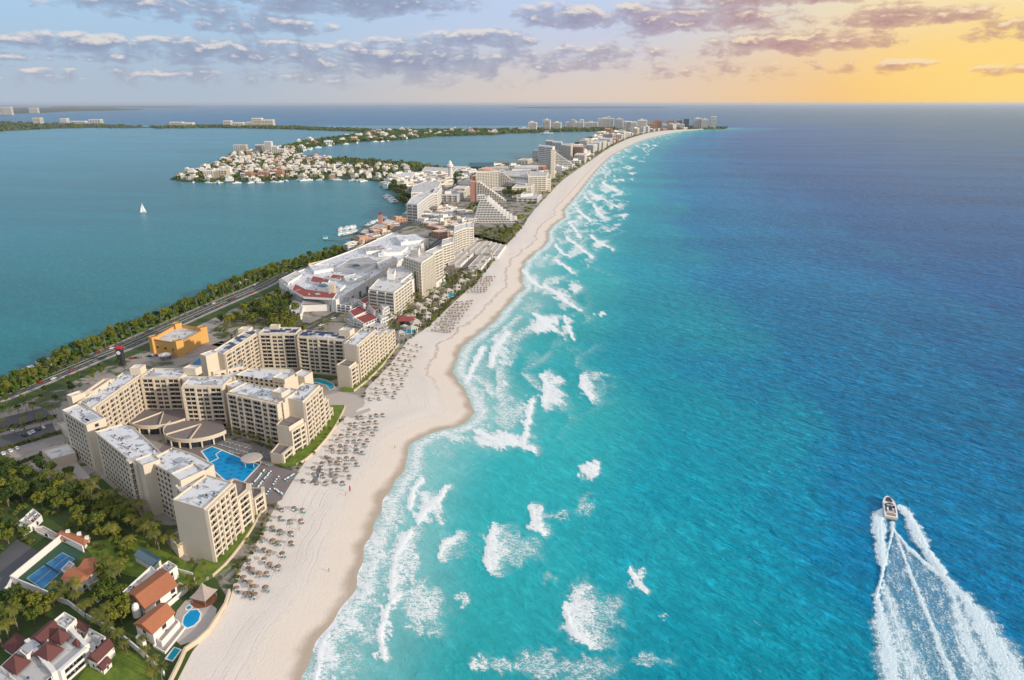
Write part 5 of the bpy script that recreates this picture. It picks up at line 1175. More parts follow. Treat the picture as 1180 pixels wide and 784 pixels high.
def strip_hotels():
    rr = random.Random(14); Y = 1500.0; k = 0
    while Y < 5900:
        xw, xl = float(x_wall(Y)), float(x_lag(Y)); sl = (float(x_wall(Y + 40)) - xw) / 40; rz = math.atan2(1, sl) - math.pi / 2; W_ = xw - xl
        for row in range(3):
            x = xw - (26 + row * 70) * (1 + Y / 9000); y = Y + rr.uniform(-20, 20); px = 590 + FPX * x / (y * cp_ + 200 * sp_)
            if xw - x > W_ - 20 or (row and rr.random() < .25): continue
            if y < 2150 and 612 < px < 676: continue
            if any(abs(x - a) < 26 and abs(y - c) < 34 for a, c in TAKEN): continue
            w2, d2 = rr.uniform(12, 26), rr.uniform(18, 40); z = rr.choice([9, 12, 16, 20, 26, 32 if row == 0 else 14]) * (1 + Y / 14000)
            c, t = math.cos(rz), math.sin(rz); P = [(x + u * c - v * t, y + u * t + v * c) for u, v in ((-w2, -d2), (w2, -d2), (w2, d2), (-w2, d2))]
            b = Building('strip_hotel', 'pale flat roofed hotel building packed among others on the distant beach strip', 'hotel', (x, y), 'hotels of the distant strip', wall=rr.choice(['cream_light', 'white_wall', 'pale_wall', 'cream_light', 'terracotta_wall' if rr.random() < .3 else 'white_wall']), roof='roof_plain')
            w = b.wing(P, z, par=1.0); n = max(2, int(z / 5))
            for i in range(4): b.bands(w, P[i], P[(i + 1) % 4], n, (z - GZ - 1.4) / n, step=9, D=1.6, kind='N', frac=.55)
            if rr.random() < .5: b.wing([lerp(P[0], P[2], .15), lerp(P[1], P[3], .4), lerp(P[2], P[0], .35), lerp(P[3], P[1], .15)], z + 5, z0=z - 1, name='upper_storey')
            b.finish(); k += 1
        Y += 62 * (1 + Y / 5000)
TAKEN = [(o.location.x, o.location.y) for o in bpy.data.objects if o.get('category') and o.type == 'EMPTY']
strip_hotels()

# houses of the headland, each one a house
def headland_houses():
    rr = random.Random(9); P = inset(PEN, 12); xs, ys = [q[0] for q in P], [q[1] for q in P]; used = []; k = 0
    wl = ['white_wall', 'white_wall', 'cream_light', 'white_wall', 'cream_light', 'terracotta_wall']; rf = ['roof_plain', 'tile_orange', 'roof_white', 'roof_plain', 'tile_dark']
    types = []
    for i in range(10):
        b = MB(); w, d, h = rr.uniform(11, 17), rr.uniform(9, 14), rr.uniform(5.5, 10)
        b.box(0, 0, 0, w, d, h, 0, 0, 1); b.box(rr.uniform(-3, 3), rr.uniform(-2, 2), h, w * .5, d * .55, 3, 0, 0, 1); b.box(w * .5 + 2, 0, 0, 4.4, d * .8, h * .55, 0, 0, 1)
        nf = int(h / 2.8)
        for f in range(nf):
            for q in range(3): b.box(-w / 3 + q * w / 3, -d / 2 - .03, f * 2.8 + .8, w * .2, .1, 1.6, 0, 2); b.box(w / 2 + .03, -d / 3 + q * d / 3, f * 2.8 + .8, .1, d * .18, 1.6, 0, 2)
        if i % 2: b.gable(0, 0, h, w, d, 2.4, 0, 1, over=.6)
        types.append(b.mesh('house', [wl[i % 6], rf[i % 5], 'glass']))
    for _ in range(9000):
        if k >= 290: break
        x, y = rr.uniform(min(xs), max(xs)), rr.uniform(min(ys), max(ys))
        if not inpoly(x, y, P) or any(abs(x - a) + abs(y - c) < 28 for a, c in used): continue
        px = 590 + FPX * x / (y * cp_ + 200 * sp_)
        if px > 470 or (px > 380 and y > 2350) or (px > 340 and y > 2900): continue
        used.append((x, y)); k += 1; s = rr.uniform(.9, 1.4)
        o = place(types[rr.randrange(10)], 'house', None, (x, y, 1.4), rr.uniform(-.4, .4) + rr.choice([0, 1.57, 3.14]), (s, s, s * rr.uniform(.9, 1.25)))
        props(o, 'small pale house among the trees of the headland in the lagoon', 'house', 'houses on the headland'); HOUSES.append((x, y))
    P = inset(ARM, 10); xs, ys = [q[0] for q in P], [q[1] for q in P]; k = 0
    for _ in range(4000):
        if k >= 55: break
        x, y = rr.uniform(min(xs), max(xs)), rr.uniform(min(ys), max(ys))
        if not inpoly(x, y, P) or any(abs(x - a) + abs(y - c) < 50 for a, c in used): continue
        used.append((x, y)); k += 1; s = rr.uniform(1.5, 2.6)
        o = place(types[rr.randrange(10)], 'house', None, (x, y, 1.4), rr.uniform(-.4, .4), (s, s, s)); props(o, 'white house on the low wooded tongue of land between the two lagoons', 'house', 'houses between the lagoons')
    # taller blocks on it
    for l, r_, f, tp, nm in ((270, 276.5, 176, 167, 'grey twin apartment tower on the headland'), (277, 284, 176, 167, 'sunlit twin apartment tower on the headland'), (295, 306, 177, 167, 'dark grey apartment block on the headland'), (306, 313.5, 178, 163.2, 'tall white apartment tower on the headland'), (313, 320, 178, 168.6, 'stepped white apartment block beside the tall tower on the headland'), (320, 328, 178, 171.5, 'low white apartment block at the inlet of the headland'),
                             (236, 246, 206, 196.5, 'white waterfront apartment house near the tip of the headland'), (247, 252, 206, 197, 'narrow sunlit waterfront house on the headland'), (252, 262, 206, 196, 'cream waterfront apartment house on the headland'), (283, 290, 206, 198, 'pinkish waterfront house on the headland'), (298, 308, 205, 197.5, 'orange brown waterfront houses on the headland'), (318, 326, 205, 196.5, 'orange waterfront villa on the headland')):
        x, y = G((l + r_) / 2, f, 1.4); k = (y * cp_ + 200 * sp_) / FPX; W_ = (r_ - l) * k; z = zt(y, tp)
        b = Building('apartment_block', nm, 'apartment block', (x, y), wall='terracotta_wall' if 'orange' in nm or 'pink' in nm else ('pale_wall' if 'grey' in nm else ('cream' if 'cream' in nm or 'sunlit' in nm else 'white_wall')), roof='roof_plain', gz=1.4)  # sunlit ones take cream walls: the sunlight is put into the colour
        p = [(x - W_ / 2, y), (x + W_ / 2, y), (x + W_ / 2, y + W_ * .8), (x - W_ / 2, y + W_ * .8)]; w = b.wing(p, z); n = max(3, int(z / 5))
        for i in (0, 1): b.bands(w, p[i], p[i + 1], n, (z - 2.6) / n, step=W_ / 4, D=1.5, frac=.55)
        b.finish()
HOUSES = []
headland_houses()

# ------------------------------------------------------------------ villas at the near end
def quad_roof(b, P, z, h, hip=0.0, m=0, over=.6):
    """gable or hip roof on four corners, ridge along the longer side"""
    P = ccw(inset(P, -over)); e = [(Vector(P[(i + 1) % 4]) - Vector(P[i])).length for i in range(4)]
    if e[0] + e[2] < e[1] + e[3]: P = P[1:] + P[:1]
    r0 = lerp(P[3], P[0], .5); r1 = lerp(P[1], P[2], .5); a = lerp(r0, r1, hip); c = lerp(r1, r0, hip)
    vs = [(*p, z) for p in P] + [(*a, z + h), (*c, z + h)] + [(*p, z - .3) for p in P]
    b.add(vs, [(0, 1, 5, 4), (2, 3, 4, 5), (1, 2, 5), (3, 0, 4), (6, 7, 1, 0), (7, 8, 2, 1), (8, 9, 3, 2), (9, 6, 0, 3), (9, 8, 7, 6)], m)
def villa_windows(b, w, p, z0, n, pat):
    p = ccw(p)
    for i in range(len(p)): b.face(w, p[i], p[(i + 1) % len(p)], n, 2.9, pat, z0=z0)
def tiled_house(label, quads, wall='white_wall', tile='tile_orange', name='villa'):
    """quads: (outline of the eaves in the photo, eaves height, rise, hip)"""
    c = centroid(GP(quads[0][1], *quads[0][0])); b = Building(name, label, 'villa', c, wall=wall, roof=tile)
    for px, z, h, hip in quads:
        P = ccw(GP(z, *px)); w = b.wing(P, z, par=.05); n = max(1, int((z - GZ) / 2.9))
        for i in range(4):
            L = math.dist(P[i], P[(i + 1) % 4]); k = max(2, int(L / 4)); b.face(w, P[i], P[(i + 1) % 4], n, 2.9, ('SW' * k)[:k + 1])
        m = MB(); quad_roof(m, P, z + .25, h, hip); m.build('tiled_roof', [tile], b.root)
        if hip == 0:    # gable ends under the ridge
            e = [(Vector(P[(i + 1) % 4]) - Vector(P[i])).length for i in range(4)]; Q = P[1:] + P[:1] if e[0] + e[2] < e[1] + e[3] else P
            for a, c2 in ((Q[3], Q[0]), (Q[1], Q[2])):
                m_ = lerp(a, c2, .5); w['b'].add([(*a, z), (*c2, z), (*m_, z + h - .1)], [(0, 1, 2)], 0)
    return b
def villas():
    b = tiled_house('big villa with a broad orange tiled roof and a white flat roof behind', [([(149, 684), (168, 701), (203, 675), (185, 657)], 8, 2.6, 0)])
    w = b.wing(GP(8, (141, 682), (149, 686), (183, 660), (174, 652)), 8, wall='white_wall', roof='roof_plain', units=3); w = b.wing(GP(8.5, (180, 656), (190, 664), (204, 652), (194, 646)), 8.5, roof='roof_plain', units=2)
    p = w['p']; villa_windows(b, w, p, GZ, 2, 'SWS'); w = b.wing(GP(4.5, (176, 700), (182, 705), (216, 676), (207, 671)), 4.5, roof='deck_pale', name='veranda')
    m = MB(); x, y = G(157, 703, 6); m.lathe([(1.6, -4), (1.6, 0), (1.5, 1), (.9, 2), (0, 2.5)], 12, (x, y, 7)); m.build('white_dome', ['white_wall'], b.root); b.finish()
    b = tiled_house('white beach villa with an orange gable roof and a terrace above two pools', [([(156, 719), (176, 730), (200, 707), (184, 697)], 8.2, 2.4, 0)])
    for px, z, nm in (([(180, 736), (186, 740), (207, 716), (201, 712)], 5, 'terrace'), ([(176, 744), (190, 752), (214, 722), (206, 717)], 3.2, 'terrace'), ([(156, 734), (164, 741), (168, 738), (159, 731)], 5.4, 'balcony_block')):
        b.wing(GP(z, *px), z, name=nm, roof='deck_pale', par=.8)
    b.finish()
    b = tiled_house('villa with an orange gable roof between the tennis court and a small green pool', [([(72, 667), (88, 675), (103, 663), (88, 655)], 7, 2.0, 0), ([(91, 656), (104, 662), (118, 652), (107, 644)], 7.6, 2.2, 0)])
    b.wing(GP(4.6, (98, 672), (103, 676), (123, 661), (118, 656)), 4.6, name='terrace', roof='deck_pale', par=.8); b.wing(GP(3.6, (70, 656), (76, 660), (86, 650), (80, 646)), 3.6, name='annex', roof='roof_grey'); b.finish()
    b = tiled_house('low house with a long red tiled roof and white chimneys behind the tennis court', [([(65, 618), (71, 612.5), (103, 621), (97, 628)], 4.6, 1.2, .1)], tile='tile_orange')
    for px, py in ((91, 615), (100, 619.5), (78, 612.5)):
        x, y = G(px, py, 6); m = MB(); m.box(x, y, 4, 1.6, 1.6, 2.6, .4); m.build('chimney', ['white_wall'], b.root)
    b.finish()
    b = Building('villa', 'small white flat roofed villa with a patch of red tiles among the trees', 'villa', G(36, 598, 3), wall='white_wall', roof='roof_plain')
    for px, z, rf in (([(18, 603), (26, 610), (38, 603), (29, 595)], 6, 'roof_plain'), ([(29, 594), (36, 599), (46, 592), (38, 586)], 5, 'roof_plain'), ([(30, 601), (36, 605), (48, 594), (43, 590)], 5.6, 'tile_red'), ([(36, 607), (44, 614), (64, 622), (68, 616), (50, 606)], 3.2, 'deck_pale')):
        w = b.wing(GP(z, *px), z, roof=rf, units=2); villa_windows(b, w, w['p'], GZ, 1, 'SWS')
    b.finish()
    # dark roofed white villa in the corner
    b = Building('villa', 'large white villa with dark red pyramid roofs in the near corner', 'villa', G(60, 760, 3), wall='white_wall', roof='roof_plain')
    z = 8.5
    for px, zz, par in (([(34, 737), (66, 775), (98, 747), (69, 717)], 8.0, .8), ([(0, 768), (34, 800), (66, 775), (34, 737)], 7.2, .6), ([(92, 744), (106, 752), (122, 734), (104, 724)], 6.5, 1.0), ([(60, 716), (76, 725), (88, 713), (74, 705)], 9.5, .8), ([(-30, 800), (0, 830), (34, 800), (0, 768)], 6.5, .6), ([(22, 750), (30, 756), (46, 742), (38, 736)], 8.8, .4)):
        w = b.wing(GP(zz, *px), zz, par=par, units=1, seed=int(zz * 7)); p = w['p']
        for i in range(4):
            L = math.dist(p[i], p[(i + 1) % 4])
            if zz == 8.0: b.face(w, p[i], p[(i + 1) % 4], 2, 2.8, 'PBPBPBP' if L > 12 else 'PBP')
            else: b.face(w, p[i], p[(i + 1) % 4], 2, 2.8, 'SWSWS')
    for px, zz, h in (([(38, 754), (55, 764), (73, 748), (57, 739)], 8.4, 3.6), ([(57, 735.5), (70, 743), (81.5, 732), (69, 724.5)], 8.6, 3.4), ([(3, 767), (19, 777), (35, 762), (18, 753)], 7.6, 3.6), ([(83, 741), (89, 745), (94, 740), (88, 736)], 8.2, 1.4)):
        P = GP(zz, *px); m = MB(); quad_roof(m, P, zz, h, .49, over=.2); m.build('pyramid_roof', ['tile_dark'], b.root)
    for px, zz, h in (([(35, 735), (49, 741), (68, 722), (58, 716)], 8.8, 1.6), ([(101, 758), (112, 763), (131, 744), (121, 738)], 6.6, 2.0), ([(112, 768), (119, 772), (128, 762), (121, 758)], 4.6, 1.2), ([(88, 722), (98, 727), (103, 721), (92, 715)], 6.5, 1.5)):
        P = GP(zz, *px); w = b.wing(P, zz - .3, par=.1, name='side_wing'); m = MB(); quad_roof(m, P, zz, h, 0.0, over=.3); m.build('tiled_roof', ['tile_dark'], b.root); villa_windows(b, w, w['p'], GZ, 1, 'SWS')
    b.finish()
    b = tiled_house('small house with a dark red hipped roof behind palms in the near corner', [([(4, 745), (18, 754), (34, 741), (18, 731)], 4.4, 2.2, .35)], tile='tile_dark'); b.finish()
    # tennis court inside its white wall
    r = empty('tennis_court', (*G(56, 655, 2), GZ), 'blue tennis court with a green surround beside the orange roofed villa', 'tennis court')
    c = GP(2, (16, 671), (73, 626), (95, 638), (57, 688)); m = MB(); m.sheet(c, GZ + .08); m.build('surround', ['court_green'], r)
    q = ccw(GP(2, (31, 667), (72, 637.5), (86, 645), (49, 680))); m = MB(); m.sheet(q, GZ + .10); m.build('playing_area', ['court_blue'], r)
    m = MB()
    for a, c2 in list(zip(q, q[1:] + q[:1])) + [(lerp(q[0], q[1], .5), lerp(q[3], q[2], .5)), (lerp(q[0], q[3], .5), lerp(q[1], q[2], .5))]: m.strip([a, c2], .14, GZ + .12)
    m.build('court_line', ['paint'], r)
    e = [(i, math.dist(q[i], q[(i + 1) % 4])) for i in range(4)]; i = 0 if e[0][1] > e[1][1] else 1
    n0, n1 = lerp(q[i], q[(i + 1) % 4], .5), lerp(q[(i + 3) % 4], q[(i + 2) % 4], .5); m = MB(); m.strip([n0, n1], .08, GZ + .1, 0, 1.0); m.build('net', ['dark'], r)
    def wall(px, h, lab, m_='white_wall', w=.5):
        p = [G(*t, 2) for t in px]; m = MB(); m.strip(p, w, GZ - .4, 0, h + .4); m.build('garden_wall', [m_], label=lab, cat='wall', org=(p[0][0], p[0][1], GZ))
    wall([(57, 690), (14, 672), (72, 624), (97, 637)], 3.6, 'tall white wall round the tennis court')
    wall([(57, 690), (80, 698), (98, 712), (137, 733), (160, 752), (190, 780)], 2.4, 'white garden wall between the corner villa and the beach villas')
    wall([(0, 690), (10, 680), (14, 672)], 2.2, 'short white wall beside the grey turning circle')
    wall([(265, 684), (260, 700), (250, 716), (241, 730), (228, 742), (214, 752), (207, 768), (196, 790)], 2.2, 'curved pale beach wall in front of the villas', 'sand_wall', .8)
    wall([(195, 655), (208, 660), (222, 664), (226, 674)], 1.6, 'low white wall at the lawn corner of the beach villa')
    # terrace with pools and the grey tensile pavilion
    m = MB(); m.sheet([G(*t, 2.2) for t in ((204, 704), (214, 692), (226, 690), (240, 694), (250, 702), (247, 716), (238, 729), (224, 739), (208, 744), (200, 736), (198, 722))], GZ + .12); m.build('pool_terrace', ['deck_pale'], kind='structure')
    def pool(px, lab, mm, rim='white_wall', z=.2):
        p = [G(*t, 2) for t in px]; c = centroid(p); r = empty('swimming_pool', (c[0], c[1], GZ), lab, 'swimming pool')
        m = MB(); m.sheet(p, GZ + z); m.build('water', [mm], r); m = MB(); m.strip(p + [p[0]], .7, GZ + .05, 0, z + .02); m.build('pool_edge', [rim], r)
    pool([(210 + 0, 718), (212, 711), (219, 704), (228, 703), (232, 708), (230, 716), (224, 722), (216, 725), (211, 723)], 'turquoise oval pool on the round terrace of the beach villa', 'pool_water')
    pool([(214, 701), (218, 698), (222, 700), (220, 703), (215, 704)], 'tiny round pool beside the turquoise oval pool', 'pool_teal')
    pool([(191, 760), (201, 747), (209, 750), (199, 763)], 'small rectangular pool below the beach villa terrace', 'pool_teal')
    pool([(108, 690), (113, 682), (122, 679), (121, 688), (113, 695)], 'dull green pool behind the orange gable villa', 'pool_dull')
    r = empty('covered_pool', (*G(172, 645, 3), GZ), 'dark teal glazed canopy at the back of the big orange roofed villa', 'canopy')
    P = GP(6, (154, 640), (176, 653), (186, 644), (166, 632)); m = MB(); quad_roof(m, P, 6, 1.4, 0, over=0); m.build('glazed_roof', ['glass_blue'], r); m = MB(); m.prism(inset(P, .3), GZ, 5.7); m.build('wall', ['white_wall'], r)
    x, y = G(236, 692, 2); r = empty('beach_pavilion', (x, y, GZ), 'grey thatched pavilion on a dark wooden deck beside the oval pool', 'pavilion')
    m = MB(); m.lathe([(5.2, 0), (5.2, .35), (0, .35)], 20, (x, y, GZ)); m.build('deck', ['wood_deck'], r)
    m = MB(); m.lathe([(5.6, 3.2), (3.6, 4.5), (1.6, 6.4), (.2, 8.6), (0, 8.6)], 4, (x, y, GZ), a0=.5); m.lathe([(5.5, 3.15), (0, 3.3)], 4, (x, y, GZ), a0=.5); m.build('roof', ['thatch_grey'], r)
    for k in range(4):
        a = .5 + k * math.pi / 2; m = MB(); m.tube([(x + 4.6 * math.cos(a), y + 4.6 * math.sin(a), GZ), (x + 4.6 * math.cos(a), y + 4.6 * math.sin(a), GZ + 3.4)], [.2, .18], 8); m.build('post', ['trunk'], r)
    m = MB(); m.sheet([G(*t, 2) for t in ((112, 735), (136, 745), (170, 760), (190, 784), (170, 800), (120, 800), (90, 784), (100, 770))], GZ + .1); m.build('lawn', ['lawn'], kind='structure')
villas()

# ------------------------------------------------------------------ trees
def crown_mesh(seed, R, h, n, size, clumps=14, m='leaf'):
    rr = random.Random(seed); b = MB(); C = []
    for i in range(clumps):
        a = rr.uniform(0, 6.28); u = rr.random() ** .5; zz = rr.uniform(-.42, .55); r_ = R * .75 * u * math.sqrt(max(.1, 1 - zz * zz * 1.6))
        C.append((r_ * math.cos(a), r_ * math.sin(a), h + zz * R * .9, R * rr.uniform(.26, .44)))
    for i in range(n):
        cx, cy, cz, cr = C[i % clumps]
        d = Vector((rr.gauss(0, 1), rr.gauss(0, 1), rr.gauss(.25, 1))).normalized(); p = Vector((cx, cy, cz)) + d * cr * rr.uniform(.6, 1.05)
        nn = (d + Vector((rr.gauss(0, .5), rr.gauss(0, .5), rr.gauss(.2, .5)))).normalized(); u = nn.orthogonal().normalized(); v = nn.cross(u); a = rr.uniform(0, 6.28); s = size * rr.uniform(.6, 1.25)
        e1 = (u * math.cos(a) + v * math.sin(a)) * s; e2 = (v * math.cos(a) - u * math.sin(a)) * s * .7
        b.add([p - e1, p + e2 * .8, p + e1, p - e2 * .8], [(0, 1, 2, 3)])
    return b.mesh('crown', [m])
def tree_proto(seed, R=4.2, h=6.5, m='leaf', n=520, size=.75):
    t = empty('broadleaf_tree', (0, 0, 0)); rr = random.Random(seed); b = MB()
    b.tube([(0, 0, -.3), (.1, .05, h * .4), (.2, 0, h * .75)], [.32, .24, .16], 7)
    for k in range(4):
        a = k * 1.57 + rr.random(); b.tube([(.1, .05, h * .42), (R * .4 * math.cos(a), R * .4 * math.sin(a), h * .85)], [.14, .05], 5)
    b.build('trunk', ['trunk'], t); place(crown_mesh(seed, R, h, n, size, m=m), 'crown', t); kids(t); return t
TREES = [tree_proto(1), tree_proto(2, 4.8, 6.2, n=600), tree_proto(3, 3.6, 7, 'leaf_dark'), tree_proto(4, 5.2, 6.8, 'leaf_dark', 640), tree_proto(5, 3.2, 5.2, n=420)]
def palm_proto(seed, h=9, lean=.8):
    t = empty('palm_tree', (0, 0, 0)); rr = random.Random(seed); b = MB()
    b.tube([(0, 0, -.3), (lean * .15, 0, h * .35), (lean * .5, .1, h * .7), (lean, .1, h)], [.28, .2, .17, .16], 7); b.build('trunk', ['trunk'], t)
    b = MB(); top = Vector((lean, .1, h))
    for k in range(19):
        a = k * 2.399 + rr.uniform(-.2, .2); up = rr.uniform(-.15, 1.0); L = rr.uniform(3.0, 4.0); d = Vector((math.cos(a), math.sin(a), 0)); s = Vector((-d.y, d.x, 0)); pts = []
        for i in range(8):
            q = i / 7; pts.append(top + d * (L * (q - .18 * q * q)) + Vector((0, 0, up * L * .45 * q - (.30 + .35 * (1 - up)) * L * q * q)))
        for i in range(1, 8):
            p0, p1 = pts[i - 1], pts[i]; w = .75 * (1 - abs(2 * i / 8 - .8) ** 2 * .55)
            for sd in (-1, 1):
                tip = s * sd * w + d * .35 - Vector((0, 0, .32 * w + rr.uniform(0, .2)))
                m_ = p0.lerp(p1, .55); b.add([p0, m_, m_ + tip, p0 + tip * .8], [(0, 1, 2, 3)])
    b.build('crown', ['palm_leaf'], t); kids(t); return t
PALMS = [palm_proto(1), palm_proto(2, 8, -.6), palm_proto(3, 10.5, 1.2), palm_proto(4, 7, .4)]
def bush_proto(seed, R=1.3, m='shrub_leaf'):
    t = empty('shrub', (0, 0, 0)); b = MB()
    for k in range(3): b.tube([(0, 0, -.2), (math.cos(k * 2.1) * .4, math.sin(k * 2.1) * .4, R * .7)], [.08, .04], 5)
    b.build('stem', ['trunk'], t); place(crown_mesh(seed, R, R * .75, 110, .42, 7, m), 'crown', t); kids(t); return t
BUSH = [bush_proto(1), bush_proto(2, 1.7, 'leaf'), bush_proto(3, 1.1)]
tr = random.Random(77); SPOT = []
def grow(kind, x, y, label, group, s=1.0, z=GZ, cat='tree'):
    o = copy_tree(tr.choice(kind), (x, y, z), tr.uniform(0, 6.28), scale=(s * tr.uniform(.85, 1.15), s * tr.uniform(.85, 1.15), s * tr.uniform(.8, 1.2))); props(o, label, cat, group); SPOT.append((x, y))
def scatter(px, n, gap, kind, label, group, s=1.0, avoid=(), cat='tree'):
    P = [G(*q, 2) for q in px]; xs, ys = [q[0] for q in P], [q[1] for q in P]; k = 0
    for _ in range(n * 60):
        if k >= n: break
        x, y = tr.uniform(min(xs), max(xs)), tr.uniform(min(ys), max(ys))
        if not inpoly(x, y, P) or any(inpoly(x, y, q) for q in avoid) or any((x - a) ** 2 + (y - c) ** 2 < gap * gap for a, c in SPOT[-400:]): continue
        grow(kind, x, y, label, group, s, cat=cat); k += 1
def trees():
    # hedge of trees along the lagoon
    k = 0; y = 425.0
    while y < 1010 and k < 112:
        for r_ in range(2):
            x = float(x_lag(y)) + 3.5 + 6.0 * r_ + tr.uniform(-1.5, 1.5)
            grow([TREES[0], TREES[1], TREES[2], TREES[4], TREES[0]], x, y + tr.uniform(-1.6, 1.6), 'rounded green tree in the hedge between lagoon and boulevard', 'trees along the lagoon shore', .98 + .22 * (y > 700)); k += 1
        y += 7.4 + (y - 425) * .009
    for i in range(26):
        q = RD[int(4 + i * 1.5) % len(RD)]
        if q[1] < 420: continue
        grow(PALMS, q[0] + tr.uniform(-1, 1), q[1] + tr.uniform(-3, 3), 'slender palm in the planted middle strip of the boulevard', 'palms in the middle of the boulevard', .75, cat='palm tree')
    L1 = 'full green tree in the wood between the ochre building and the shopping centre'
    scatter([(246, 379), (264, 370), (300, 351), (330, 343), (342, 364), (340, 384), (318, 392), (300, 374), (270, 376)], 48, 6.8, [TREES[0], TREES[1], TREES[3]], L1, 'trees of the small wood', 1.05)
    L2 = 'dense green tree in the thicket left of the nearer hotel'
    keep = [GP(2, *q) for q in ([(14, 604), (32, 582), (70, 610), (66, 624), (40, 616)], [(10, 668), (72, 610), (106, 622), (98, 640), (56, 692)], [(60, 668), (90, 684), (128, 660), (110, 636)], [(135, 684), (170, 706), (220, 678), (190, 642), (160, 628)], [(150, 720), (180, 756), (220, 720), (186, 692)], [(-10, 765), (40, 810), (135, 765), (130, 740), (75, 700), (20, 735)], [(-30, 700), (0, 640), (20, 622), (46, 636), (30, 668), (0, 690)], [(26, 536), (118, 566), (110, 545), (68, 520)])]
    scatter([(-40, 556), (0, 540), (24, 548), (58, 566), (100, 574), (60, 590), (20, 584), (-40, 600)], 36, 5.2, [TREES[0], TREES[1], TREES[3], TREES[2]], L2, 'trees of the thicket beside the hotel', .95, keep)
    scatter([(70, 560), (116, 578), (150, 600), (150, 640), (118, 640), (100, 612), (60, 592)], 24, 5.0, [TREES[0], TREES[1], TREES[4]], 'yellowish green tree in the garden behind the villas', 'garden trees behind the villas', .85, keep)
    scatter([(-20, 600), (16, 606), (40, 622), (18, 630), (0, 646), (-20, 650)], 10, 5, [TREES[0], TREES[2]], 'green tree beside the grey turning circle', 'trees round the turning circle', .8, keep)
    scatter([(14, 690), (58, 696), (92, 712), (60, 714), (30, 722), (0, 720), (-10, 700)], 14, 4.2, [TREES[0], TREES[4], TREES[2]], 'green garden tree outside the tennis court wall', 'trees below the tennis court', .72, keep)
    scatter([(118, 664), (140, 690), (150, 716), (140, 722), (118, 700), (112, 680)], 10, 4.2, [TREES[0], TREES[1]], 'leafy light green tree between the two orange roofed villas', 'trees between the villas', .85, keep)
    scatter([(20, 540), (66, 560), (84, 552), (60, 538)], 4, 6, [TREES[2]], 'dark round tree beside the driveway of the nearer hotel', 'trees by the hotel driveway', .9)
    P1 = 'tall palm in the garden along the land side of the nearer hotel'
    scatter([(60, 552), (100, 566), (116, 574), (150, 592), (172, 606), (200, 628), (190, 640), (150, 612), (110, 590), (60, 570)], 34, 4.2, PALMS, P1, 'palms along the nearer hotel', 1.0, keep, 'palm tree')
    scatter([(60, 690), (84, 686), (100, 700), (132, 720), (126, 730), (96, 708)], 13, 3.6, PALMS, 'bushy palm beside the tennis court villa', 'palms by the tennis court', .9, keep[5:], 'palm tree')
    scatter([(-10, 712), (20, 716), (28, 730), (10, 744), (-20, 760)], 9, 4, PALMS, 'tall yellowish palm at the left edge behind the corner villa', 'palms at the left edge', 1.15, keep[5:], 'palm tree')
    scatter([(100, 640), (124, 652), (150, 668), (146, 690), (120, 672), (104, 662)], 12, 3.4, PALMS, 'yellowish palm between the two orange roofed villas', 'palms between the orange villas', .95, keep, 'palm tree')
    scatter([(60, 706), (100, 716), (140, 738), (150, 756), (120, 736), (80, 722)], 12, 3.2, PALMS, 'palm along the white garden wall of the corner villa', 'palms along the garden wall', .9, keep[5:], 'palm tree')
    scatter([(206, 690), (214, 680), (226, 672), (236, 676), (222, 688)], 6, 2.6, PALMS, 'small palm beside the grey pavilion', 'palms at the pavilion', .6, (), 'palm tree')
    for px, py in ((138, 742), (142, 750), (120, 730), (172, 770), (180, 778), (188, 790), (176, 786), (168, 762), (130, 700), (124, 690), (146, 706)): grow(PALMS, *G(px, py, 2), 'palm on the lawn in front of the beach villas', 'palms on the villa lawn', .85, cat='palm tree')
    scatter([(-60, 540), (0, 516), (60, 494), (66, 478), (40, 466), (0, 486), (-60, 520)], 46, 6.5, PALMS, 'dark palm between the rows of the hotel car park', 'palms of the hotel car park', .82, (), 'palm tree')
    for px, py in ((168, 553), (176, 560), (160, 560), (185, 570), (190, 585), (196, 592), (155, 548), (150, 556)): grow(PALMS, *G(px, py, 2), 'tall palm close to the windows of the nearer hotel', 'palms against the nearer hotel', 1.15, cat='palm tree')
    for px, py in ((208, 642), (222, 655), (236, 664), (206, 634)): grow(PALMS, *G(px, py, 2), 'short palm on the lawn at the foot of the end wing', 'palms at the end wing', .7, cat='palm tree')
    for i in range(22):
        px, py = lerp((264, 500), (322, 522), i / 21); grow([PALMS[1], PALMS[3], BUSH[1]], *G(px + tr.uniform(-3, 3), py + tr.uniform(-3, 2), 2), 'small palm or shrub in the planting above the pool loungers', 'planting above the pool', .6, cat='palm tree')
    scatter([(476, 350), (500, 332), (494, 328), (478, 342), (468, 362), (476, 372)], 22, 5, PALMS, 'yellowish palm beside the tan gable hotel', 'palms beside the stepped cream hotel', 1.0, (), 'palm tree')
    scatter([(512, 330), (548, 326), (554, 316), (530, 314), (514, 320)], 30, 5.5, PALMS + [TREES[4]], 'yellowish palm in the grove between pool and bungalow rows', 'palm grove near the bungalows', .9, (), 'palm tree')
    scatter([(338, 390), (345, 398), (404, 372), (396, 368)], 16, 6, PALMS, 'palm in the row behind the roofs of the farther hotel', 'palms behind the farther hotel', 1.0, (), 'palm tree')
    scatter([(577, 232), (604, 230), (606, 222), (584, 220)], 10, 12, [TREES[1], TREES[0]], 'yellow green tree in the court of the gable hotel', 'trees in the gable hotel court', 2.0)
    scatter([(462, 248), (472, 236), (466, 224), (455, 214), (450, 222), (460, 236)], 14, 12, [TREES[3], TREES[2]], 'dark tree on the lagoon bank beside the white offices', 'trees by the white offices', 2.1)
    # shrubs along the beach walls
    sh = []
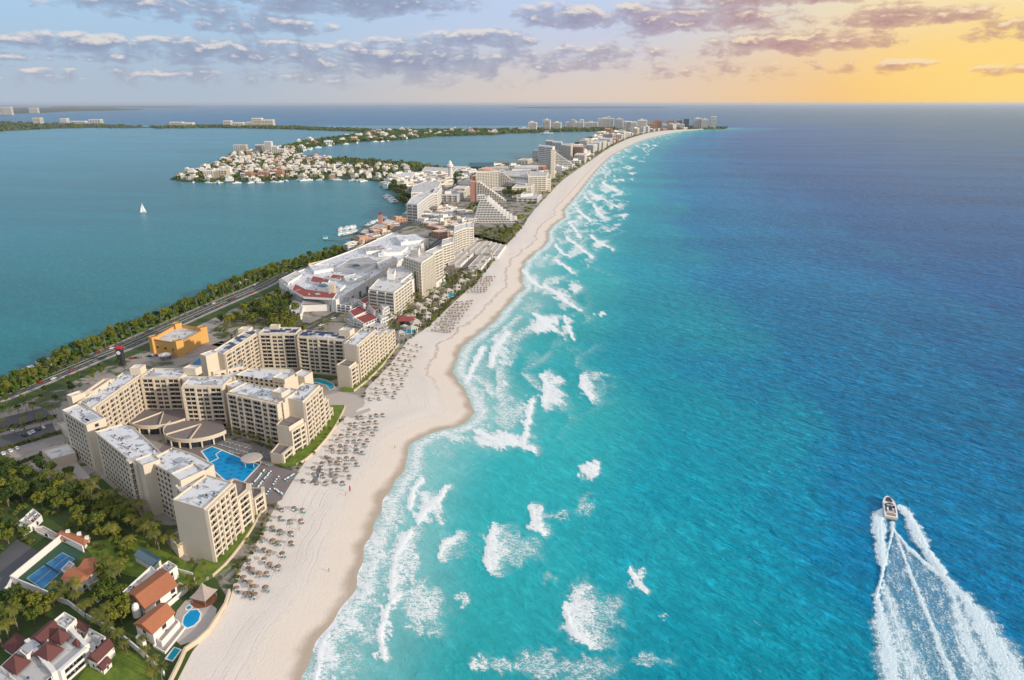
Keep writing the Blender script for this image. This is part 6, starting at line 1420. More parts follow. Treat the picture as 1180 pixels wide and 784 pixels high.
    for a in ((250, 672, 306, 590), (345, 545, 400, 482), (412, 458, 466, 404), (470, 394, 520, 352), (520, 352, 566, 306), (566, 306, 612, 252)):
        n = 15 if a[1] > 400 else 22
        for i in range(n):
            t = i / n; x, y = G(a[0] + (a[2] - a[0]) * t, a[1] + (a[3] - a[1]) * t, 2); x = float(x_wall(y)) + tr.uniform(-1, 3)
            if tr.random() < .25: grow(PALMS, x, y, 'small palm in the planting at the top of the beach', 'palms along the beach wall', .5, GZ - .3, 'palm tree')
            else: grow(BUSH, x, y, 'green shrub in the planting at the top of the beach', 'shrubs along the beach wall', 1.0 + (y > 600) * .8, GZ - .3, 'shrub')
    scatter([(556, 264), (600, 258), (580, 284), (548, 284)], 26, 9, BUSH, 'scrubby bush on the vacant plot below the pyramid', 'bushes on the vacant plot', 2.6, (), 'shrub')
    scatter([(238, 372), (256, 382), (300, 392), (330, 398), (300, 400), (262, 392)], 20, 5, BUSH, 'low bush on the bare ground behind the hotels', 'bushes behind the hotels', 1.6, (), 'shrub')
    scatter([(0, 690), (60, 700), (130, 740), (90, 720), (60, 700)], 14, 3, BUSH, 'low shrub in the gardens of the corner villa', 'shrubs in the villa gardens', 1.3, keep[5:], 'shrub')
    scatter([(-20, 560), (110, 580), (200, 640), (190, 680), (140, 660), (60, 700), (0, 700)], 60, 3, BUSH, 'green shrub between the villas and the nearer hotel', 'shrubs in the hotel garden', 1.4, keep, 'shrub')
    scatter([(100, 566), (150, 594), (196, 630), (150, 650), (120, 620)], 16, 4, PALMS, 'yellow green palm in the garden between hotel and villas', 'palms in the middle of the garden', 1.05, keep, 'palm tree')
    for i in range(70):
        t_ = tr.random(); px, py = lerp((448, 372), (584, 276), t_); px += tr.uniform(-8, 14); py += tr.uniform(-2, 18)
        if not (1 < 2): continue
        x, y = G(px, py, 2)
        if x > float(x_wall(y)) - 3: continue
        grow(PALMS if tr.random() < .55 else BUSH, x, y, 'palm or shrub in the grounds of the hotels along the middle beach', 'greenery of the middle hotel grounds', .9, GZ, 'palm tree')
    scatter([(-40, 476), (20, 462), (60, 446), (120, 424), (146, 412), (150, 420), (104, 440), (66, 466), (0, 484)], 18, 5.5, [TREES[0], TREES[4], TREES[2]], 'low green tree in the verge between boulevard and the nearer hotel', 'trees of the verge by the nearer hotel', .6)
    for (a, c) in (((-20, 503), (64, 482)), ((0, 520), (70, 500)), ((20, 536), (80, 514))):
        for i in range(26):
            px, py = lerp(a, c, i / 25); grow(BUSH, *G(px, py, 2), 'clipped shrub in a hedge strip of the hotel car park', 'hedge shrubs of the car park', 1.1, cat='shrub')
    # far woods and ground cover that read as one mass
    def mass(name, polys, n, size, m='leaf_dark', z=1.4, hmax=9.0):
        b = MB(); rr = random.Random(len(polys) * 7 + n)
        for P, wgt in polys:
            xs, ys = [q[0] for q in P], [q[1] for q in P]; k = 0; tot = int(n * wgt)
            for _ in range(tot * 30):
                if k >= tot: break
                x, y = rr.uniform(min(xs), max(xs)), rr.uniform(min(ys), max(ys))
                if not inpoly(x, y, P): continue
                k += 1; h = hmax * rr.uniform(.35, 1.0)
                for _ in range(7):
                    d = Vector((rr.gauss(0, 1), rr.gauss(0, 1), rr.gauss(.3, .8))).normalized(); p = Vector((x, y, z + h * .55)) + Vector((d.x * size * .8, d.y * size * .8, d.z * h * .45)); u = d.orthogonal().normalized(); v = d.cross(u)
                    u = u * size * rr.uniform(.4, .8); v = v * size * rr.uniform(.4, .8); b.add([p - u, p + v, p + u, p - v], [(0, 1, 2, 3)])
        b.build(name, [m], kind='stuff')
    mass('headland_woodland', [(inset(PEN, 6), 1.0)], 1100, 8, hmax=8)
    mass('causeway_woodland', [(inset(ARM, 6), 1.0)], 1500, 14, 'leaf', hmax=10)
    mass('far_woodland', [(inset(NORTH, 8), .5), (inset(MANG, 8), .5)], 2600, 20, hmax=11)
    mass('strip_woodland', [([G(*q, 2) for q in ((610, 197), (640, 182), (668, 168), (690, 158), (678, 160), (650, 172), (622, 184))], .4), ([G(*q, 2) for q in ((664, 166), (682, 158.5), (690, 156), (676, 160.6))], .3), ([G(*q, 2) for q in ((520, 213), (540, 200), (560, 193), (540, 194), (522, 200))], .3)], 420, 9)
    mass('lagoon_undergrowth', [([(float(x_lag(y)) + 1, y) for y in range(420, 1080, 20)] + [(float(x_lag(y)) + 17, y) for y in range(1075, 415, -20)], 1.0)], 950, 2.6, 'leaf', hmax=5.5)
    mass('beach_planting', [([(float(x_wall(y)) - o, y) for y in range(1000, 5200, 150) for o in (2,)] + [(float(x_wall(y)) - 16 - y * .006, y) for y in range(5050, 990, -150)], 1.0)], 330, 6, 'leaf', hmax=5)
    mass('town_greenery', [([G(*q, 2) for q in ((480, 262), (530, 240), (560, 232), (540, 258), (500, 275))], .5), ([G(*q, 2) for q in ((440, 214), (466, 228), (500, 222), (520, 204), (470, 200))], .5)], 160, 5, 'leaf', hmax=6)
trees()
for t in TREES + PALMS + BUSH: drop(t)

# ------------------------------------------------------------------ beach things
def palapa_proto():
    t = empty('thatched_umbrella', (0, 0, 0)); b = MB(); b.tube([(0, 0, -.4), (0, 0, 2.9)], [.10, .08], 7); b.build('pole', ['trunk'], t)
    b = MB(); rr = random.Random(3); n = 22
    for (r0, z0, r1, z1) in ((1.95, 1.95, .9, 2.75), (1.15, 2.55, .05, 3.25)):
        vs = []
        for i in range(n):
            a = 6.283 * i / n; q = r0 * rr.uniform(.9, 1.08); vs.append((q * math.cos(a), q * math.sin(a), z0 + rr.uniform(-.12, .08)))
        for i in range(n):
            a = 6.283 * i / n; vs.append((r1 * math.cos(a), r1 * math.sin(a), z1))
        b.add(vs, [(i, (i + 1) % n, n + (i + 1) % n, n + i) for i in range(n)])
    b.build('thatch', ['thatch'], t); kids(t); return t
def lounger_proto():
    t = empty('sun_lounger', (0, 0, 0)); b = MB(); b.box(0, 0, .28, .66, 1.3, .06)
    for sx in (-.28, .28):
        for sy in (-.55, .55): b.box(sx, sy, 0, .06, .06, .3)
    b.add([(-.33, .62, .30), (.33, .62, .30), (.33, 1.15, .75), (-.33, 1.15, .75), (-.33, .66, .25), (.33, .66, .25), (.33, 1.19, .70), (-.33, 1.19, .70)], [(0, 1, 2, 3), (7, 6, 5, 4), (0, 4, 5, 1), (2, 6, 7, 3), (1, 5, 6, 2), (3, 7, 4, 0)])
    b.build('frame', ['lounger'], t); b = MB(); b.box(0, -.02, .345, .58, 1.24, .07); b.build('cushion', ['cushion'], t); kids(t); return t
PAL = palapa_proto(); LOU = lounger_proto(); NL = [0]
def beach_z(x, y):
    d = float(shore_dist(np.array([x]), np.array([y]))[0]); z = float(np.interp(d, [-60, -24, -19, -10, -3, 0], [GZ + .05, GZ - .2, 1.75, .95, .28, 0])); hug = min(1, max(0, (x - float(x_wall(y))) / 8)); return z * hug + (GZ - .05) * (1 - hug)
def palapas(c, nu, nv, label, group, jit=.8, beds=True, skip=0.0):
    rr = random.Random(nu * 31 + nv)
    for i in range(nv):
        for j in range(nu):
            if rr.random() < skip: continue
            u = (j + .5 * (i % 2) * .6) / max(1, nu - .5); v = i / (nv - 1); p = lerp(lerp(c[0], c[1], v), lerp(c[3], c[2], v), u); x, y = G(p[0], p[1], 2)
            x += rr.uniform(-jit, jit); y += rr.uniform(-jit, jit); z = beach_z(x, y)
            props(copy_tree(PAL, (x, y, z), rr.uniform(0, 6), scale=rr.uniform(.62, .78)), label, 'beach umbrella', group)
            if beds and NL[0] < 215:
                for k in range(rr.choice((1, 2, 2))):
                    props(copy_tree(LOU, (x + .7 + k * 1.0 + rr.uniform(-.2, .2), y - 1.5 + rr.uniform(-.4, .4), z + .02), rr.uniform(-.5, .9), scale=1.15), 'pale sun lounger on the sand beside a thatched umbrella', 'sun lounger', 'sun loungers under the thatched umbrellas'); NL[0] += 1
palapas([(272, 682), (316, 586), (358, 590), (300, 692)], 4, 9, 'round brown thatched umbrella on the sand below the curved lawn of the nearer hotel', 'thatched umbrellas before the nearer hotel', 1.7)
palapas([(352, 556), (408, 484), (444, 480), (398, 558)], 5, 12, 'brown thatched umbrella on the sand between the pool deck and the plaza', 'thatched umbrellas before the middle wings', 1.7)
palapas([(426, 462), (470, 398), (486, 402), (456, 460)], 3, 12, 'brown thatched umbrella in the rows before the farther hotel', 'thatched umbrellas before the farther hotel', 1.5)
palapas([(498, 382), (526, 350), (546, 348), (520, 384)], 7, 11, 'small thatched umbrella in the dense field past the farther hotel', 'thatched umbrellas in the dense field', .6, False, .1)
palapas([(540, 338), (554, 321), (570, 320), (560, 338)], 6, 8, 'tiny thatched umbrella in the far field near the bungalow rows', 'thatched umbrellas in the far field', .6, False, .1)
palapas([(582, 240), (598, 224), (607, 222), (592, 240)], 3, 7, 'tiny thatched umbrella on the sand below the gable hotel', 'thatched umbrellas below the gable hotel', .8, False, .1)
palapas([(606, 222), (618, 211), (624, 210), (613, 222)], 3, 6, 'tiny thatched umbrella on the sand below the slim tower', 'thatched umbrellas below the slim tower', .8, False, .1)
def cabanas():
    t = empty('garden_pavilion', (0, 0, 0)); b = MB(); b.gable(0, 0, 3.1, 5.4, 5.4, 1.7, 0, hip=2.6); b.build('roof', ['deck_pale'], t)
    for dx in (-2.4, 2.4):
        for dy in (-2.4, 2.4): b = MB(); b.box(dx, dy, 0, .3, .3, 3.1); b.build('post', ['white_wall'], t)
    kids(t); rr = random.Random(12); used = []
    for _ in range(400):
        if len(used) >= 34: break
        q = rr.random(); px, py = lerp((462, 374), (572, 294), q); px += rr.uniform(-6, 12); py += rr.uniform(-2, 18); x, y = G(px, py, 2)
        if x > float(x_wall(y)) - 5 or any(math.hypot(x - a, y - c) < 11 for a, c in used): continue
        used.append((x, y)); props(copy_tree(t, (x, y, GZ), rr.uniform(.4, 1), scale=rr.uniform(.9, 1.5)), 'small pale roofed garden pavilion in the grounds of the middle hotels', 'pavilion', 'garden pavilions of the middle hotels')
    drop(t)
cabanas()
def pool_beds():
    rr = random.Random(8)
    for a, c, n in (((306, 544), (284, 570), 20), ((313, 546), (290, 574), 18), ((322, 552), (304, 578), 10), ((256, 517), (312, 537), 16), ((254, 513), (318, 532), 16), ((262, 510), (322, 528), 12), ((330, 555), (340, 549), 6), ((318, 566), (326, 572), 6)):
        for i in range(n):
            px, py = lerp(a, c, i / (n - 1)); x, y = G(px, py, 2)
            if rr.random() < .12: continue
            props(copy_tree(LOU, (x, y, GZ + .06), .6 + rr.uniform(-.25, .25) + (1.57 if a[1] < 530 else 0), scale=1.25), 'pale sun lounger in the rows on the tiled pool deck', 'sun lounger', 'sun loungers on the pool deck')
pool_beds(); drop(PAL); drop(LOU)

# people: one skinned body each, in bathing clothes
def person_proto():
    me = bpy.data.meshes.new('body')
    V = [(0, 0, .95), (0, 0, 1.2), (0, .01, 1.42), (0, .0, 1.53), (0, -.01, 1.66), (0, -.02, 1.74), (.10, 0, .90), (.12, .05, .48), (.13, .12, .06), (.13, .0, .02), (-.10, 0, .90), (-.12, -.08, .50), (-.13, -.06, .06), (-.13, -.2, .02),
         (.2, 0, 1.40), (.25, -.03, 1.13), (.26, -.14, .90), (-.2, 0, 1.40), (-.26, .03, 1.14), (-.26, -.05, .90)]
    Ed = [(0, 1), (1, 2), (2, 3), (3, 4), (4, 5), (0, 6), (6, 7), (7, 8), (8, 9), (0, 10), (10, 11), (11, 12), (12, 13), (2, 14), (14, 15), (15, 16), (2, 17), (17, 18), (18, 19)]
    Rs = [.14, .13, .15, .06, .105, .07, .095, .06, .045, .035, .095, .06, .045, .035, .06, .042, .035, .06, .042, .035]
    me.from_pydata(V, Ed, []); o = bpy.data.objects.new('body', me); col.objects.link(o); sk = o.modifiers.new('s', 'SKIN'); o.modifiers.new('u', 'SUBSURF').levels = 1
    for i, r in enumerate(Rs): me.skin_vertices[0].data[i].radius = (r, r * .85)
    me.skin_vertices[0].data[0].use_root = True
    dg = bpy.context.evaluated_depsgraph_get(); m2 = bpy.data.meshes.new_from_object(o.evaluated_get(dg)); bpy.data.objects.remove(o)
    m2.materials.clear(); m2.materials.append(M['skin']); m2.polygons.foreach_set('use_smooth', [True] * len(m2.polygons))
    t = empty('person', (0, 0, 0)); place(m2, 'body', t)
    b = MB(); b.lathe([(.155, .98), (.17, .9), (.16, .82), (.06, .76)], 12); b.build('shorts', ['swim'], t); b = MB(); b.lathe([(.10, 1.66), (.125, 1.72), (.10, 1.81), (0, 1.85)], 10, (0, .02, 0)); b.build('hair', ['hair'], t); kids(t); return t
PER = person_proto()
for px, py, lab in ((398.5, 571.5, 'person in dark shorts standing near the red flag'), (345, 612, 'person walking alone on the sand past the umbrellas before the nearer hotel'), (379, 658, 'person walking on the open sand towards the water'), (388, 537, 'person in shorts between umbrellas and the open sand'), (402, 512, 'person standing on the sand by the outer umbrella row'), (455, 515, 'person alone on the wide beach near the sand spit'),
                    (431, 498, 'person strolling seaward of the middle umbrellas'), (560, 300 + 3, 'person far along the beach below the bungalow rows'), (606, 268, 'person far along the beach below the pyramid'), (540, 365, 'person beside the dense umbrella field')):
    x, y = G(px, py, 1.8); o = copy_tree(PER, (x, y, beach_z(x, y)), tr.uniform(0, 6), scale=1.1); props(o, lab, 'person')
drop(PER)
x, y = G(402, 568, 2); z = beach_z(x, y); r = empty('beach_flag', (x, y, z), 'red feather flag on a leaning pole on the sand', 'flag')
b = MB(); b.tube([(x, y, z - .3), (x + .5, y, z + 2.4), (x + .3, y, z + 4.6), (x - .3, y, z + 5.0)], [.05, .04, .03, .02], 6); b.build('pole', ['metal'], r)
b = MB()
for q in range(6):
    z0 = z + 1.0 + q * .6; b.add([(x + .22 + q * .03, y, z0), (x + 1.15 - .06 * abs(q - 3) ** 2 * .6, y + .12 * math.sin(q), z0 + .1), (x + 1.15 - .06 * abs(q - 2) ** 2 * .6, y + .12 * math.sin(q + 1), z0 + .7), (x + .25 + q * .03, y, z0 + .6)], [(0, 1, 2, 3)])
b.build('flag_cloth', ['red_cloth'], r)

# ------------------------------------------------------------------ cars, lamps
def car_proto(paint):
    t = empty('parked_car', (0, 0, 0)); b = MB()
    prof = [(-2.1, .35), (-2.15, .75), (-1.9, .92), (-1.25, .98), (-.75, 1.45), (.75, 1.48), (1.45, 1.0), (2.1, .88), (2.15, .4)]
    k = len(prof); vs = [(sx * (.86 if z < 1.2 else .68), yy, z) for sx in (-1, 1) for yy, z in prof]
    b.add(vs, [(i, i + 1, k + i + 1, k + i) for i in range(k - 1)] + [tuple(range(k))[::-1], tuple(range(k, 2 * k)), (k - 1, 0, k, 2 * k - 1)]); b.build('body', [paint], t)
    b = MB(); b.add([(-.60, -1.24, 1.02), (.60, -1.24, 1.02), (.55, -.83, 1.42), (-.55, -.83, 1.42)], [(0, 1, 2, 3)]); b.build('rear_window', ['glass'], t)
    b = MB(); b.add([(.62, 1.42, 1.05), (-.62, 1.42, 1.05), (-.55, .86, 1.45), (.55, .86, 1.45)], [(0, 1, 2, 3)]); b.build('windscreen', ['glass'], t)
    for sx in (-1, 1):
        b = MB(); b.add([(sx * .86, -1.0, 1.02), (sx * .86, 1.15, 1.05), (sx * .70, .65, 1.42), (sx * .70, -.68, 1.40)], [(0, 1, 2, 3)]); b.build('side_window', ['glass'], t)
        for yy in (-1.3, 1.35):
            b = MB(); b.tube([(sx * .70, yy, .33), (sx * .90, yy, .33)], [.33, .33], 12); b.build('wheel', ['rubber'], t)
    kids(t); return t
CARS = [(car_proto('car_paint_white'), 'white'), (car_proto('car_paint_grey'), 'grey'), (car_proto('car_paint_red'), 'red'), (car_proto('car_paint_dark'), 'dark')]
def cars():
    rr = random.Random(31)
    def put(px, py, rz, where, group, s=1.0):
        t, c = rr.choice([CARS[0], CARS[0], CARS[1], CARS[2], CARS[3], CARS[0]]); x, y = G(px, py, 2)
        props(copy_tree(t, (x, y, GZ + .08), rz, scale=s), c + ' ' + where, 'car', group + ' ' + c)
    for px, py in ((4, 524), (12, 521), (20, 518), (28, 503), (34, 501), (38, 499), (60, 540), (2, 534), (6, 538), (44, 496), (14, 497), (-8, 506), (50, 494), (24, 492)): put(px, py, .9 + rr.uniform(-.1, .1), 'car parked among the palms of the hotel car park', 'cars in the hotel car park')
    for i in range(26):
        k = rr.randrange(3, len(RD) - 2); a, c = Vector(RD[k]), Vector(RD[k + 1]); d = (c - a).normalized(); sd = rr.choice((-1, 1)); q = a.lerp(c, rr.random()) + Vector((-d.y, d.x)) * sd * (6.4 + rr.choice((-1.9, 1.9)))
        t, cc = rr.choice(CARS); props(copy_tree(t, (q.x, q.y, GZ + .08), math.atan2(d.y, d.x) - math.pi / 2 + (math.pi if sd > 0 else 0)), cc + ' car driving on the boulevard between hedge and hotels', 'car', 'cars on the boulevard ' + cc)
    for px, py in ((370, 376), (384, 368), (398, 358), (416, 346), (440, 330), (452, 321), (360, 382), (520, 268), (530, 250), (505, 238), (514, 230), (524, 214), (529, 205), (519, 222), (512, 234), (500, 242)): put(px, py, -.55, 'car on the street between the shopping centre and the beach hotels', 'cars on the inner street', 1.2)
    for i in range(16): put(152 + i * 3.4 + (i > 8) * 8, 414 - i * .4, 1.5, 'car on the forecourt behind the nearer hotel', 'cars on the forecourt') if i not in (4, 5, 11) else None
    for i in range(24): put(556 + (i % 8) * 5, 239 + (i // 8) * 4.5, 1.5, 'car in the open car park right of the pyramid', 'cars right of the pyramid', 1.3)
cars()
for t, _ in CARS: drop(t)
lp = empty('street_lamp', (0, 0, 0)); b = MB(); b.tube([(0, 0, -.3), (0, 0, 8.5), (.6, 0, 9.2), (2, 0, 9.4)], [.12, .09, .07, .06], 6); b.build('pole', ['metal'], lp); b = MB(); b.box(2.2, 0, 9.3, .9, .35, .16); b.build('lamp_head', ['metal'], lp); kids(lp)
for k in range(4, len(RD) - 2, 2):
    a, c = Vector(RD[k]), Vector(RD[k + 1]); d = (c - a).normalized(); q = a + Vector((-d.y, d.x)) * 12.4; props(copy_tree(lp, (q.x, q.y, GZ), math.atan2(d.y, d.x) - math.pi / 2), 'slim grey lamp post at the lagoon side of the boulevard', 'street lamp', 'street lamps of the boulevard')
drop(lp)
b = MB(); x, y = G(30, 690, 2)

# ------------------------------------------------------------------ boats
def hull(b, L, W, H, m=0, n=15, flare=1.25):
    rows = []
    for i in range(n):
        t = i / (n - 1); y = -L / 2 + L * t; w = W / 2 * (1 - .94 * max(0, (t - .5) / .5) ** 3.2) * (.93 + .07 * min(1, t * 4)); s = H * (1 + .35 * max(0, t - .4) ** 1.5)
        rows.append([(0, y, -.35 * H * (1 - t ** 4)), (w * .8 / flare, y, 0), (w, y, s * .72), (w * .97, y, s)])
    vs = []
    for r in rows: vs += [(-x, y, z) for x, y, z in r[::-1]] + r[1:]
    k = 7; fs = [(i * k + j, (i + 1) * k + j, (i + 1) * k + j + 1, i * k + j + 1) for i in range(n - 1) for j in range(k - 1)]
    b.add(vs, fs, m); b.add(vs[:k], [tuple(range(k))], m)
    return rows
def speedboat():
    hd = math.atan2(G(1022.7, 574)[0] - G(1027.2, 598)[0], G(1022.7, 574)[1] - G(1027.2, 598)[1]); x, y = [(a + c) / 2 for a, c in zip(G(1022.7, 575, 1), G(1027.2, 597, 1))]
    r = empty('motor_yacht', (0, 0, 0), 'white motor yacht with a dark open cockpit and teak stern speeding ahead of its wake', 'boat'); L, W, H = 20.0, 6.6, 2.0
    b = MB(); rows = hull(b, L, W, H); b.build('hull', ['boat_white'], r, smooth=False)
    def deck(y0, y1, f, z, mm, nm, par=r, zt_=None):
        b = MB(); P = []
        for q in rows:
            if y0 - .01 <= q[0][1] <= y1 + .01: P.append((q[3][0] * f, q[0][1]))
        b.prism([(a, c) for a, c in P] + [(-a, c) for a, c in P[::-1]], z, zt_ or z + .12); return b.build(nm, [mm], par)
    deck(-10, 10, .97, 1.75, 'boat_white', 'deck', zt_=2.02); deck(-6, 2.6, .74, 1.9, 'boat_dark', 'cockpit_floor', zt_=2.06); deck(3.2, 8.6, .55, 2.05, 'boat_dark', 'bow_sunpad', zt_=2.22)
    b = MB(); b.box(0, -9.9, .7, 4.6, 1.9, .22); b.build('swim_platform', ['teak'], r); b = MB(); b.box(0, -7.7, 2.03, 4.2, 2.4, .08); b.build('aft_deck', ['teak'], r)
    for cx, cy, sx, sy in ((0, -5.6, 3.4, .9), (-1.3, -3.4, .8, 2.8), (-.8, .2, .9, .9), (.9, .2, .9, .9), (1.2, -3.2, .9, 1.6)):
        b = MB(); b.box(cx, cy, 2.05, sx, sy, .5); b.box(cx, cy - sy * .42, 2.5, sx, .18, .45); b.build('seat', ['boat_white'], r)
    b = MB(); b.add([(-1.9, 2.2, 2.05), (0, 3.3, 2.05), (1.9, 2.2, 2.05), (1.55, 1.2, 3.1), (0, 2.1, 3.1), (-1.55, 1.2, 3.1), (-2.0, -.6, 2.05), (-1.7, -.7, 2.75), (2.0, -.6, 2.05), (1.7, -.7, 2.75)], [(0, 1, 4, 5), (1, 2, 3, 4), (6, 0, 5, 7), (2, 8, 9, 3)]); b.build('windscreen', ['glass'], r)
    b = MB(); b.tube([(-2.2, -1.6, 2), (-2.0, -2.0, 4.1), (2.0, -2.0, 4.1), (2.2, -1.6, 2)], [.12] * 4, 6); b.build('radar_arch', ['boat_white'], r)
    for sx in (-1, 1):
        b = MB(); b.tube([(sx * q[3][0] * .94, q[0][1], q[3][2] + .55) for q in rows[8:]], [.035] * len(rows[8:]), 5); b.build('bow_rail', ['metal'], r)
    r.location = (x, y, .15); r.rotation_euler = (R_(2), 0, -hd)
speedboat()
def wakemat():
    m = bpy.data.materials.new('wake_foam'); m.use_nodes = True; t = NT(m.node_tree); out = t.n.new('ShaderNodeOutputMaterial')
    P = t.pos(); f = t.attr('foam'); n1 = t.noise(t.mapping(P, rot=(0, 0, R_(20)), scale=(1.2, .35, 1)), .45, 5.0, .65, .6); n2 = t.noise(P, 1.1, 4.0, .65, 1.0)
    k = t.m('ADD', t.m('MULTIPLY', f, 1.2), t.m('ADD', t.m('MULTIPLY', t.m('SUBTRACT', n1, .5), 1.5), t.m('MULTIPLY', t.m('SUBTRACT', n2, .5), 1.6)))
    a = t.m('MULTIPLY', t.sm(k, .26, .92), t.sm(f, .03, .3)); a = t.m('MAXIMUM', a, t.m('MULTIPLY', t.sm(f, .08, .9), .72))
    b = t.n.new('ShaderNodeBsdfPrincipled'); t.set(b.inputs['Base Color'], t.mix(t.m('MULTIPLY', n2, t.sm(k, .3, 1.0)), (.40, .68, .82), (.97, .98, .99))); b.inputs['Roughness'].default_value = .8
    t.set(b.inputs['Normal'], t.bump(t.m('ADD', n2, n1), .9, .6)); t.set(b.inputs['Alpha'], a); t.l.new(b.outputs[0], out.inputs[0]); M['wake_foam'] = m
wakemat()
def wake():
    xs = np.arange(985, 1215, .9); ys = np.arange(574, 860, .9); PX, PY = np.meshgrid(xs, ys); nr, nc = PX.shape; px, py = PX.ravel(), PY.ravel()
    u = (px - 590) / FPX; v = (392 - py) / FPX; t = CAM_H / (sp_ - v * cp_); X = u * t; Y = (cp_ + v * sp_) * t
    rr = np.random.RandomState(4); wob = lambda a: (np.sin(py * .35 + a) + np.sin(py * .83 + 2 * a) + np.sin(py * .17 - a) * 1.5) * 1.0
    f = np.zeros_like(px); h = np.zeros_like(px)
    def line(pts, s, soft, hh=0.0, jag=0.0, a=0.0):
        soft = min(1.0, soft * 1.5)
        nonlocal f, h
        for (x0, y0, r0), (x1, y1, r1) in zip(pts[:-1], pts[1:]):
            dx, dy = x1 - x0, y1 - y0; q = np.clip(((px - x0) * dx + (py - y0) * dy) / (dx * dx + dy * dy), 0, 1); r = r0 + (r1 - r0) * q + jag * wob(a) * .5
            d = np.hypot(px - x0 - q * dx, py - y0 - q * dy); k = np.clip((r * (1 + soft) - d) / (np.maximum(r, .6) * 2 * soft), 0, 1) * s; f = np.maximum(f, k); h = np.maximum(h, k * hh)
    line([(1018, 584, 2), (1012, 596, 7), (1013, 615, 7), (1015, 632, 6.5), (1017, 650, 4), (1016, 664, 2)], 1.1, .45, 1.0, 1.4, 1)
    line([(1036, 584, 2), (1047, 597, 6), (1056, 615, 7), (1065, 632, 6), (1074, 645, 5), (1086, 660, 4)], 1.1, .45, 1.0, 1.4, 3)
    line([(1028, 604, 3.0), (1028.5, 612, 1.6), (1022, 640, 1.6), (1015, 668, 1.8), (1009, 690, 2.4)], 1.0, .6, .8, .5, 2)
    line([(1029, 608, 2), (1033, 618, 1.6), (1050, 665, 2.6), (1072, 718, 3.6), (1098, 784, 5), (1122, 850, 6)], .95, .7, .5, .5, 4)
    line([(1030, 612, 1.6), (1046, 632, 2), (1066, 650, 3), (1092, 670, 4), (1112, 690, 5)], 1.0, .6, .8, .5, 5)
    line([(1112, 690, 7), (1128, 715, 12), (1146, 745, 15), (1165, 775, 17), (1195, 830, 18)], 1.0, .55, .6, 2.2, 6)
    line([(1095, 676, 5), (1106, 715, 14), (1122, 755, 20), (1140, 800, 26)], .80, .8, .2, 2.0, 7)
    line([(1010, 688, 3), (1016, 715, 9), (1022, 745, 12), (1028, 784, 15), (1034, 850, 16)], .98, .55, .6, 2.2, 8)
    line([(1018, 670, 4), (1030, 710, 11), (1044, 750, 17), (1058, 800, 23)], .78, .8, .2, 2.0, 9)
    inner = np.clip((py - 615) / 60, 0, 1); xl = np.interp(py, [612, 690, 784, 860], [1028, 1012, 1020, 1024]); xr = np.interp(py, [612, 650, 690, 784, 860], [1030, 1064, 1110, 1165, 1205])
    f = np.maximum(f, np.where((px > xl) & (px < xr) & (py > 612), .40 * np.clip(np.minimum(px - xl, xr - px) / 4, 0, 1), 0))
    h = h * (.8 + .4 * rr.rand(len(h)))
    grid_mesh('boat_wake', X, Y, .12 + h * .55, nr, nc, 'wake_foam', {'foam': f}, kind='stuff', keep=f > .01)
wake()
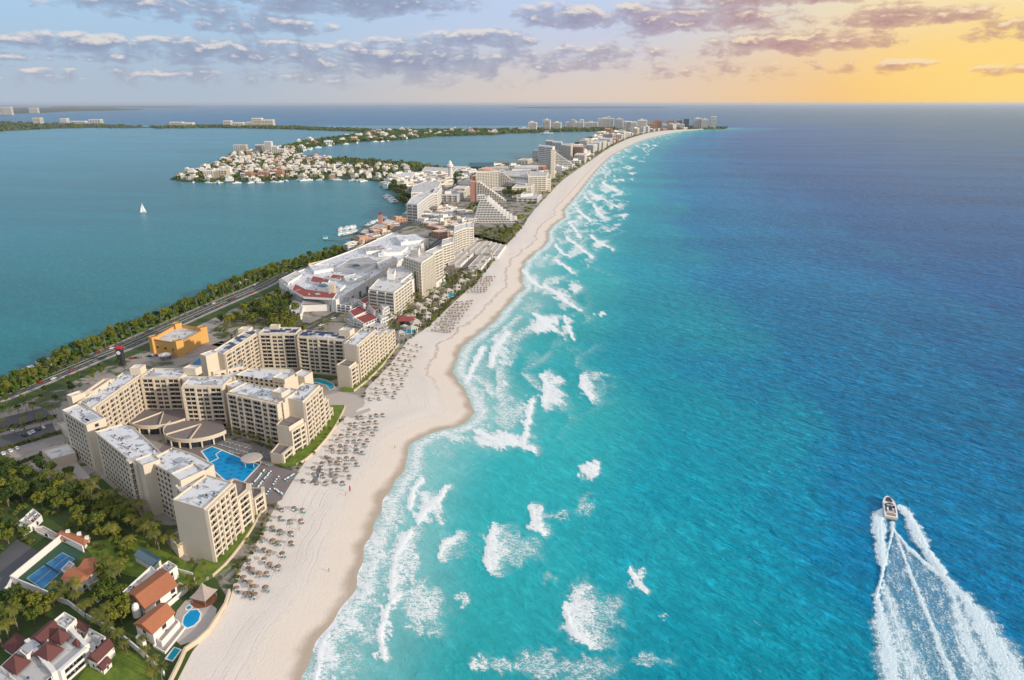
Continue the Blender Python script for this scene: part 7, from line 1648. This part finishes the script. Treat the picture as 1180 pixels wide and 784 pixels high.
def small_boats():
    t = empty('moored_boat', (0, 0, 0)); b = MB(); rows = hull(b, 11, 3.4, 1.3); b.build('hull', ['boat_white'], t); b = MB(); P = [(q[3][0] * .95, q[0][1]) for q in rows]; b.prism(P + [(-a, c) for a, c in P[::-1]], 1.0, 1.32); b.build('deck', ['boat_white'], t)
    b = MB(); b.box(0, .3, 1.3, 2.3, 4.0, 1.1); b.build('cabin', ['boat_white'], t); b = MB(); b.box(0, .6, 1.75, 2.4, 3.0, .45); b.build('cabin_window', ['glass'], t); b = MB(); b.box(0, -.4, 2.9, 2.6, 3.4, .14); b.build('canopy', ['boat_white'], t); kids(t)
    rr = random.Random(6)
    def put(px, py, rz, s, label, group): x, y = G(px, py, 0); props(copy_tree(t, (x, y, .05), rz, scale=s), label, 'boat', group)
    for i in range(14): put(391 + (i % 7) * 3.0 + rr.uniform(-.8, .8), 271 - (i // 7) * 5 - (i % 7) * .5, rr.uniform(-.4, .3), rr.uniform(1.0, 1.9), 'white motor boat moored at the jetty below the lagoon hedge', 'boats at the jetty')
    for i in range(9): put(424 + i * 2.6, 259.5 - i * .9 + rr.uniform(-.6, .6), rr.uniform(0, 2), rr.uniform(1.0, 1.7), 'white boat beside the waterside restaurants', 'boats at the restaurants')
    for i in range(8): put(446 + i * 1.2, 227 + i * 1.0, 2.4, rr.uniform(1.6, 2.4), 'boat at the small marina below the white offices', 'boats at the small marina')
    for i in range(26): px = rr.uniform(222, 430); put(px, np.interp(px, [212, 240, 300, 345, 395, 436], [210.2, 210.8, 210.8, 208.0, 207.4, 210]) + rr.uniform(.2, .9), rr.uniform(0, 6), rr.uniform(1.4, 2.4), 'small white boat along the shore of the headland', 'boats along the headland')
    for i in range(12): px = rr.uniform(345, 470); put(px, np.interp(px, [345, 372, 420, 450, 478], [175, 169.2, 164.2, 163.2, 160.8]) + .3, rr.uniform(0, 6), 3, 'white boat along the wooded tongue of land', 'boats along the wooded tongue')
    put(630, 151.6 + 3.4, 1.5, 8, 'large white ferry crossing the second lagoon', 'ferries'); drop(t)
    def jetty(p, lab, w=3):
        P = [G(*q, 0) for q in p]; r = empty('jetty', (P[0][0], P[0][1], 0), lab, 'jetty'); b = MB(); b.strip(P, w, .7, 0, .35); b.build('deck', ['deck_tile'], r)
        for k in range(7):
            q = lerp(P[0], P[-1], k / 6); b = MB(); b.tube([(q[0], q[1], -1.5), (q[0], q[1], .75)], [.35, .35], 6); b.build('pile', ['trunk'], r)
    jetty([(373, 277), (388, 277.5), (410, 274)], 'long dark jetty that reaches out from the lagoon hedge'); jetty([(392, 273), (404, 270.5), (414, 268.5)], 'short jetty between the moored motor boats'); jetty([(417, 262), (430, 260)], 'small pier beside the waterside restaurants'); jetty([(592, 183), (606, 182.5), (618, 183.5)], 'distant pier in the second lagoon', 8)
    x, y = G(375, 276, 0); r = empty('boat_house', (x, y, 1), 'small hut with a pitched roof at the end of the long jetty', 'hut'); b = MB(); b.box(x, y, 1, 6, 5, 3); b.build('wall', ['white_wall'], r); b = MB(); b.gable(x, y, 4, 6, 5, 2, 0); b.build('roof', ['turq_cloth'], r)
    # waterside platform by the boulevard
    P = [G(*q, 1) for q in ((246, 336), (262, 337), (286, 328), (276, 324))]; b = MB(); b.prism(P, -1, 1.4); c = centroid(P); b.build('landing_stage', ['pale_wall'], label='pale landing stage on the lagoon side of the boulevard', cat='landing stage', org=(c[0], c[1], 0))
    for i, (px, py, w, d, h) in enumerate(((270, 330, 18, 9, 3.5), (258, 334, 9, 7, 2.8), (280, 326, 10, 8, 4))):
        x, y = G(px, py, 1.4); r = empty('kiosk', (x, y, 1.4), ('long white pavilion on the landing stage', 'small white kiosk at the near end of the landing stage', 'tall white pavilion at the far end of the landing stage')[i], 'kiosk'); b = MB(); b.box(x, y, 1.4, w * .9, d * .9, h, .9); b.build('wall', ['white_wall'], r); b = MB(); b.gable(x, y, 1.4 + h, w, d, 1.6, .9, hip=2); b.build('roof', ['roof_plain'], r)
    for i, (px, py, w, d) in enumerate(((56, 421, 14, 8), (48, 426, 8, 6), (40, 428, 7, 6))):
        x, y = G(px, py, 2); r = empty('pump_house', (x, y, GZ), ('low white building in the gap of the lagoon hedge', 'small white hut beside the low building in the hedge gap', 'rusty pink tank house in the hedge gap')[i], 'hut'); b = MB(); b.box(x, y, GZ, w, d, 4, .9); b.build('wall', ['white_wall' if i < 2 else 'terracotta_wall'], r); b = MB(); b.box(x, y, GZ + 4, w + .6, d + .6, .35, .9); b.build('roof', ['roof_plain'], r)
    # sailing boat
    x, y = G(165, 245, 0); r = empty('sailing_boat', (x, y, 0), 'lone white sailing boat out on the lagoon', 'boat'); b = MB(); hull(b, 12, 3.6, 1.3)
    hb = b; b2 = MB(); b2.put(hb, Matrix.Translation((x, y, 0)) @ Matrix.Rotation(1.9, 4, 'Z')); b2.build('hull', ['boat_white'], r); b = MB(); b.tube([(x, y, 0), (x, y, 19)], [.14, .08], 6); b.build('mast', ['metal'], r)
    c, s = math.cos(1.9), math.sin(1.9); f = lambda u, v, z: (x + v * c - u * s, y + v * s + u * c, z)
    for nm, (p0, p1, p2) in (('mainsail', ((-.3, 0, 2), (-5.2, .9, 2.2), (-.1, 0, 18.4))), ('foresail', ((5.2, 0, 1.6), (.6, .8, 2), (.3, 0, 16)))):
        b = MB(); P0, P1, P2 = (Vector(f(*q)) for q in (p0, p1, p2)); nrm = (P1 - P0).cross(P2 - P0).normalized(); N = 7; vs, idx = [], {}
        for i in range(N + 1):
            for j in range(N + 1 - i):
                u, v = i / N, j / N; w = 1 - u - v; idx[i, j] = len(vs); vs.append(P0 * w + P1 * u + P2 * v + nrm * 2.6 * (w * u + u * v * .8))
        fs = []
        for i in range(N):
            for j in range(N - i):
                fs.append((idx[i, j], idx[i + 1, j], idx[i, j + 1]))
                if i + j < N - 1: fs.append((idx[i + 1, j], idx[i + 1, j + 1], idx[i, j + 1]))
        b.add(vs, fs); b.build(nm, ['sail'], r, smooth=True)
small_boats()

# ------------------------------------------------------------------ the air
def haze():
    m = bpy.data.materials.new('haze'); m.use_nodes = True; t = NT(m.node_tree); out = t.n.new('ShaderNodeOutputMaterial')
    v = t.n.new('ShaderNodeVolumePrincipled'); v.inputs['Color'].default_value = (.80, .88, 1.0, 1); v.inputs['Density'].default_value = HAZE; v.inputs['Anisotropy'].default_value = .2
    t.l.new(v.outputs[0], out.inputs['Volume']); m.cycles.homogeneous_volume = True; M['haze'] = m
    b = MB(); b.box(0, 40000, -4.5, 330000, 130000, 225); b.build('haze', ['haze'], kind='stuff')
HAZE = .000018
haze()
